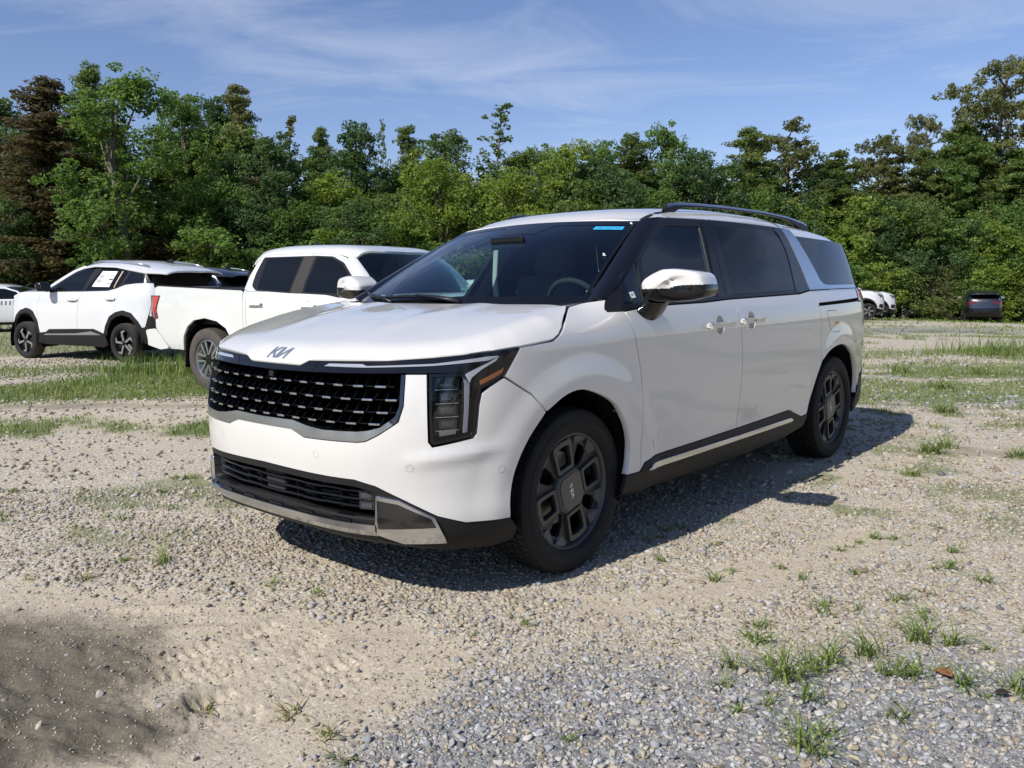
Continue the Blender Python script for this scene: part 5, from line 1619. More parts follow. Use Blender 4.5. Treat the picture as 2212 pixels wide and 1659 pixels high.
def build_grass():
    grass_material()
    r = np.random.default_rng(11)
    for q in range(46):                                    # small weeds strewn over the right foreground
        TUFTS.append((r.uniform(2.15, 4.2), r.uniform(.62, 2.3), .04, int(r.integers(6, 16)), r.uniform(.03, .085), r.uniform(0, .35)))
    for q in range(26):
        TUFTS.append((r.uniform(3.4, 5.6), r.uniform(-3.2, -.9), .06, int(r.integers(8, 18)), r.uniform(.03, .07), r.uniform(0, .5)))
    Vs = []; Fs = []; Hs = []; k = 0

    def add(D, L, h, lean, width, hue, seg):
        nonlocal k
        x, y = dl(D, L); b = np.stack([x, y, terrain(D, L) - .004], -1)
        V, F, H = blades(b, h, lean, r.uniform(0, 2 * np.pi, len(h)), width, hue, seg)
        Vs.append(V); Fs.append(F + k); Hs.append(H); k += len(V)
    for D, L, sp, n, h, dry in TUFTS:
        n = int(n * 1.5)
        q = r.normal(0, 1, (n, 2)) * sp * .33
        add(D + q[:, 0], L + q[:, 1], h * r.uniform(.45, 1.1, n), r.uniform(.35, 1.9, n), .0058 * r.uniform(.6, 1.2, n) * (1 + .06 * D), np.clip(r.normal(.36 + .5 * dry, .14, n), 0, 1), 4)
    # carpet following the grass map
    for D0, D1, n, h0, wd in ((3.4, 7, 30000, .040, .004), (7, 12, 90000, .055, .0070), (12, 22, 50000, .075, .013), (22, 48, 30000, .12, .03)):
        D, L, rr = scatter(n, D0, D1, .68, .8, int(D0 * 10))
        g = grass_amount(D, L); p = rr.uniform(0, 1, len(D)) < g
        D, L, g = D[p], L[p], g[p]; n = len(D)
        hu = fbm(D * .8, L * .8, 71)
        add(D, L, h0 * rr.uniform(.4, 1.25, n) * (.6 + .7 * g), rr.uniform(.1, 1.1, n), wd * rr.uniform(.7, 1.4, n), np.clip(.18 + .62 * hu + rr.normal(0, .10, n), 0, 1), 2)
    # tall rank weeds between the parked cars and the lane
    for D, L, sd_, n, h, dry in ((12.3, -5.2, .38, 420, 0.38, .30), (12.1, -4.55, .40, 380, 0.32, .80), (12.6, -5.9, .35, 200, 0.34, .1), (11.0, -5.6, .30, 110, 0.20, .1), (10.3, -5.9, .30, 90, 0.17, .6), (10.9, -4.4, .4, 110, 0.15, .1),
                                (14.6, 9.2, .8, 700, 0.45, .1), (14.2, 8.3, .5, 260, 0.30, .1), (9.6, -5.2, .10, 30, 0.24, 1), (7.0, -2.6, .08, 22, 0.18, .1), (7.0, -2.2, .08, 18, 0.15, .1), (9.9, -3.4, .8, 260, 0.09, .05)):
        q = r.normal(0, 1, (n, 2)) * sd_
        add(D + q[:, 0] * .6, L + q[:, 1], h * r.uniform(.3, 1.1, n), r.uniform(.1, .9, n), .012 * r.uniform(.6, 1.3, n), np.clip(r.normal(.30 + .5 * dry * (r.uniform(0, 1, n) < .8), .14, n), 0, 1), 3)
    # rough growth along the foot of the wood
    n = 7000; D = r.uniform(46, 53, n); L = r.uniform(-34, 38, n)
    add(D, L, r.uniform(.12, .6, n) * (.2 + 1.5 * fbm(D * .3, L * .3, 81) ** 2) * sstep(46, 51, D), r.uniform(.1, 1.0, n), r.uniform(.03, .07, n), np.clip(.25 + .75 * fbm(D * .15, L * .15, 83) + r.normal(0, .12, n) - .1, 0, 1), 2)
    # split by blade resolution
    quads = np.concatenate(Fs)
    o = mesh_np('grass', np.concatenate(Vs), quads, 'grass', np.concatenate(Hs))
    return struct(o, 'stuff')


def fallen_leaf(D, L, size, rot, label, m):
    V = []; F = []
    for i in range(7):
        t = i / 6; w = math.sin(math.pi * min(t * 1.08, 1)) ** .8 * .28
        for j, s in enumerate((-1, 0, 1)):
            V.append((t - .5, s * w, .10 * abs(s) * math.sin(math.pi * t) + .06 * (t - .5) ** 2))
    for i in range(6):
        for j in range(2):
            a = i * 3 + j; F.append((a, a + 1, a + 4, a + 3))
    V = [(x * size, y * size, z * size) for x, y, z in V]
    x, y = dl(D, L)
    o = mesh('fallen_leaf', V, F, m, None, True, None, (float(x), float(y), float(terrain(np.array(D), np.array(L))) + .016)); o.rotation_euler = (.1, -.1, rot)
    bpy_mod = o.modifiers.new('thickness', 'SOLIDIFY'); bpy_mod.thickness = .0008
    return tag(o, label, 'leaf')


ground = build_ground()
build_stones()
build_grass()
mat('dead_leaf', (.36, .15, .055), .6, noise=.3, nscale=60)
mat('dark_leaf', (.035, .022, .018), .7)
fallen_leaf(2.55, 1.385, .085, .9, 'curled orange brown dead leaf lying among the grass tufts, bottom right', 'dead_leaf')
fallen_leaf(2.42, 1.50, .05, 2.0, 'small dark withered leaf beside the bottom right grass tuft', 'dark_leaf')
# ----------------------------------------------------------------- the wood behind the lot
def leaf_material(name, dark, mid, light, trans):
    m = bpy.data.materials.new(name); N = NT(m)
    a = N.n('ShaderNodeAttribute', attribute_name='tint'); s = N.n('ShaderNodeSeparateColor', {0: a.outputs['Color']})
    oi = N.n('ShaderNodeObjectInfo')
    f = N.m('ADD', N.m('MULTIPLY', s.outputs[0], .85), N.m('MULTIPLY_ADD', oi.outputs['Random'], .3, -.08), clamp=True)
    col = N.ramp(f, [(0, dark), (.5, mid), (1, light)])
    d = N.n('ShaderNodeBsdfPrincipled', {'Base Color': col, 'Roughness': .55, 'Specular IOR Level': .25})
    t = N.n('ShaderNodeBsdfTranslucent', {0: N.mix(.6, col, trans)})
    x = N.n('ShaderNodeMixShader', {0: .46, 1: d.outputs[0], 2: t.outputs[0]})
    N.n('ShaderNodeOutputMaterial', {0: x.outputs[0]})
    MATS[name] = m


leaf_material('leaf_dark', (0.036, 0.074, 0.032), (0.084, 0.144, 0.053), (0.185, 0.250, 0.093), (0.192, 0.298, 0.066))
leaf_material('leaf_mid', (0.052, 0.094, 0.029), (0.119, 0.203, 0.054), (0.256, 0.344, 0.088), (0.282, 0.443, 0.059))
leaf_material('leaf_bright', (0.089, 0.130, 0.028), (0.202, 0.277, 0.053), (0.380, 0.435, 0.094), (0.430, 0.554, 0.053))
leaf_material('leaf_green', (0.060, 0.094, 0.026), (0.138, 0.192, 0.053), (0.234, 0.282, 0.090), (0.264, 0.360, 0.060))
leaf_material('leaf_olive', (0.072, 0.089, 0.031), (0.150, 0.166, 0.060), (0.240, 0.246, 0.098), (0.276, 0.300, 0.072))
leaf_material('leaf_brown', (.062, .050, .024), (.118, .096, .045), (.175, .155, .072), (.19, .16, .06))
mat('bark', (.125, .105, .085), .9, noise=.35, nscale=6)
mat('bark_pale', (.27, .245, .21), .9, noise=.35, nscale=6)


def limb_np(P, R_, n=5):
    P = np.array(P, float); k = len(P); V = []; F = []
    for i in range(k):
        t = P[min(i + 1, k - 1)] - P[max(i - 1, 0)]; t /= np.linalg.norm(t) + 1e-9
        a = np.cross(t, (.3, .9, .1)); a /= np.linalg.norm(a); b = np.cross(a, t)
        for j in range(n):
            w = 2 * math.pi * j / n; V.append(P[i] + R_[i] * (a * math.cos(w) + b * math.sin(w)))
    for i in range(k - 1):
        for j in range(n):
            F.append((i * n + j, i * n + (j + 1) % n, (i + 1) * n + (j + 1) % n, (i + 1) * n + j))
    return V, F


def leaves_np(r, cen, rad, per, size, flat=.75, up=.35, aspect=.62, droop=0):
    """leaf quads spread through ellipsoid clumps; tint differs at random by clump and by leaf"""
    n = len(cen); k = per
    d = r.normal(size=(n, k, 3)); d /= np.linalg.norm(d, axis=-1, keepdims=True)
    q = r.uniform(.35, 1.0, (n, k, 1)) ** .55
    pos = cen[:, None] + d * q * (rad[:, None, None] * np.array((1, 1, flat)))
    nrm = d * .8 + r.normal(size=(n, k, 3)) * .7 + np.array((0, 0, up)); nrm /= np.linalg.norm(nrm, axis=-1, keepdims=True)
    ax = r.normal(size=(n, k, 3)) - np.array((0, 0, droop)); ax -= (ax * nrm).sum(-1, keepdims=True) * nrm; ax /= np.linalg.norm(ax, axis=-1, keepdims=True)
    bx = np.cross(nrm, ax)
    s = size * r.uniform(.55, 1.25, (n, k, 1))
    P = np.stack([pos - ax * s, pos - bx * s * aspect, pos + ax * s, pos + bx * s * aspect], 2)
    tint = np.clip(.42 + r.normal(0, .17, (n, 1)) + r.normal(0, .14, (n, k)), 0, 1)
    V = P.reshape(-1, 3); F = np.arange(len(V)).reshape(-1, 4)
    T = np.repeat(tint.ravel(), 4)
    return V, F, np.stack([T, T * 0, T * 0, T * 0 + 1], 1)


def tree_broad(seed, H=10., Wd=4.2, low=.10, n_cl=330, per=58, leaf=.078):
    r = np.random.default_rng(seed); V = []; F = []

    def put(v, f):
        k = len(V); V.extend(v); F.extend([tuple(i + k for i in g) for g in f])
    tr = [np.array((0, 0, 0.))]
    for i in range(7):
        tr.append(tr[-1] + np.array((r.normal(0, .10), r.normal(0, .10), H * .92 / 7)))
    put(*limb_np(tr, np.linspace(.17, .03, 8), 6))
    cen = []; rad = []
    lobes = 7 + int(r.integers(0, 4)); L = []
    for i in range(lobes):
        h = H * (low + .12 + (.92 - low - .1) * (i + r.uniform(.1, .9)) / lobes); t = h / H
        w = Wd / 2 * (1.25 * math.sin(math.pi * min(max((t - low + .12) / (1.08 - low), .05), .96)) ** .7)
        a = i * 2.4 + r.uniform(-.5, .5)
        L.append((np.array((math.cos(a) * w * r.uniform(.35, .8), math.sin(a) * w * r.uniform(.35, .8), h)), Wd * r.uniform(.20, .31)))
    L.append((np.array((r.normal(0, .15), r.normal(0, .15), H * .9)), Wd * .17)); L.append((np.array((r.normal(0, .2), r.normal(0, .2), H * .55)), Wd * .26))
    for c, w in L:
        base = tr[min(6, max(1, int(c[2] / H * 7) - 1))]
        mid = base * .45 + c * .55 + np.array((0, 0, -.25))
        put(*limb_np([base, mid, c], [.07, .045, .015], 4))
        m = max(6, int(n_cl * (w / (Wd * .26)) ** 2 / len(L)))
        d = r.normal(size=(m, 3)); d /= np.linalg.norm(d, axis=1, keepdims=True)
        pts = c + d * (r.uniform(.45, 1.05, (m, 1)) * w * np.array((1, 1, 1.05)))
        cen.append(pts); rad.append(r.uniform(.16, .42, m) * (1 + .2 * w))
        for q in pts[::11]:
            put(*limb_np([c, c * .4 + q * .6, q], [.02, .014, .006], 3))
    cen = np.concatenate(cen); rad = np.concatenate(rad)
    ok = cen[:, 2] > H * low * .6
    return np.array(V), F, leaves_np(r, cen[ok], rad[ok], per, leaf)


def tree_cypress(seed, H=10., Wd=3.4, low=.12, rows=46, per=30, leaf=.088, top_flat=False):
    """feathery layered conifer: sprays hanging from level branches"""
    r = np.random.default_rng(seed); V = []; F = []; cen = []; rad = []

    def put(v, f):
        k = len(V); V.extend(v); F.extend([tuple(i + k for i in g) for g in f])
    tr = [np.array((0, 0, 0.))]
    for i in range(8):
        tr.append(tr[-1] + np.array((r.normal(0, .05), r.normal(0, .05), H * .97 / 8)))
    put(*limb_np(tr, np.linspace(.19, .025, 9), 6))
    for i in range(rows):
        t = low + (1 - low) * (i + r.uniform(0, .7)) / rows
        w = Wd / 2 * (1.02 - t) ** .62 * (1.5 if not top_flat else 1.0) * r.uniform(.55, 1.15)
        if top_flat:
            w = Wd / 2 * r.uniform(.5, 1.1) * (1 if t > .62 else .7) * (1 if t < .95 else .55)
        for k in range(3):
            a = r.uniform(0, 2 * math.pi); z = H * t
            b = np.interp(z, [p[2] for p in tr], [p[0] for p in tr]), np.interp(z, [p[2] for p in tr], [p[1] for p in tr])
            p0 = np.array((b[0], b[1], z)); tip = p0 + np.array((math.cos(a) * w, math.sin(a) * w, w * r.uniform(-.10, .32)))
            put(*limb_np([p0, p0 * .5 + tip * .5 + np.array((0, 0, .08)), tip], [.03, .02, .006], 3))
            m = 3 + int(w * 5.0)
            for q in range(m):
                s = (q + r.uniform(.2, 1)) / m
                if s < .12:
                    continue
                cen.append(p0 + (tip - p0) * s + np.array((r.normal(0, .12), r.normal(0, .12), r.normal(-.04, .07)))); rad.append(r.uniform(.16, .30))
    cen = np.array(cen); rad = np.array(rad)
    return np.array(V), F, leaves_np(r, cen, rad, per, leaf, .55, .5, .36, .5)


def tree_sparse(seed, H=10., Wd=3.0, n_br=34, per=26, leaf=.085, narrow=False):
    r = np.random.default_rng(seed); V = []; F = []; cen = []; rad = []

    def put(v, f):
        k = len(V); V.extend(v); F.extend([tuple(i + k for i in g) for g in f])
    tr = [np.array((0, 0, 0.))]
    for i in range(8):
        tr.append(tr[-1] + np.array((r.normal(0, .07), r.normal(0, .07), H * .98 / 8)))
    put(*limb_np(tr, np.linspace(.13, .012, 9), 5))
    for i in range(n_br):
        t = .25 + .75 * (i + r.uniform(0, .6)) / n_br; z = H * t; w = Wd / 2 * (1.03 - t) ** .7 * r.uniform(.7, 1.2) * 1.25
        a = i * 2.4 + r.uniform(-.4, .4); b = np.interp(z, [p[2] for p in tr], [p[0] for p in tr]), np.interp(z, [p[2] for p in tr], [p[1] for p in tr])
        p0 = np.array((b[0], b[1], z)); tip = p0 + np.array((math.cos(a) * w, math.sin(a) * w, w * (.75 if not narrow else .15)))
        put(*limb_np([p0, p0 * .5 + tip * .5, tip], [.025, .016, .005], 3))
        for q in range(max(2, int(w * 3.6))):
            s = r.uniform(.25, 1.05); cen.append(p0 + (tip - p0) * s + r.normal(0, .10, 3)); rad.append(r.uniform(.13, .26))
    return np.array(V), F, leaves_np(r, np.array(cen), np.array(rad), per, leaf, .8, .3, .6)


def tree_flat(seed, H=10., Wd=4.4, per=34, leaf=.090):
    """old swamp cypress: bare stem, twisted limbs, flat plates of foliage near the top"""
    r = np.random.default_rng(seed); V = []; F = []; cen = []; rad = []

    def put(v, f):
        k = len(V); V.extend(v); F.extend([tuple(i + k for i in g) for g in f])
    tr = [np.array((0, 0, 0.))]
    for i in range(8):
        tr.append(tr[-1] + np.array((r.normal(0, .12), r.normal(0, .12), H * .95 / 8)))
    put(*limb_np(tr, np.linspace(.22, .05, 9), 6))
    plates = 30
    for i in range(plates):
        t = .34 + .64 * (i + r.uniform(0, .8)) / plates; z = H * t; a = i * 2.4 + r.uniform(-.6, .6)
        w = Wd / 2 * r.uniform(.45, 1.05) * (1 if t < .9 else .65)
        b = np.array((np.interp(z, [p[2] for p in tr], [p[0] for p in tr]), np.interp(z, [p[2] for p in tr], [p[1] for p in tr]), z - .35))
        c = b + np.array((math.cos(a) * w * .75, math.sin(a) * w * .75, .35 + r.uniform(0, .3)))
        put(*limb_np([b, b * .5 + c * .5 + np.array((0, 0, -.1)), c], [.055, .035, .012], 4))
        m = 18; pr = Wd * r.uniform(.12, .24)
        q = r.normal(size=(m, 2)); q /= np.maximum(1, np.linalg.norm(q, axis=1, keepdims=True)); q *= np.sqrt(r.uniform(0, 1, (m, 1)))
        for x, y in q:
            e = c + np.array((x * pr, y * pr, r.normal(0, .16) - .20 * (x * x + y * y)))
            cen.append(e); rad.append(r.uniform(.16, .27))
        for x, y in q[::4]:
            put(*limb_np([c, c + np.array((x * pr, y * pr, -.05))], [.018, .006], 3))
    return np.array(V), F, leaves_np(r, np.array(cen), np.array(rad), per, leaf, .75, .5, .42, .5)


TREE_MESH = {}


def tree_data(kind, var):
    key = (kind, var)
    if key in TREE_MESH:
        return TREE_MESH[key]
    s = 100 + 31 * var
    if kind == 'broad':
        d = tree_broad(s)
    elif kind == 'low':
        d = tree_broad(s + 5, 6., 4.0, .0, 300, 58, .072)
    elif kind == 'bush':
        d = tree_broad(s + 9, 2.4, 2.6, 0., 130, 50, .055)
    elif kind == 'cyp':
        d = tree_cypress(s + 2)
    elif kind == 'conifer':
        d = tree_sparse(s + 3, 10, 2.0, 44, 20, .10, True)
    elif kind == 'sparse':
        d = tree_sparse(s + 4)
    else:
        d = tree_flat(s + 6)
    tv, tf, (lv, lf, lt) = d
    a = mesh('trunk', tv, tf, 'bark'); b = mesh_np('crown', lv, lf, 'leaf_mid', lt, 'tint')
    TREE_MESH[key] = (a.data, b.data); bpy.data.objects.remove(a); bpy.data.objects.remove(b)
    return TREE_MESH[key]


H0 = {'broad': 10., 'low': 6., 'bush': 2.4, 'cyp': 10., 'conifer': 10., 'sparse': 10., 'flat': 10.}
W0 = {'broad': 4.2, 'low': 4.0, 'bush': 2.6, 'cyp': 3.4, 'conifer': 2.0, 'sparse': 3.0, 'flat': 4.4}
NAME = {'broad': 'broadleaf_tree', 'low': 'understorey_tree', 'bush': 'bush', 'cyp': 'cypress_tree', 'conifer': 'conifer_tree', 'sparse': 'sapling_tree', 'flat': 'flat_topped_cypress'}


def plant(kind, var, col, D, L, top, width, label, cat='tree', group=None, rot=None, pale=False):
    x, y = dl(D, L); z0 = float(terrain(np.array(float(D)), np.array(float(L)), False)) if -60 < D < 75 and abs(L) < 60 else 0
    a, b = tree_data(kind, var)
    o = thing(NAME[kind], label, cat, (float(x), float(y), z0 - .05), rot if rot is not None else random.uniform(0, 6.28), group)
    h = top - z0; sx = width / W0[kind] * 1.4
    o.scale = (sx, sx, h / H0[kind])
    for nm, me, m in (('trunk', a, 'bark_pale' if pale else 'bark'), ('crown', b, 'leaf_' + col)):
        c = obj_from(nm, me, o)
        c.material_slots[0].link = 'OBJECT'; c.material_slots[0].material = MATS[m]
    return o


random.seed(5)
ORD = ['first', 'second', 'third', 'fourth', 'fifth', 'sixth', 'seventh', 'eighth', 'ninth', 'tenth', 'eleventh', 'twelfth', 'thirteenth', 'fourteenth', 'fifteenth', 'sixteenth', 'seventeenth', 'eighteenth', 'nineteenth']
TENS = {2: 'twent', 3: 'thirt', 4: 'fort', 5: 'fift', 6: 'sixt'}
TONE = {'dark': 'dark green', 'mid': 'mid green', 'bright': 'bright yellow green', 'green': 'pale green', 'olive': 'olive', 'brown': 'rusty brown'}


def nth(i):
    i += 1
    if i < 20:
        return ORD[i - 1]
    return TENS[i // 10] + ('ieth' if i % 10 == 0 else 'y-' + ORD[i % 10 - 1])


SKYLINE = [  # distance, sideways, top, width, kind, variant, foliage, description
    (47, -28.4, 12.3, 3.9, 'broad', 0, 'dark', 'dark green leafy tree at the left edge of the photo'),
    (45, -24.6, 12.2, 5.2, 'cyp', 0, 'brown', 'rusty brown feathery cypress near the left end of the wood'),
    (50, -24.3, 14.2, 3.0, 'cyp', 1, 'green', 'tall narrow grey green cypress just behind the bushy maple'),
    (44, -20.0, 12.7, 4.8, 'broad', 1, 'mid', 'tallest fresh green bushy maple on the left, rising above the white crossover'),
    (50, -18.9, 12.5, 3.6, 'broad', 2, 'mid', 'green rounded tree just right of the tall maple'),
    (54, -18.6, 13.4, 3.6, 'broad', 3, 'dark', 'dark topped tree peeping out behind the others on the left'),
    (50, -15.9, 12.9, 3.0, 'cyp', 2, 'olive', 'olive brown cypress with a crooked tip above the pickup bed'),
    (47, -13.3, 9.7, 3.8, 'broad', 4, 'dark', 'broad dark tree standing behind the pickup cab'),
    (52, -13.0, 11.6, 1.6, 'conifer', 0, 'olive', 'slim pointed conifer spire rising above the pickup cab'),
    (52, -11.6, 10.8, 2.0, 'cyp', 3, 'green', 'small light cypress top right beside the pointed spire'),
    (50, -9.1, 10.6, 3.1, 'broad', 5, 'dark', 'dark oval tree between the spire and the thin bare sapling'),
    (54, -7.9, 11.4, 1.3, 'sparse', 0, 'green', 'thin nearly bare sapling poking into the sky'),
    (53, -6.4, 11.0, 2.9, 'cyp', 4, 'green', 'light green cypress just right of the bare sapling'),
    (52, -3.7, 10.8, 4.3, 'broad', 0, 'dark', 'wide dark oak crown above the windscreen of the minivan'),
    (54, -.3, 12.3, 3.5, 'sparse', 1, 'green', 'airy see-through tree standing alone against the sky near the middle'),
    (55, 1.7, 10.1, 3.3, 'broad', 3, 'mid', 'low green tree to the right of the airy one'),
    (50, 3.3, 9.6, 3.5, 'broad', 2, 'bright', 'bright yellow green tree above the roof of the minivan'),
    (54, 5.8, 10.0, 3.0, 'broad', 5, 'mid', 'green tree between the bright one and the pale cypress over the roof'),
    (53, 7.7, 10.4, 3.2, 'cyp', 1, 'green', 'pale green cypress above the roof of the minivan'),
    (52, 9.8, 11.1, 2.9, 'broad', 1, 'mid', 'upright green tree standing above the roof rail'),
    (51, 11.6, 9.4, 3.9, 'broad', 4, 'dark', 'dark rounded tree right behind the roof rail'),
    (54, 15.5, 10.8, 4.2, 'cyp', 0, 'green', 'wide light green cypress beyond the rear of the minivan'),
    (56, 19.0, 11.1, 4.6, 'flat', 0, 'olive', 'olive flat-topped cypress with a wide crown right of the minivan'),
    (55, 21.3, 9.5, 3.4, 'cyp', 2, 'green', 'lower green cypress in the dip of the tree line'),
    (57, 24.6, 10.8, 3.4, 'flat', 1, 'olive', 'brownish flat-topped cypress like an anvil against the sky'),
    (60, 29.1, 12.7, 2.6, 'flat', 2, 'olive', 'thin cypress with a small tuft on a bare stem'),
    (56, 29.8, 11.2, 4.4, 'cyp', 3, 'green', 'light green cypress below the tallest one at the right'),
    (58, 32.7, 15.4, 5.6, 'flat', 0, 'olive', 'tallest gnarled cypress towering at the right edge'),
    (55, 35.0, 11.3, 4.2, 'broad', 2, 'mid', 'green tree cut by the right edge of the photo'),
]
for i, (D, L, top, w, kind, var, col, lab) in enumerate(SKYLINE):
    plant(kind, var, col, D, L, top, w, lab, 'tree', None, i * 1.7)
    if kind == 'flat':                                  # the lower storey round its stem
        plant('cyp', (i + 1) % 5, 'green', D - 2.5, L + .8, top * .62, w * .9, 'feathery young cypress at the foot of the ' + lab.split(' against')[0].split(' right of')[0].split(' at the')[0].split(' on a')[0], 'tree', 'young cypresses within the wood')

# front edge of the wood: lower, leafy, alternating tones
cols = ['mid', 'bright', 'dark', 'green', 'mid', 'dark', 'bright']
L = -33.; i = 0
while L < 39:
    D = 46.5 + 5.5 * sstep(-5, 20, L) + random.uniform(-1.2, 1.6)
    top = random.uniform(4.6, 7.6) - (.6 if L > 8 else 0)
    c = cols[i % 7] if not (-25 < L < -19) else 'brown'
    if -6 < L < 6 and i % 2:
        c = 'bright'
    plant('low', i % 4, c, D, L, top, random.uniform(3.2, 4.4), '%s leafy tree at the front edge of the wood, %s from the left' % (TONE[c], nth(i)), 'tree', 'understorey trees along the wood edge')
    L += random.uniform(1.25, 1.85); i += 1
# middle storey that closes the wood
L = -36.; i = 0
while L < 41:
    D = 51 + 5 * sstep(-5, 20, L) + random.uniform(-1, 2.5)
    k = random.choice(['broad', 'broad', 'cyp'])
    hi = np.interp(L, [-30, -17, -13, 0, 12, 22, 32, 40], [12.2, 11.9, 9.9, 9.5, 9.7, 9.4, 11.0, 11.2])
    c = random.choice(['dark', 'mid', 'green', 'mid']) if k == 'broad' else random.choice(['green', 'olive'])
    plant(k, i % (6 if k == 'broad' else 5), c, D, L, hi * random.uniform(.80, 1.0), random.uniform(3.2, 4.6),
          '%s %s in the second row of the wood, %s from the left' % (TONE[c], 'tree' if k == 'broad' else 'feathery cypress', nth(i)), 'tree', 'second row trees of the wood', None, i % 3 == 0)
    L += random.uniform(1.9, 2.7); i += 1
L = -42.; i = 0
while L < 48:
    D = 60 + random.uniform(-2, 4)
    plant('broad', i % 6, 'dark', D, L, np.interp(L, [-30, -15, 0, 20, 40], [10.5, 9.2, 8.2, 8.4, 9.6]) * random.uniform(.85, 1.0), random.uniform(4.6, 6.2), 'dark tree at the back of the wood, glimpsed through gaps, %s from the left' % nth(i), 'tree', 'back trees of the wood')
    L += random.uniform(2.8, 3.8); i += 1
# bushes at its foot
for i, (D, L, top, w, c) in enumerate([(44.5, -30, 2.0, 2.6, 'green'), (44.8, -26, 2.4, 3, 'olive'), (45, -16, 2.2, 3, 'mid'), (45.5, -9, 2.4, 3, 'mid'), (46.5, -2, 2.3, 3, 'bright'), (48, 5, 2.2, 3, 'mid'), (50.5, 14, 1.6, 3, 'mid'), (50.0, 17.3, 1.4, 2.6, 'bright'), (49.5, 19.5, 1.3, 2.4, 'green'),
                                       (50.2, 21.7, 1.9, 3.0, 'bright'), (50.5, 23.6, 1.6, 2.6, 'green'), (50.8, 25.8, 1.5, 2.6, 'olive'), (51, 29.8, 1.0, 2.6, 'bright'), (51, 32, 1.3, 3, 'green'), (50.5, 34.5, 1.6, 3, 'bright'), (50, 27.2, 1.0, 2.4, 'mid')]):
    plant('bush', i % 3, c, D, L, top + .0, w, '%s low bush at the foot of the wood, %s from the left' % (TONE[c], nth(i)), 'bush', 'bushes at the foot of the wood')
# trees on the far side of the lot, behind the photographer: they show mirrored in glass and paint
for i in range(16):
    a = R(95 + i * 17); rr = 52 + 6 * (i % 3)
    D_, L_ = rr * math.cos(a), rr * math.sin(a)
    if abs(math.degrees(math.atan2(L_, D_))) < 50:
        continue
    plant('broad', i % 6, ['mid', 'dark'][i % 2], D_, L_, 10 + 3 * (i % 2), 9, 'tree across the lot behind the camera, %s of the ring' % nth(i), 'tree', 'trees across the lot')
# ----------------------------------------------------------------- the other vehicles on the lot
def spoke_wheel(kind, R0, rim, w):
    """small road wheel, y outboard: tyre, rim, spokes"""
    root = bpy.data.objects.new('wheel', None); C.objects.link(root)
    ty = lathe('tyre', tyre_profile(R0, rim + .012, w), 'rubber_dusty' if kind == 'pickup' else 'rubber', root, 56)
    if kind != 'far':
        tv, tf = tread_mesh(R0, w * .85, 4, 44, .010); mesh('tread', tv, tf, 'rubber_dusty', ty, False)
    rm = lathe('rim', [(rim + .012, w * .40), (rim + .014, w * .42), (rim + .004, w * .43), (rim - .006, w * .38), (rim - .02, 0), (rim - .02, -w * .4)], 'alloy' if kind == 'pickup' else 'gloss_black', root, 48)
    lathe('wheel_back', [(0, -.02), (rim - .02, -.02)], 'void', root, 32)
    lathe('brake_disc', [(.06, .01), (rim * .7, .01), (rim * .7, -.01)], 'steel', root, 32)
    if kind == 'pickup':
        for k in range(6):
            a = k * math.pi / 3
            for s in (-1, 1):
                P = [(.05, .018 * s), (rim * .95, .030 * s), (rim * .98, .062 * s), (.06, .040 * s)]
                prism('spoke', [tuple(p) for p in rot2(P, a)][::s], w * .30, w * .39, 'alloy', rm)
        prism('hub', circ(0, 0, .062, 18), w * .28, w * .40, 'dark_chrome', rm)
    else:
        prism('wheel_disc', circ(0, 0, rim - .004, 40), w * .18, w * .24, 'gloss_black', rm,
              [np.array(rot2(smooth_poly([(.07, -.02), (rim * .86, -.075), (rim * .88, .02), (.08, .012)], .01, 2), R(72 * k + 30))) for k in range(5)])
        for k in range(5):
            a = R(72 * k)
            P = [(.03, -.012), (rim * .93, -.004), (rim * .97, .085), (rim * .84, .090), (rim * .80, .030), (.035, .020)]
            prism('spoke', [tuple(p) for p in rot2(P, a)], w * .26, w * .40, 'alloy', rm)
        prism('hub', circ(0, 0, .04, 16), w * .24, w * .41, 'gloss_black', rm)
    return root


def hollow_arch(parent, x0, z0, r, y1, y0=.55, m='void'):
    for s in (1, -1):
        a = np.linspace(-.25, math.pi + .25, 20)
        rows = [[(x0 + r * math.cos(t), s * y, z0 + r * math.sin(t)) for t in a] for y in (y1, y0)]
        o = loft('wheel_arch_liner', rows, m, parent)
        loft('arch_wall', [[(x0 + r * k * math.cos(t), s * y0, z0 + r * k * math.sin(t)) for t in a] for k in (1, .05)], m, o)


def recolour(o, table):
    for c in [o] + list(o.children_recursive):
        if c.type == 'MESH':
            for sl in c.material_slots:
                if sl.material and sl.material.name in table:
                    new = MATS[table[sl.material.name]]; sl.link = 'OBJECT'; sl.material = new


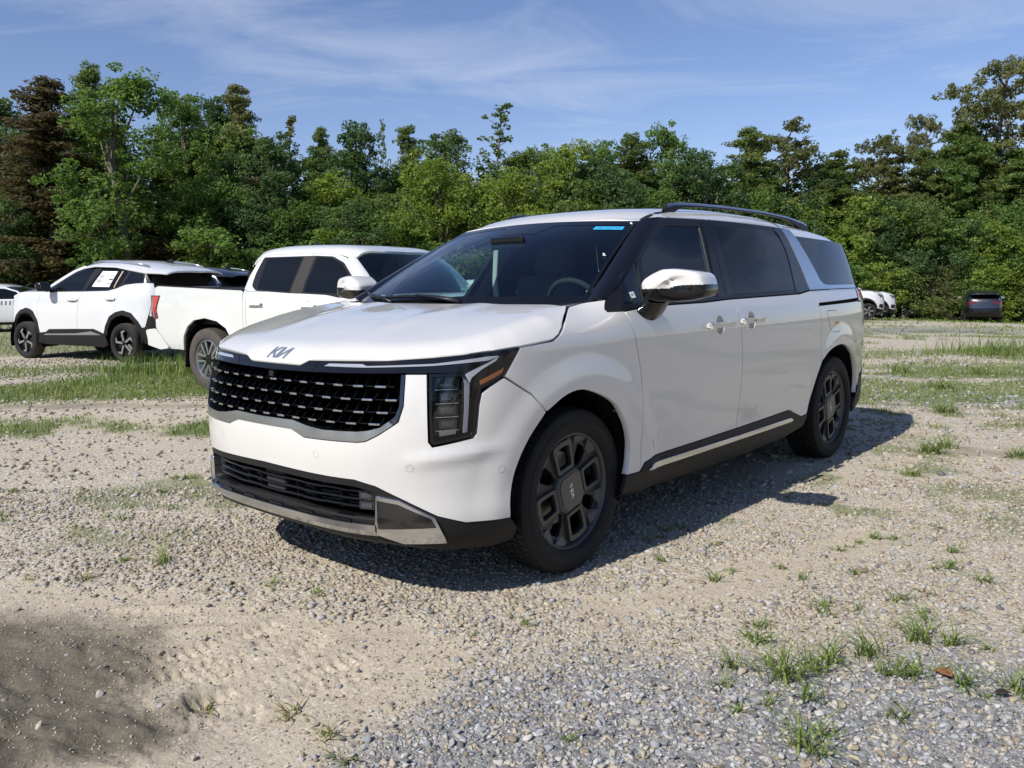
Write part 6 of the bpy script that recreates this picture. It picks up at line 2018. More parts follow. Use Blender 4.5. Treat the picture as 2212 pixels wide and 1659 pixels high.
def make_crossover():
    plan = [(3.45, 0), (3.43, .25), (3.36, .50), (3.22, .69), (3.0, .81), (2.6, .868), (1.5, .888), (.3, .884), (-.3, .866), (-.58, .81), (-.74, .69), (-.83, .45), (-.86, 0)]
    side = [(.2, -.07), (.3, -.03), (.45, -.008), (.6, 0), (.85, .002), (1.05, -.006), (1.15, -.018), (1.25, -.045), (1.35, -.080), (1.45, -.125), (1.55, -.175), (1.65, -.235), (1.75, -.3)]
    front = [(.2, -.08), (.35, -.02), (.5, 0), (.75, -.01), (.95, -.05), (1.05, -.10), (1.15, -.18), (1.3, -.4), (1.7, -1.0)]
    rear = [(.2, -.10), (.4, -.01), (.6, .02), (.8, 0), (1.0, -.03), (1.2, -.08), (1.3, -.14), (1.4, -.24), (1.55, -.42), (1.7, -.62)]
    S = Shell(plan, side, front, rear, ((2.66, .34), (0, .34)), .012, .60, .50)
    car = thing('crossover', '', 'car')
    U = lambda pts: [(S.ux(x), z) for x, z in pts]
    W = 'white_cool'
    ub = S.umax
    fa = [(2.17, .485), (2.21, .69), (2.34, .87), (2.45, .915), (2.55, .93), (2.73, .885), (2.89, .78), (3.0, .62), (3.02, .46)]
    ra = [(.43, .49), (.39, .62), (.27, .79), (.09, .87), (-.06, .895), (-.25, .85), (-.40, .71), (-.48, .58)]
    for s in (1, -1):
        m = (lambda q: q) if s > 0 else mirror_poly
        panel('fender', S, m(U([(3.05, .46), (3.12, .60), (3.14, .9), (3.10, 1.03), (3.0, 1.13), (2.84, 1.185), (2.3, 1.205), (2.06, 1.212), (2.11, 1.16), (2.21, .97), (2.23, .67)] + fa)), W, car, 0, .06, .002, .02)
        panel('front_door', S, m(U([(2.06, 1.212), (2.11, 1.16), (2.21, .97), (2.23, .67), (2.17, .485), (2.01, .50), (1.91, .55), (1.13, .565), (1.10, .88), (1.04, 1.09), (.94, 1.215)])), W, car, 0, .06, .0035, .02)
        panel('rear_door', S, m(U([(.94, 1.215), (1.04, 1.09), (1.10, .88), (1.13, .565), (.71, .57), (.57, .53), (.45, .495), (.39, .62), (.27, .79), (.14, .855), (.12, 1.0), (.02, 1.19), (-.06, 1.315), (.12, 1.26), (.32, 1.222)])), W, car, 0, .06, .0035, .02)
        panel('quarter_panel', S, m(U([(-.06, 1.315), (.02, 1.19), (.12, 1.0), (.14, .855), (.09, .87), (-.06, .895), (-.25, .85), (-.40, .71), (-.47, .60)]) + [(S.ux(-.52), .62), (S.ux(-.60), .86), (S.ux(-.66), 1.12), (S.ux(-.70), 1.18), (S.ux(-.66), 1.34), (S.ux(-.31), 1.338)]), W, car, 0, .06, .002, .02)
        # plastic round the arches and along the sill
        ci = lambda pts, k, cx: [(cx + (x - cx) * k, .34 + (z - .34) * k) for x, z in pts]
        panel('arch_trim', S, m(U(fa + ci(fa, .86, 2.62)[::-1])), 'plastic', car, .006, .05, 0, .03)
        panel('arch_trim', S, m(U(ra + ci(ra, .86, -.02)[::-1])), 'plastic', car, .006, .05, 0, .03)
        sill = panel('sill_cladding', S, m(U([(2.18, .48), (2.01, .50), (1.91, .552), (.71, .572), (.57, .532), (.43, .492), (.38, .30), (.5, .26), (2.1, .28), (2.24, .33)])), 'plastic', car, .006, .06, 0, .03)
        panel('sill_strip', S, m(U([(2.07, .445), (2.02, .47), (1.2, .488), (.78, .530), (.53, .47)])), 'alloy', sill, .012, .05, 0, .006)
        # glass house
        fr = panel('window_frame', S, m(U([(1.93, 1.214), (1.60, 1.405), (1.32, 1.545), (1.05, 1.625), (.78, 1.652), (.23, 1.628), (-.08, 1.572), (-.48, 1.505), (-.64, 1.345), (-.31, 1.338), (-.06, 1.322), (.12, 1.262), (.32, 1.224), (1.0, 1.218)])), 'trim_black', car, .001, .06, 0, .02)
        panel('front_window', S, m(U([(1.80, 1.235), (1.56, 1.385), (1.3, 1.518), (1.05, 1.598), (.80, 1.622), (.99, 1.238)])), 'glass_privacy', car, .004, .06, 0, .003, rnd=.01)
        panel('rear_window', S, m(U([(.90, 1.238), (.62, 1.618), (.23, 1.598), (0, 1.556), (-.06, 1.53), (.02, 1.345), (.14, 1.280), (.34, 1.243)])), 'glass_privacy', car, .004, .06, 0, .003, rnd=.01)
        panel('quarter_window', S, m(U([(-.12, 1.535), (-.46, 1.49), (-.57, 1.352), (-.31, 1.350), (-.03, 1.338)])), 'gloss_black', car, .004, .06, 0, .003, rnd=.006)
        for x0, x1, z in ((1.34, 1.08, 1.072), (.35, .12, 1.085)):
            g = np.array([S.ux(x) for x in np.linspace(x0, x1, 7)]) * s; b = .030 * np.sin(np.linspace(.25, math.pi - .25, 7))
            loft('door_handle', [S.P(g, np.full(7, z + .018), b * .4), S.P(g, np.full(7, z + .010), b + .012), S.P(g, np.full(7, z - .014), b + .012), S.P(g, np.full(7, z - .022), b * .4)], W, car)
            panel('handle_cup', S, [(float(g[3]) + .055 * math.cos(t), z - .004 + .034 * math.sin(t)) for t in np.linspace(0, 6.1, 16)], 'ink_grey', car, .0012, .05, 0, 0)
        # mirror
        dome = []
        cy, cz = s * 1.03, 1.30
        for t, k in ((-.10, .80), (-.08, .95), (0, 1), (.05, .85), (.085, .45), (.095, 0)):
            dome.append([(1.80 + t, cy + k * .115 * math.copysign(abs(math.cos(a)) ** .6, math.cos(a)), cz + k * .085 * math.copysign(abs(math.sin(a)) ** .6, math.sin(a))) for a in np.linspace(0, 2 * math.pi, 20)[:-1]])
        mr = loft('door_mirror', dome, 'gloss_black', car, True)
        prism('mirror_glass', [(cy + .095 * math.copysign(abs(math.cos(a)) ** .6, math.cos(a)), cz + .066 * math.copysign(abs(math.sin(a)) ** .6, math.sin(a))) for a in np.linspace(0, 2 * math.pi, 20)[:-1]], -.004, .0, 'mirror_glass', mr, frame=Matrix(((0, 1, 0, 1.699), (1, 0, 0, 0), (0, 0, 1, 0), (0, 0, 0, 1))))
        tube('mirror_arm', [(1.80, s * .84, 1.215), (1.79, s * .93, 1.245), (1.80, s * .98, 1.26)], [.03, .026, .03], 'gloss_black', mr, 6)
        # roof side and screen pillar
        pil = np.array([(2.08, .82, 1.215), (1.86, .795, 1.325), (1.62, .765, 1.435), (1.36, .735, 1.54), (1.10, .712, 1.625)])
        ou = np.array([S.P(S.ux(x), z, .002) for x, z in ((2.02, 1.214), (1.76, 1.325), (1.52, 1.445), (1.28, 1.56), (1.02, 1.632))])
        loft('screen_pillar', [(pil + np.array((.03, -.03, .015))) * (1, s, 1), (pil * .5 + ou * .5 + np.array((.02, .0, .03))) * (1, s, 1), ou * (1, s, 1)], W, car)
        rail = tube('roof_rail', [(x, s * y, z) for x, y, z in ((.95, .60, 1.705), (.75, .61, 1.735), (.3, .62, 1.728), (-.15, .60, 1.675), (-.4, .58, 1.625))], .014, 'alloy', car, 6)
        # lamps
        tl = panel('tail_lamp', S, m([(S.ux(-.66), 1.13), (S.ux(-.76), 1.16), (S.ux(-.76) + .30, 1.155), (S.ux(-.76) + .30, 1.06), (S.ux(-.76) + .05, 1.02), (S.ux(-.70), .93), (S.ux(-.64), .96)]), 'red_dark', car, .006, .05, 0, .02)
        panel('headlamp', S, m(U([(3.16, .98), (3.04, 1.06)]) + [(.62, 1.06), (.35, 1.03), (.36, .99), (.72, .95), (S.ux(3.14), .95)]), 'lens_glass', car, .008, .05, 0, .02)
        panel('bumper_vent', S, m([(.60, .62), (.86, .66), (.90, .50), (.62, .46)]), 'plastic', car, .006, .05, 0, .02)
    panel('front_bumper', S, both([(0, .40), (.62, .40), (S.ux(3.05), .46), (S.ux(3.12), .60), (S.ux(3.14), .9), (S.ux(3.10), 1.03), (.7, 1.06), (0, 1.06)]), W, car, 0, .06, .002, .02)
    panel('front_skirt', S, both([(0, .24), (.7, .24), (S.ux(3.02), .30), (S.ux(3.05), .455), (.62, .40), (0, .40)]), 'plastic', car, .004, .06, 0, .02)
    panel('grille', S, both([(0, .58), (.30, .60), (.42, .78), (.52, .99), (.3, 1.02), (0, 1.03)]), 'gloss_black', car, .008, .05, 0, .02)
    # tail
    uq = S.ux(-.70)
    tail = lambda z0, z1: [(uq, z0), (uq, z1), (ub, z1), (ub, z0)]
    for s in (1, -1):
        m = (lambda q: q) if s > 0 else mirror_poly
        panel('tailgate', S, m([(S.ux(-.60), .80), (S.ux(-.66), 1.12), (S.ux(-.70), 1.18), (S.ux(-.68), 1.275), (ub, 1.275), (ub, .78)]), W, car, .0, .06, 0, .01)
        panel('rear_glass', S, m([(S.ux(-.66), 1.28), (S.ux(-.60), 1.50), (S.ux(-.60) + .12, 1.545), (ub, 1.56), (ub, 1.28)]), 'glass_privacy', car, -.002, .06, 0, .01)
        panel('rear_bumper', S, m([(S.ux(-.44), .60), (S.ux(-.52), .62), (S.ux(-.60), .80), (ub, .78), (ub, .34), (S.ux(-.6), .32), (S.ux(-.43), .36)]), 'plastic', car, .006, .06, 0, .02)
    # hood, screen, roof
    H = TPS([(2.12, 0, 1.265), (2.12, .5, 1.25), (2.06, .80, 1.218), (2.5, 0, 1.262), (2.5, .5, 1.25), (2.5, .76, 1.228), (2.5, .845, 1.205), (2.9, 0, 1.228), (2.9, .45, 1.215), (2.9, .68, 1.195), (2.88, .80, 1.17), (3.2, 0, 1.15), (3.2, .35, 1.14), (3.12, .58, 1.12), (3.02, .74, 1.10), (3.36, 0, 1.065), (3.30, .4, 1.065), (3.18, .6, 1.06)])
    hp = [(2.06, .815), (2.3, .842), (2.5, .845), (2.88, .80), (3.02, .74), (3.18, .6), (3.30, .4), (3.36, 0)]
    panel('hood', H, [(2.12, 0)] + [(2.11, .5)] + hp + [(x, -y) for x, y in hp[-2::-1]] + [(2.11, -.5)], W, car, .002, .07, .002, .02)
    cols = []
    for a in np.linspace(-1, 1, 7):
        k = 1 - a * a; bot = np.array((2.09 + .16 * k, .80 * a, 1.225 + .015 * k)); top = np.array((1.14 + .10 * k, .685 * a, 1.625 + .055 * k))
        cols.append([bot + (top - bot) * b + np.array((.04, 0, .05)) * 4 * b * (1 - b) * .6 for b in (0, .5, 1)])
    G = Sheet(cols)
    panel('windscreen', G, [(0, 0), (1, 0), (1, 1), (0, 1)], 'glass_privacy', car, 0, .08, 0, 0)
    ex = np.array([-.84, -.70, -.45, -.08, .23, .78, 1.05, 1.15]); ez = np.array([1.498, 1.512, 1.520, 1.580, 1.633, 1.657, 1.632, 1.615]); ey = np.array([.60, .655, .71, .74, .735, .725, .712, .70])
    rc = cubic([-.95, -.8, -.5, -.05, .5, .85, 1.1, 1.26], [1.535, 1.585, 1.645, 1.712, 1.752, 1.750, 1.722, 1.678])
    RT = Height(lambda x, y: np.interp(x, ex, ez) + (rc(x) - np.interp(x, ex, ez)) * (1 - .25 * np.clip(np.abs(y) / np.interp(x, ex, ey), 0, 1.02) ** 2 - .75 * np.clip(np.abs(y) / np.interp(x, ex, ey), 0, 1.02) ** 4))
    rp = [(1.24, 0), (1.22, .35), (1.14, .69)] + [(float(ex[i]), float(ey[i])) for i in (6, 5, 4, 3, 2, 1, 0)] + [(-.92, .35), (-.95, 0)]
    roof = panel('roof', RT, rp + [(x, -y) for x, y in rp[-2:0:-1]], W, car, .001, .07, 0, .03)
    fin = [(-.30, 1.665), (-.12, 1.705), (-.26, 1.755), (-.31, 1.752)]
    prism('antenna_fin', fin, -.012, .012, 'gloss_black', roof)
    # inside and below
    box('underbody', (1.3, 0, .36), (3.3, 1.5, .18), 'void', car, None, .02)
    for s in (1, -1):
        panel('inner_body', S, (lambda q: q if s > 0 else mirror_poly(q))(U([(2.2, .55), (2.2, 1.15), (.2, 1.2), (.2, .9), (.45, .55)])), 'void', car, -.03, .12, lip=0)
    hollow_arch(car, 2.62, .34, .46, .87); hollow_arch(car, -.02, .34, .46, .86)
    wp = spoke_wheel('small', .338, .218, .215)
    for i, (x, y) in enumerate(((2.66, .77), (0, .77), (2.66, -.77), (0, -.77))):
        w = place_wheel(wp, car, x, y, .338, 0, i == 0); w.rotation_euler.y = R(20 + 50 * i)
    return car, S, U


def pose(o, x, y, hd, z=0):
    o.location = (x, y, z); o.rotation_euler = (0, 0, R(hd))
    return o


cross, XS, XU = make_crossover()
# rear axle centre from the left rear hub, heading -76 degrees
hd = -76.07; nl = np.array((-math.sin(R(hd)), math.cos(R(hd))))
bx = np.array((-3.35, -11.05)) - nl * .86
cross['label'] = 'white crossover with price sheet in its rear door window, tail towards the pickup'
cross['group'] = 'white crossovers on the lot'
spare = copy_tree(cross)                                 # plain copies before the sheet goes on
pose(cross, bx[0], bx[1], hd)
sheet_ = panel('price_sheet', XS, XU([(.74, 1.295), (.585, 1.555), (.20, 1.545), (.30, 1.285)]), 'paper', cross, .0075, .06, 0, 0)
for k, (a, b, c_, d_) in enumerate(((.60, .36, 1.50, 1.515), (.62, .50, 1.44, 1.49), (.34, .24, 1.46, 1.485), (.36, .26, 1.40, 1.425), (.66, .54, 1.36, 1.42), (.40, .29, 1.33, 1.345), (.64, .42, 1.325, 1.332))):
    panel('sheet_print', XS, XU([(a, c_), (b, c_), (b, d_), (a, d_)]), 'ink_grey' if k not in (3, 5) else 'ink', sheet_, .0095, .06, 0, 0)
panel('tan_strip', XS, XU([(.185, 1.275), (.165, 1.275), (.06, 1.545), (.085, 1.55)]), 'tape_tan', cross, .008, .06, 0, 0)

# ---- the pickup
def make_pickup():
    plan = [(4.12, 0), (4.08, .40), (3.98, .66), (3.80, .84), (3.45, .905), (2.6, .922), (1.2, .925), (0, .922), (-.8, .918), (-1.08, .912), (-1.17, .89), (-1.195, .82), (-1.20, .5), (-1.20, 0)]
    side = [(.3, -.09), (.45, -.03), (.55, -.008), (.7, 0), (.95, 0), (1.08, -.004), (1.16, -.016), (1.22, -.034), (1.32, -.066), (1.45, -.115), (1.58, -.168), (1.70, -.225)]
    front = [(.3, -.06), (.5, 0), (.8, 0), (1.0, -.04), (1.1, -.10), (1.2, -.2), (1.4, -.5)]
    rear = [(.3, 0), (.5, 0), (1.3, 0), (1.7, 0)]
    S = Shell(plan, side, front, rear, ((3.2, .39), (0.02, .40)), .018, .64, .55)
    B = Shell(plan, [(.3, -.09), (.45, -.03), (.55, -.008), (.7, 0), (.95, .0), (1.1, -.004), (1.2, -.010), (1.30, -.022), (1.34, -.04)], front, rear, ((3.2, .39), (0.02, .40)), .018, .64, .55)
    p = thing('pickup_truck', 'white crew cab pickup truck parked behind the hood of the minivan', 'pickup truck')
    W = 'white_warm'; U = lambda pts: [(S.ux(x), z) for x, z in pts]
    arch = [(.52, .52), (.52, .66), (.43, .78), (.26, .86), (.02, .895), (-.20, .865), (-.34, .785), (-.43, .66), (-.46, .49)]
    for s in (1, -1):
        m = (lambda q: q) if s > 0 else mirror_poly
        panel('bed_side', B, m(U([(-1.06, .76), (-1.05, 1.275), (-.98, 1.292), (.70, 1.232), (.735, 1.20), (.735, .52)] + arch + [(-.76, .49)])), W, p, 0, .05, .002, .03)
        tl = panel('tail_lamp', B, m([(S.ux(-1.17) + .02, 1.17), (S.ux(-.93), 1.17), (S.ux(-.99), 1.06), (S.ux(-1.02), .99), (S.ux(-.99), .88), (S.ux(-1.07), .87), (S.ux(-1.17) + .02, .95)]), 'red_dark', p, .008, .04, 0, .03)
        panel('tail_lens', B, m([(S.ux(-1.09), 1.155), (S.ux(-.95), 1.155), (S.ux(-1.0), 1.06), (S.ux(-1.03), .99), (S.ux(-1.01), .95), (S.ux(-1.07), .94), (S.ux(-1.09), 1.0)]), 'red_lens', tl, .011, .04, 0, .004)
        panel('lamp_strip', B, m([(S.ux(-1.105), 1.16), (S.ux(-1.095), 1.16), (S.ux(-1.09), 1.0), (S.ux(-1.055), .89), (S.ux(-1.07), .885), (S.ux(-1.105), 1.0)]), 'drl', tl, .013, .04, 0, 0)
        bs = prism('bumper_side', [tuple(q) for q in smooth_poly([(-1.30, .72), (-1.09, .745), (-.97, .66), (-.80, .50), (-.98, .475), (-1.24, .52)], .03, 3)], s * .62, s * .915, W, p)
        bv = bs.modifiers.new('bevel', 'BEVEL'); bv.width = .02; bv.segments = 2; bv.limit_method = 'ANGLE'
        # cab
        panel('rear_door', S, m(U([(.80, 1.215), (.795, 1.06), (.80, .84), (.90, .62), (1.0, .50), (1.675, .49), (1.68, 1.0), (1.69, 1.215)])), W, p, 0, .05, .003, .03)
        panel('front_door', S, m(U([(1.69, 1.215), (1.68, 1.0), (1.675, .49), (2.72, .49), (2.78, .8), (2.78, 1.05), (2.72, 1.16), (2.62, 1.20)])), W, p, 0, .05, .003, .03)
        panel('cab_corner', S, m(U([(.745, 1.235), (.745, .52), (.93, .52), (.885, .62), (.79, .84), (.785, 1.06), (.79, 1.215)])), W, p, 0, .05, .002, .03)
        fr_ = panel('cab_upper', S, m(U([(.745, 1.24), (.79, 1.40), (.86, 1.54), (.94, 1.625), (1.02, 1.650), (1.68, 1.655), (2.09, 1.63), (2.33, 1.565), (2.53, 1.395), (2.70, 1.24), (2.74, 1.17), (2.62, 1.203), (1.69, 1.219), (.80, 1.219)])), W, p, 0, .05, .001, .03)
        sm = np.array([(.79, 1.22), (.775, 1.28), (.82, 1.40), (.89, 1.54), (.955, 1.612), (1.02, 1.633), (1.70, 1.638), (2.08, 1.612), (2.31, 1.548), (2.50, 1.385), (2.66, 1.24)])
        q_ = dense(sm, .04)[:-40] if False else sm
        g0 = S.P(np.array([S.ux(x) for x, z in q_]) * s, q_[:, 1], .0015); g1 = S.P(np.array([S.ux(x - .004) for x, z in q_]) * s, q_[:, 1] - .006, .0015)
        loft('door_seam', [g0, g1], 'ink_grey', fr_)
        panel('seam_upright', S, m(U([(1.70, 1.215), (1.69, 1.215), (1.79, 1.64), (1.80, 1.64)])), 'ink_grey', fr_, .0012, .05, 0, 0)
        panel('window_trim', S, m(U([(.96, 1.605), (1.85, 1.600), (2.12, 1.585), (2.31, 1.515), (2.48, 1.37), (2.60, 1.245), (2.60, 1.15), (2.35, 1.145), (2.15, 1.175), (1.78, 1.190), (1.55, 1.195), (.95, 1.225), (.87, 1.28), (.89, 1.42)])), 'trim_black', p, .004, .05, 0, .008, rnd=.03)
        panel('b_pillar', S, m(U([(1.665, 1.600), (1.84, 1.600), (1.755, 1.192), (1.565, 1.197)])), 'plastic_dusty', p, .007, .06, 0, .003)
        panel('rear_window', S, m(U([(1.03, 1.592), (1.625, 1.588), (1.535, 1.212), (.98, 1.245)])), 'glass_privacy', p, .0075, .06, 0, .003, rnd=.02)
        panel('front_window', S, m(U([(1.87, 1.582), (2.10, 1.568), (2.29, 1.50), (2.45, 1.36), (2.46, 1.20), (2.15, 1.195), (1.785, 1.21)])), 'glass_privacy', p, .0075, .06, 0, .003, rnd=.02)
        panel('fender', S, m(U([(2.72, .49), (2.78, .8), (2.78, 1.05), (2.74, 1.165), (3.0, 1.15), (3.5, 1.10), (3.85, 1.02), (3.86, .6), (3.72, .55), (3.69, .66), (3.6, .78), (3.43, .87), (3.2, .90), (2.97, .87), (2.82, .77), (2.74, .64)])), W, p, 0, .06, .002, .03)
        for x0, x1, z in ((.86, 1.10, 1.075), (1.75, 2.0, 1.06)):
            g = np.array([S.ux(x) for x in np.linspace(x0, x1, 7)]) * s
            loft('door_handle', [S.P(g, np.full(7, z + .012), .012), S.P(g, np.full(7, z + .014), .036), S.P(g, np.full(7, z - .016), .038), S.P(g, np.full(7, z - .018), .012)], W, p, sharp=40)
            panel('handle_cup', S, [(float(g[3]) + .065 * math.cos(t), z - .002 + .048 * math.sin(t)) for t in np.linspace(0, 6.1, 16)], 'white_warm', p, -.001, .05, 0, 0)
            panel('cup_ring', S, [(float(g[3]) + .066 * math.cos(t), z - .002 + .050 * math.sin(t)) for t in np.linspace(0, 6.1, 16)], 'ink_grey', p, .001, .05, 0, 0, holes=[([(float(g[3]) + .062 * math.cos(t), z - .002 + .046 * math.sin(t)) for t in np.linspace(0, 6.1, 16)], 0)])
        dome = []
        for t, k in ((-.12, .85), (-.10, 1), (0, 1), (.05, .85), (.085, .45), (.095, 0)):
            dome.append([(2.68 + t, s * 1.04 + k * .11 * math.copysign(abs(math.cos(a)) ** .6, math.cos(a)), 1.235 + k * .09 * math.copysign(abs(math.sin(a)) ** .6, math.sin(a))) for a in np.linspace(0, 2 * math.pi, 20)[:-1]])
        mr = loft('door_mirror', dome, W, p, True)
        tube('mirror_arm', [(2.68, s * .87, 1.18), (2.68, s * 1.0, 1.18)], .035, 'trim_black', mr, 8)
        # inside of the bed
        us = np.array([S.ux(x) for x in np.linspace(-1.1, .72, 12)]) * s
        zt = np.interp(np.linspace(-1.1, .72, 12), [-1.05, .72], [1.290, 1.231])
        loft('bed_liner', [B.P(us, zt + .002, -.004), B.P(us, zt + .004, -.03), B.P(us, zt, -.07), B.P(us, np.full(12, .86), -.09)], 'plastic', p)
        panel('rail_cap', B, m(U([(-1.05, 1.268), (-.98, 1.288), (.70, 1.229), (.70, 1.243), (-.98, 1.303), (-1.06, 1.282)])), 'plastic', p, .003, .06, 0, .03)
        box('mud_flap', (-.43, s * .80, .45), (.02, .25, .36), 'plastic', p, Matrix.Rotation(R(6), 3, 'Y'), .004)
        panel('rocker', S, m(U([(.75, .52), (2.8, .49), (2.8, .40), (.75, .40)])), 'plastic', p, -.03, .08, 0, .02)
    box('bed_floor', (-.2, 0, .84), (1.9, 1.66, .05), 'plastic', p, None, .005)
    box('cab_back', (.77, 0, 1.0), (.05, 1.66, .9), 'plastic', p, None, .01)
    panel('tailgate', B, [(S.umax - .80, .62), (S.umax - .80, 1.27), (S.umax, 1.27), (S.umax, .62)], W, p, .004, .1, 0, .04); panel('tailgate', B, mirror_poly([(S.umax - .80, .62), (S.umax - .80, 1.27), (S.umax, 1.27), (S.umax, .62)]), W, p, .004, .1, 0, .04)
    box('rear_bumper', (-1.27, 0, .62), (.16, 1.74, .22), W, p, None, .03)
    # roof
    ex = np.array([.74, .80, .90, 1.02, 1.68, 2.09, 2.33, 2.40]); ez = np.array([1.50, 1.555, 1.618, 1.652, 1.657, 1.632, 1.570, 1.545]); ey = np.array([.75, .745, .735, .728, .728, .722, .715, .71])
    rc = cubic([.70, .78, .90, 1.1, 1.6, 2.05, 2.35, 2.5], [1.60, 1.690, 1.722, 1.735, 1.738, 1.722, 1.682, 1.64])
    t_ = lambda x, y: np.clip(np.abs(y) / np.interp(x, ex, ey), 0, 1.02)
    RT = Height(lambda x, y: np.interp(x, ex, ez) + (rc(x) - np.interp(x, ex, ez)) * (1 - .12 * t_(x, y) ** 2 - .88 * t_(x, y) ** 9))
    rp = [(2.52, 0), (2.49, .35), (2.40, .69)] + [(float(ex[i]), float(ey[i])) for i in (6, 5, 4, 3, 2, 1, 0)] + [(.70, .4), (.69, 0)]
    roof = panel('roof', RT, rp + [(x, -y) for x, y in rp[-2:0:-1]], W, p, .001, .06, 0, .03)
    prism('antenna_fin', [(1.0, 1.735), (1.16, 1.735), (1.03, 1.80), (.99, 1.80)], -.012, .012, 'gloss_black', roof)
    rows = []
    for z, y_, x_ in ((1.22, .84, .742), (1.40, .80, .74), (1.52, .76, .745), (1.58, .72, .72)):
        rows.append([(x_ + .03 * abs(k), k * y_, z) for k in np.linspace(-1, 1, 9)])
    loft('rear_wall', rows, 'glass_privacy', p)
    # screen and hood
    cols = []
    for a in np.linspace(-1, 1, 7):
        k = 1 - a * a; bot = np.array((2.82 + .22 * k, .80 * a, 1.165 + .015 * k)); top = np.array((2.40 + .11 * k, .70 * a, 1.575 + .062 * k))
        cols.append([bot + (top - bot) * b + np.array((.03, 0, .03)) * 4 * b * (1 - b) * .6 for b in (0, .5, 1)])
    G = Sheet(cols)
    panel('windscreen', G, [(0, 0), (1, 0), (1, 1), (0, 1)], 'glass_clear', p, 0, .08, 0, 0)
    for s in (1, -1):
        inn = np.array([c for c in cols[-1]]); ou = np.array([S.P(S.ux(x), z) for x, z in ((2.715, 1.20), (2.53, 1.395), (2.345, 1.565))])
        loft('screen_pillar', [inn * (1, s, 1), (inn * .5 + ou * .5 + np.array((.02, .01, .01))) * (1, s, 1), ou * (1, s, 1)], W, p)
    H = TPS([(2.84, .78, 1.17), (3.02, 0, 1.185), (2.98, .45, 1.182), (3.4, 0, 1.185), (3.4, .5, 1.17), (3.4, .80, 1.13), (3.45, .88, 1.10), (3.8, 0, 1.15), (3.8, .5, 1.125), (3.75, .80, 1.06), (4.0, 0, 1.08), (3.97, .4, 1.07), (3.88, .66, 1.04)])
    hp = [(2.84, .80), (3.1, .86), (3.45, .88), (3.75, .80), (3.88, .66), (3.97, .4), (4.0, 0)]
    panel('hood', H, [(3.04, 0), (2.98, .45)] + hp + [(x, -y) for x, y in hp[-2::-1]] + [(2.98, -.45)], W, p, .002, .08, .002, .02)
    panel('front_bumper', S, both([(0, .42), (.8, .42), (S.ux(3.86), .55), (S.ux(3.85), 1.03), (.6, 1.07), (0, 1.07)]), W, p, 0, .1, .002, .02)
    box('cabin_floor', (1.8, 0, .62), (2.0, 1.6, .2), 'interior', p, None, .02)
    for y in (-.38, .38):
        sq = box('seat', (1.95, y, 1.12), (.16, .48, .75), 'seat', p, Matrix.Rotation(R(-12), 3, 'Y'), .05); box('headrest', (1.86, y, 1.50), (.10, .26, .16), 'seat', sq, None, .04)
    box('dashboard', (2.66, 0, 1.02), (.35, 1.5, .24), 'interior', p, None, .05)
    box('chassis', (1.4, 0, .48), (5.0, 1.0, .16), 'void', p, None, .02)
    tube('tow_bar', [(-1.2, -.3, .48), (-1.2, .3, .48)], .05, 'plastic', p, 8)
    hollow_arch(p, .03, .40, .48, .90, .5); hollow_arch(p, 3.22, .40, .48, .90, .5)
    wp = spoke_wheel('pickup', .388, .232, .255)
    for i, (x, y) in enumerate(((0, .80), (3.2, .80), (0, -.80), (3.2, -.80))):
        w = place_wheel(wp, p, x, y, .385, 0, i == 0); w.rotation_euler.y = R(12 + 21 * i)
    return p


pk = make_pickup()
h_ = R(96); nr = np.array((math.sin(h_), -math.cos(h_)))
pb = np.array((-2.35, -6.42)) - nr * .875
pose(pk, pb[0], pb[1], 96)


def at_dl(o, D, L, hd):
    x, y = dl(D, L)
    return pose(o, float(x), float(y), hd, float(terrain(np.array(float(D)), np.array(float(L)), False)))


# copies: each a car of its own
c1_ = spare; c1_['label'] = 'white crossover seen side-on through the windscreen of the minivan'
at_dl(c1_, 21.0, 1.45, -36)
mid2 = copy_tree(c1_); mid2['label'] = 'white crossover roof seen through the side glass of the minivan, behind the first one'
at_dl(mid2, 26.5, 4.6, -36)
for k, (D_, L_, lab) in enumerate(((38.5, 13.5, 'white crossover nose sticking out behind the tail of the minivan, nearer of two'), (40.2, 14.8, 'white crossover nose showing just beyond another, further of two at the minivan tail'))):
    n_ = copy_tree(c1_); n_['label'] = lab
    at_dl(n_, D_, L_, 118)
dk = copy_tree(c1_); dk['label'] = 'dark blue crossover parked with its tail to the camera below the trees, far right'; del dk['group']
recolour(dk, {'white_cool': 'navy', 'alloy': 'gloss_black', 'plastic': 'gloss_black'}); at_dl(dk, 44.5, 25.2, -164)
db = copy_tree(c1_); db['label'] = 'dark blue car, only its roof showing between the white crossover and the pickup cab'; del db['group']
recolour(db, {'white_cool': 'navy', 'trim_black': 'alloy'}); at_dl(db, 20.2, -7.0, -76 + 6)


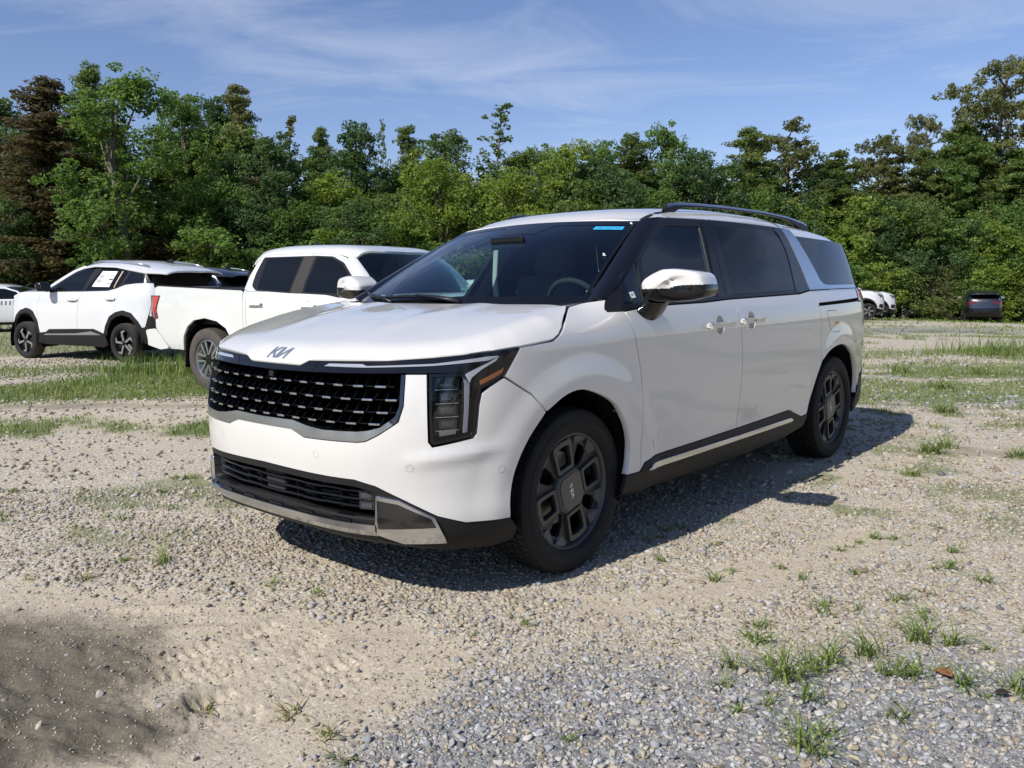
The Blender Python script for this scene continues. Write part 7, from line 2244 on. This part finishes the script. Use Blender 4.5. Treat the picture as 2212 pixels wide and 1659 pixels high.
# ---- two-door coupe at the left edge
def make_coupe():
    plan = [(3.9, 0), (3.86, .4), (3.75, .7), (3.5, .88), (3.0, .945), (1.5, .93), (.5, .955), (-.2, .96), (-.8, .92), (-1.05, .75), (-1.12, 0)]
    side = [(.2, -.08), (.35, -.02), (.5, 0), (.75, .004), (.9, -.012), (1.0, -.045), (1.1, -.12), (1.2, -.20), (1.3, -.28), (1.42, -.4)]
    fr = [(.2, -.1), (.5, 0), (.8, -.02), (1.0, -.15), (1.4, -1)]
    S = Shell(plan, side, fr, fr, ((2.95, .36), (0, .36)), .012, .55, .46)
    c = thing('coupe', 'white two-door coupe with grey side stripes at the left edge behind the crossover', 'car')
    U = lambda pts: [(S.ux(x), z) for x, z in pts]; W = 'white_plain'
    def arc(cx):
        return [(cx + .42 * math.cos(t), .36 + .42 * math.sin(t)) for t in np.linspace(-.25, math.pi + .25, 12)]
    for s in (1, -1):
        m = (lambda q: q) if s > 0 else mirror_poly
        panel('door', S, m(U([(.75, .30), (2.25, .30), (2.28, .7), (2.2, .97), (.95, .97), (.8, .7)])), 'white_cool', c, 0, .08, .003, .02)
        panel('fender', S, m(U([(2.28, .30), (2.28, .7), (2.2, .97), (3.2, .93), (3.62, .85), (3.66, .5), (3.4, .34)] + arc(2.95)[1:-1])), 'white_cool', c, 0, .08, .003, .02)
        panel('quarter_panel', S, m(U([(-.95, .5), (-.92, .85), (-.7, .98), (.3, .985), (.95, .97), (.8, .7), (.75, .30), (.42, .34)] + arc(0)[1:-1] + [(-.44, .36)])), 'white_cool', c, 0, .08, .003, .02)
        panel('side_glass', S, m(U([(.35, .99), (.62, 1.25), (1.35, 1.27), (1.72, 1.17), (2.02, .985)])), 'glass_privacy', c, -.004, .08, 0, .01, rnd=.03)
        st = panel('side_stripe', S, m(U([(2.18, .80), (2.20, .93), (2.12, .93), (2.06, .80)])), 'stripe_grey', c, .002, .06, 0, 0)
        for i in range(7):
            x = 2.0 - i * .115
            panel('side_stripe', S, m(U([(x, .80), (x - .045, .80), (x - .035, .92), (x + .01, .92)])), 'stripe_grey', c, .002, .06, 0, 0)
        panel('sill', S, m(U([(.44, .22), (2.5, .22), (2.45, .305), (.46, .305)])), 'plastic', c, -.01, .1, 0, .02)
        bm_ = [[(1.92 + t, s * 1.02 + k * .10 * math.cos(a), 1.03 + k * .062 * math.sin(a)) for a in np.linspace(0, 2 * math.pi, 15)[:-1]] for t, k in ((-.08, .9), (0, 1), (.06, .6), (.075, 0))]
        mr = loft('door_mirror', bm_, 'white_cool', c, True); tube('mirror_arm', [(1.93, s * .90, .96), (1.92, s * .97, 1.0)], .025, 'white_cool', mr, 6)
        pl = np.array([(2.12, .82, .985), (1.80, .74, 1.19), (1.42, .66, 1.315)]); ou = np.array([S.P(S.ux(x), z) for x, z in ((2.05, .985), (1.74, 1.18), (1.36, 1.285))])
        loft('screen_pillar', [pl * (1, s, 1), (pl * .5 + ou * .5 + np.array((.02, .02, .02))) * (1, s, 1), ou * (1, s, 1)], 'white_cool', c)
    ex = np.array([-.4, .3, .6, 1.35, 1.5]); ez = np.array([1.05, 1.20, 1.27, 1.285, 1.27]); ey = np.array([.72, .70, .68, .66, .65])
    rc = cubic([-.5, .2, .8, 1.3, 1.56], [1.12, 1.33, 1.415, 1.395, 1.325]); t_ = lambda x, y: np.clip(np.abs(y) / np.interp(x, ex, ey), 0, 1.02)
    RT = Height(lambda x, y: np.interp(x, ex, ez) + (rc(x) - np.interp(x, ex, ez)) * (1 - .3 * t_(x, y) ** 2 - .7 * t_(x, y) ** 5))
    rp = [(1.56, 0), (1.44, .65), (1.35, .66), (.6, .68), (.3, .70), (-.4, .72), (-.5, 0)]
    panel('roof', RT, rp + [(x, -y) for x, y in rp[-2:0:-1]], 'white_cool', c, 0, .08, 0, .03)
    cols = [[np.array((2.12 + .12 * (1 - a * a), .82 * a, .985)), np.array((1.42 + .13 * (1 - a * a), .655 * a, 1.315))] for a in np.linspace(-1, 1, 7)]
    panel('windscreen', Sheet(cols), [(0, 0), (1, 0), (1, 1), (0, 1)], 'glass_privacy', c, 0, .1, 0, 0)
    H = TPS([(2.2, 0, .99), (2.15, .8, .975), (3.0, 0, .99), (3.0, .8, .945), (3.7, 0, .87), (3.5, .75, .85)])
    hp = [(2.12, .84), (3.0, .88), (3.5, .78), (3.7, .4), (3.74, 0)]
    panel('hood', H, [(2.24, 0)] + hp + [(x, -y) for x, y in hp[-2::-1]], 'white_cool', c, 0, .1, 0, .02)
    panel('front_bumper', S, both([(0, .3), (.9, .3), (S.ux(3.45), .34), (S.ux(3.64), .86), (.4, .88), (0, .88)]), 'white_cool', c, 0, .1, .0, .02)
    box('tail_body', (-.6, 0, .65), (.9, 1.6, .62), 'white_cool', c, None, .1); box('underbody', (1.4, 0, .4), (4.2, 1.55, .3), 'void', c, None, .03)
    hollow_arch(c, 2.95, .36, .42, .92); hollow_arch(c, 0, .36, .42, .93)
    wp = spoke_wheel('far', .35, .24, .24)
    for i, (x, y) in enumerate(((0, .82), (2.95, .82), (0, -.82), (2.95, -.82))):
        place_wheel(wp, c, x, y, .35, 0, i == 0)
    return c


cp = make_coupe()
at_dl(cp, 25.0, -16.3, 138)
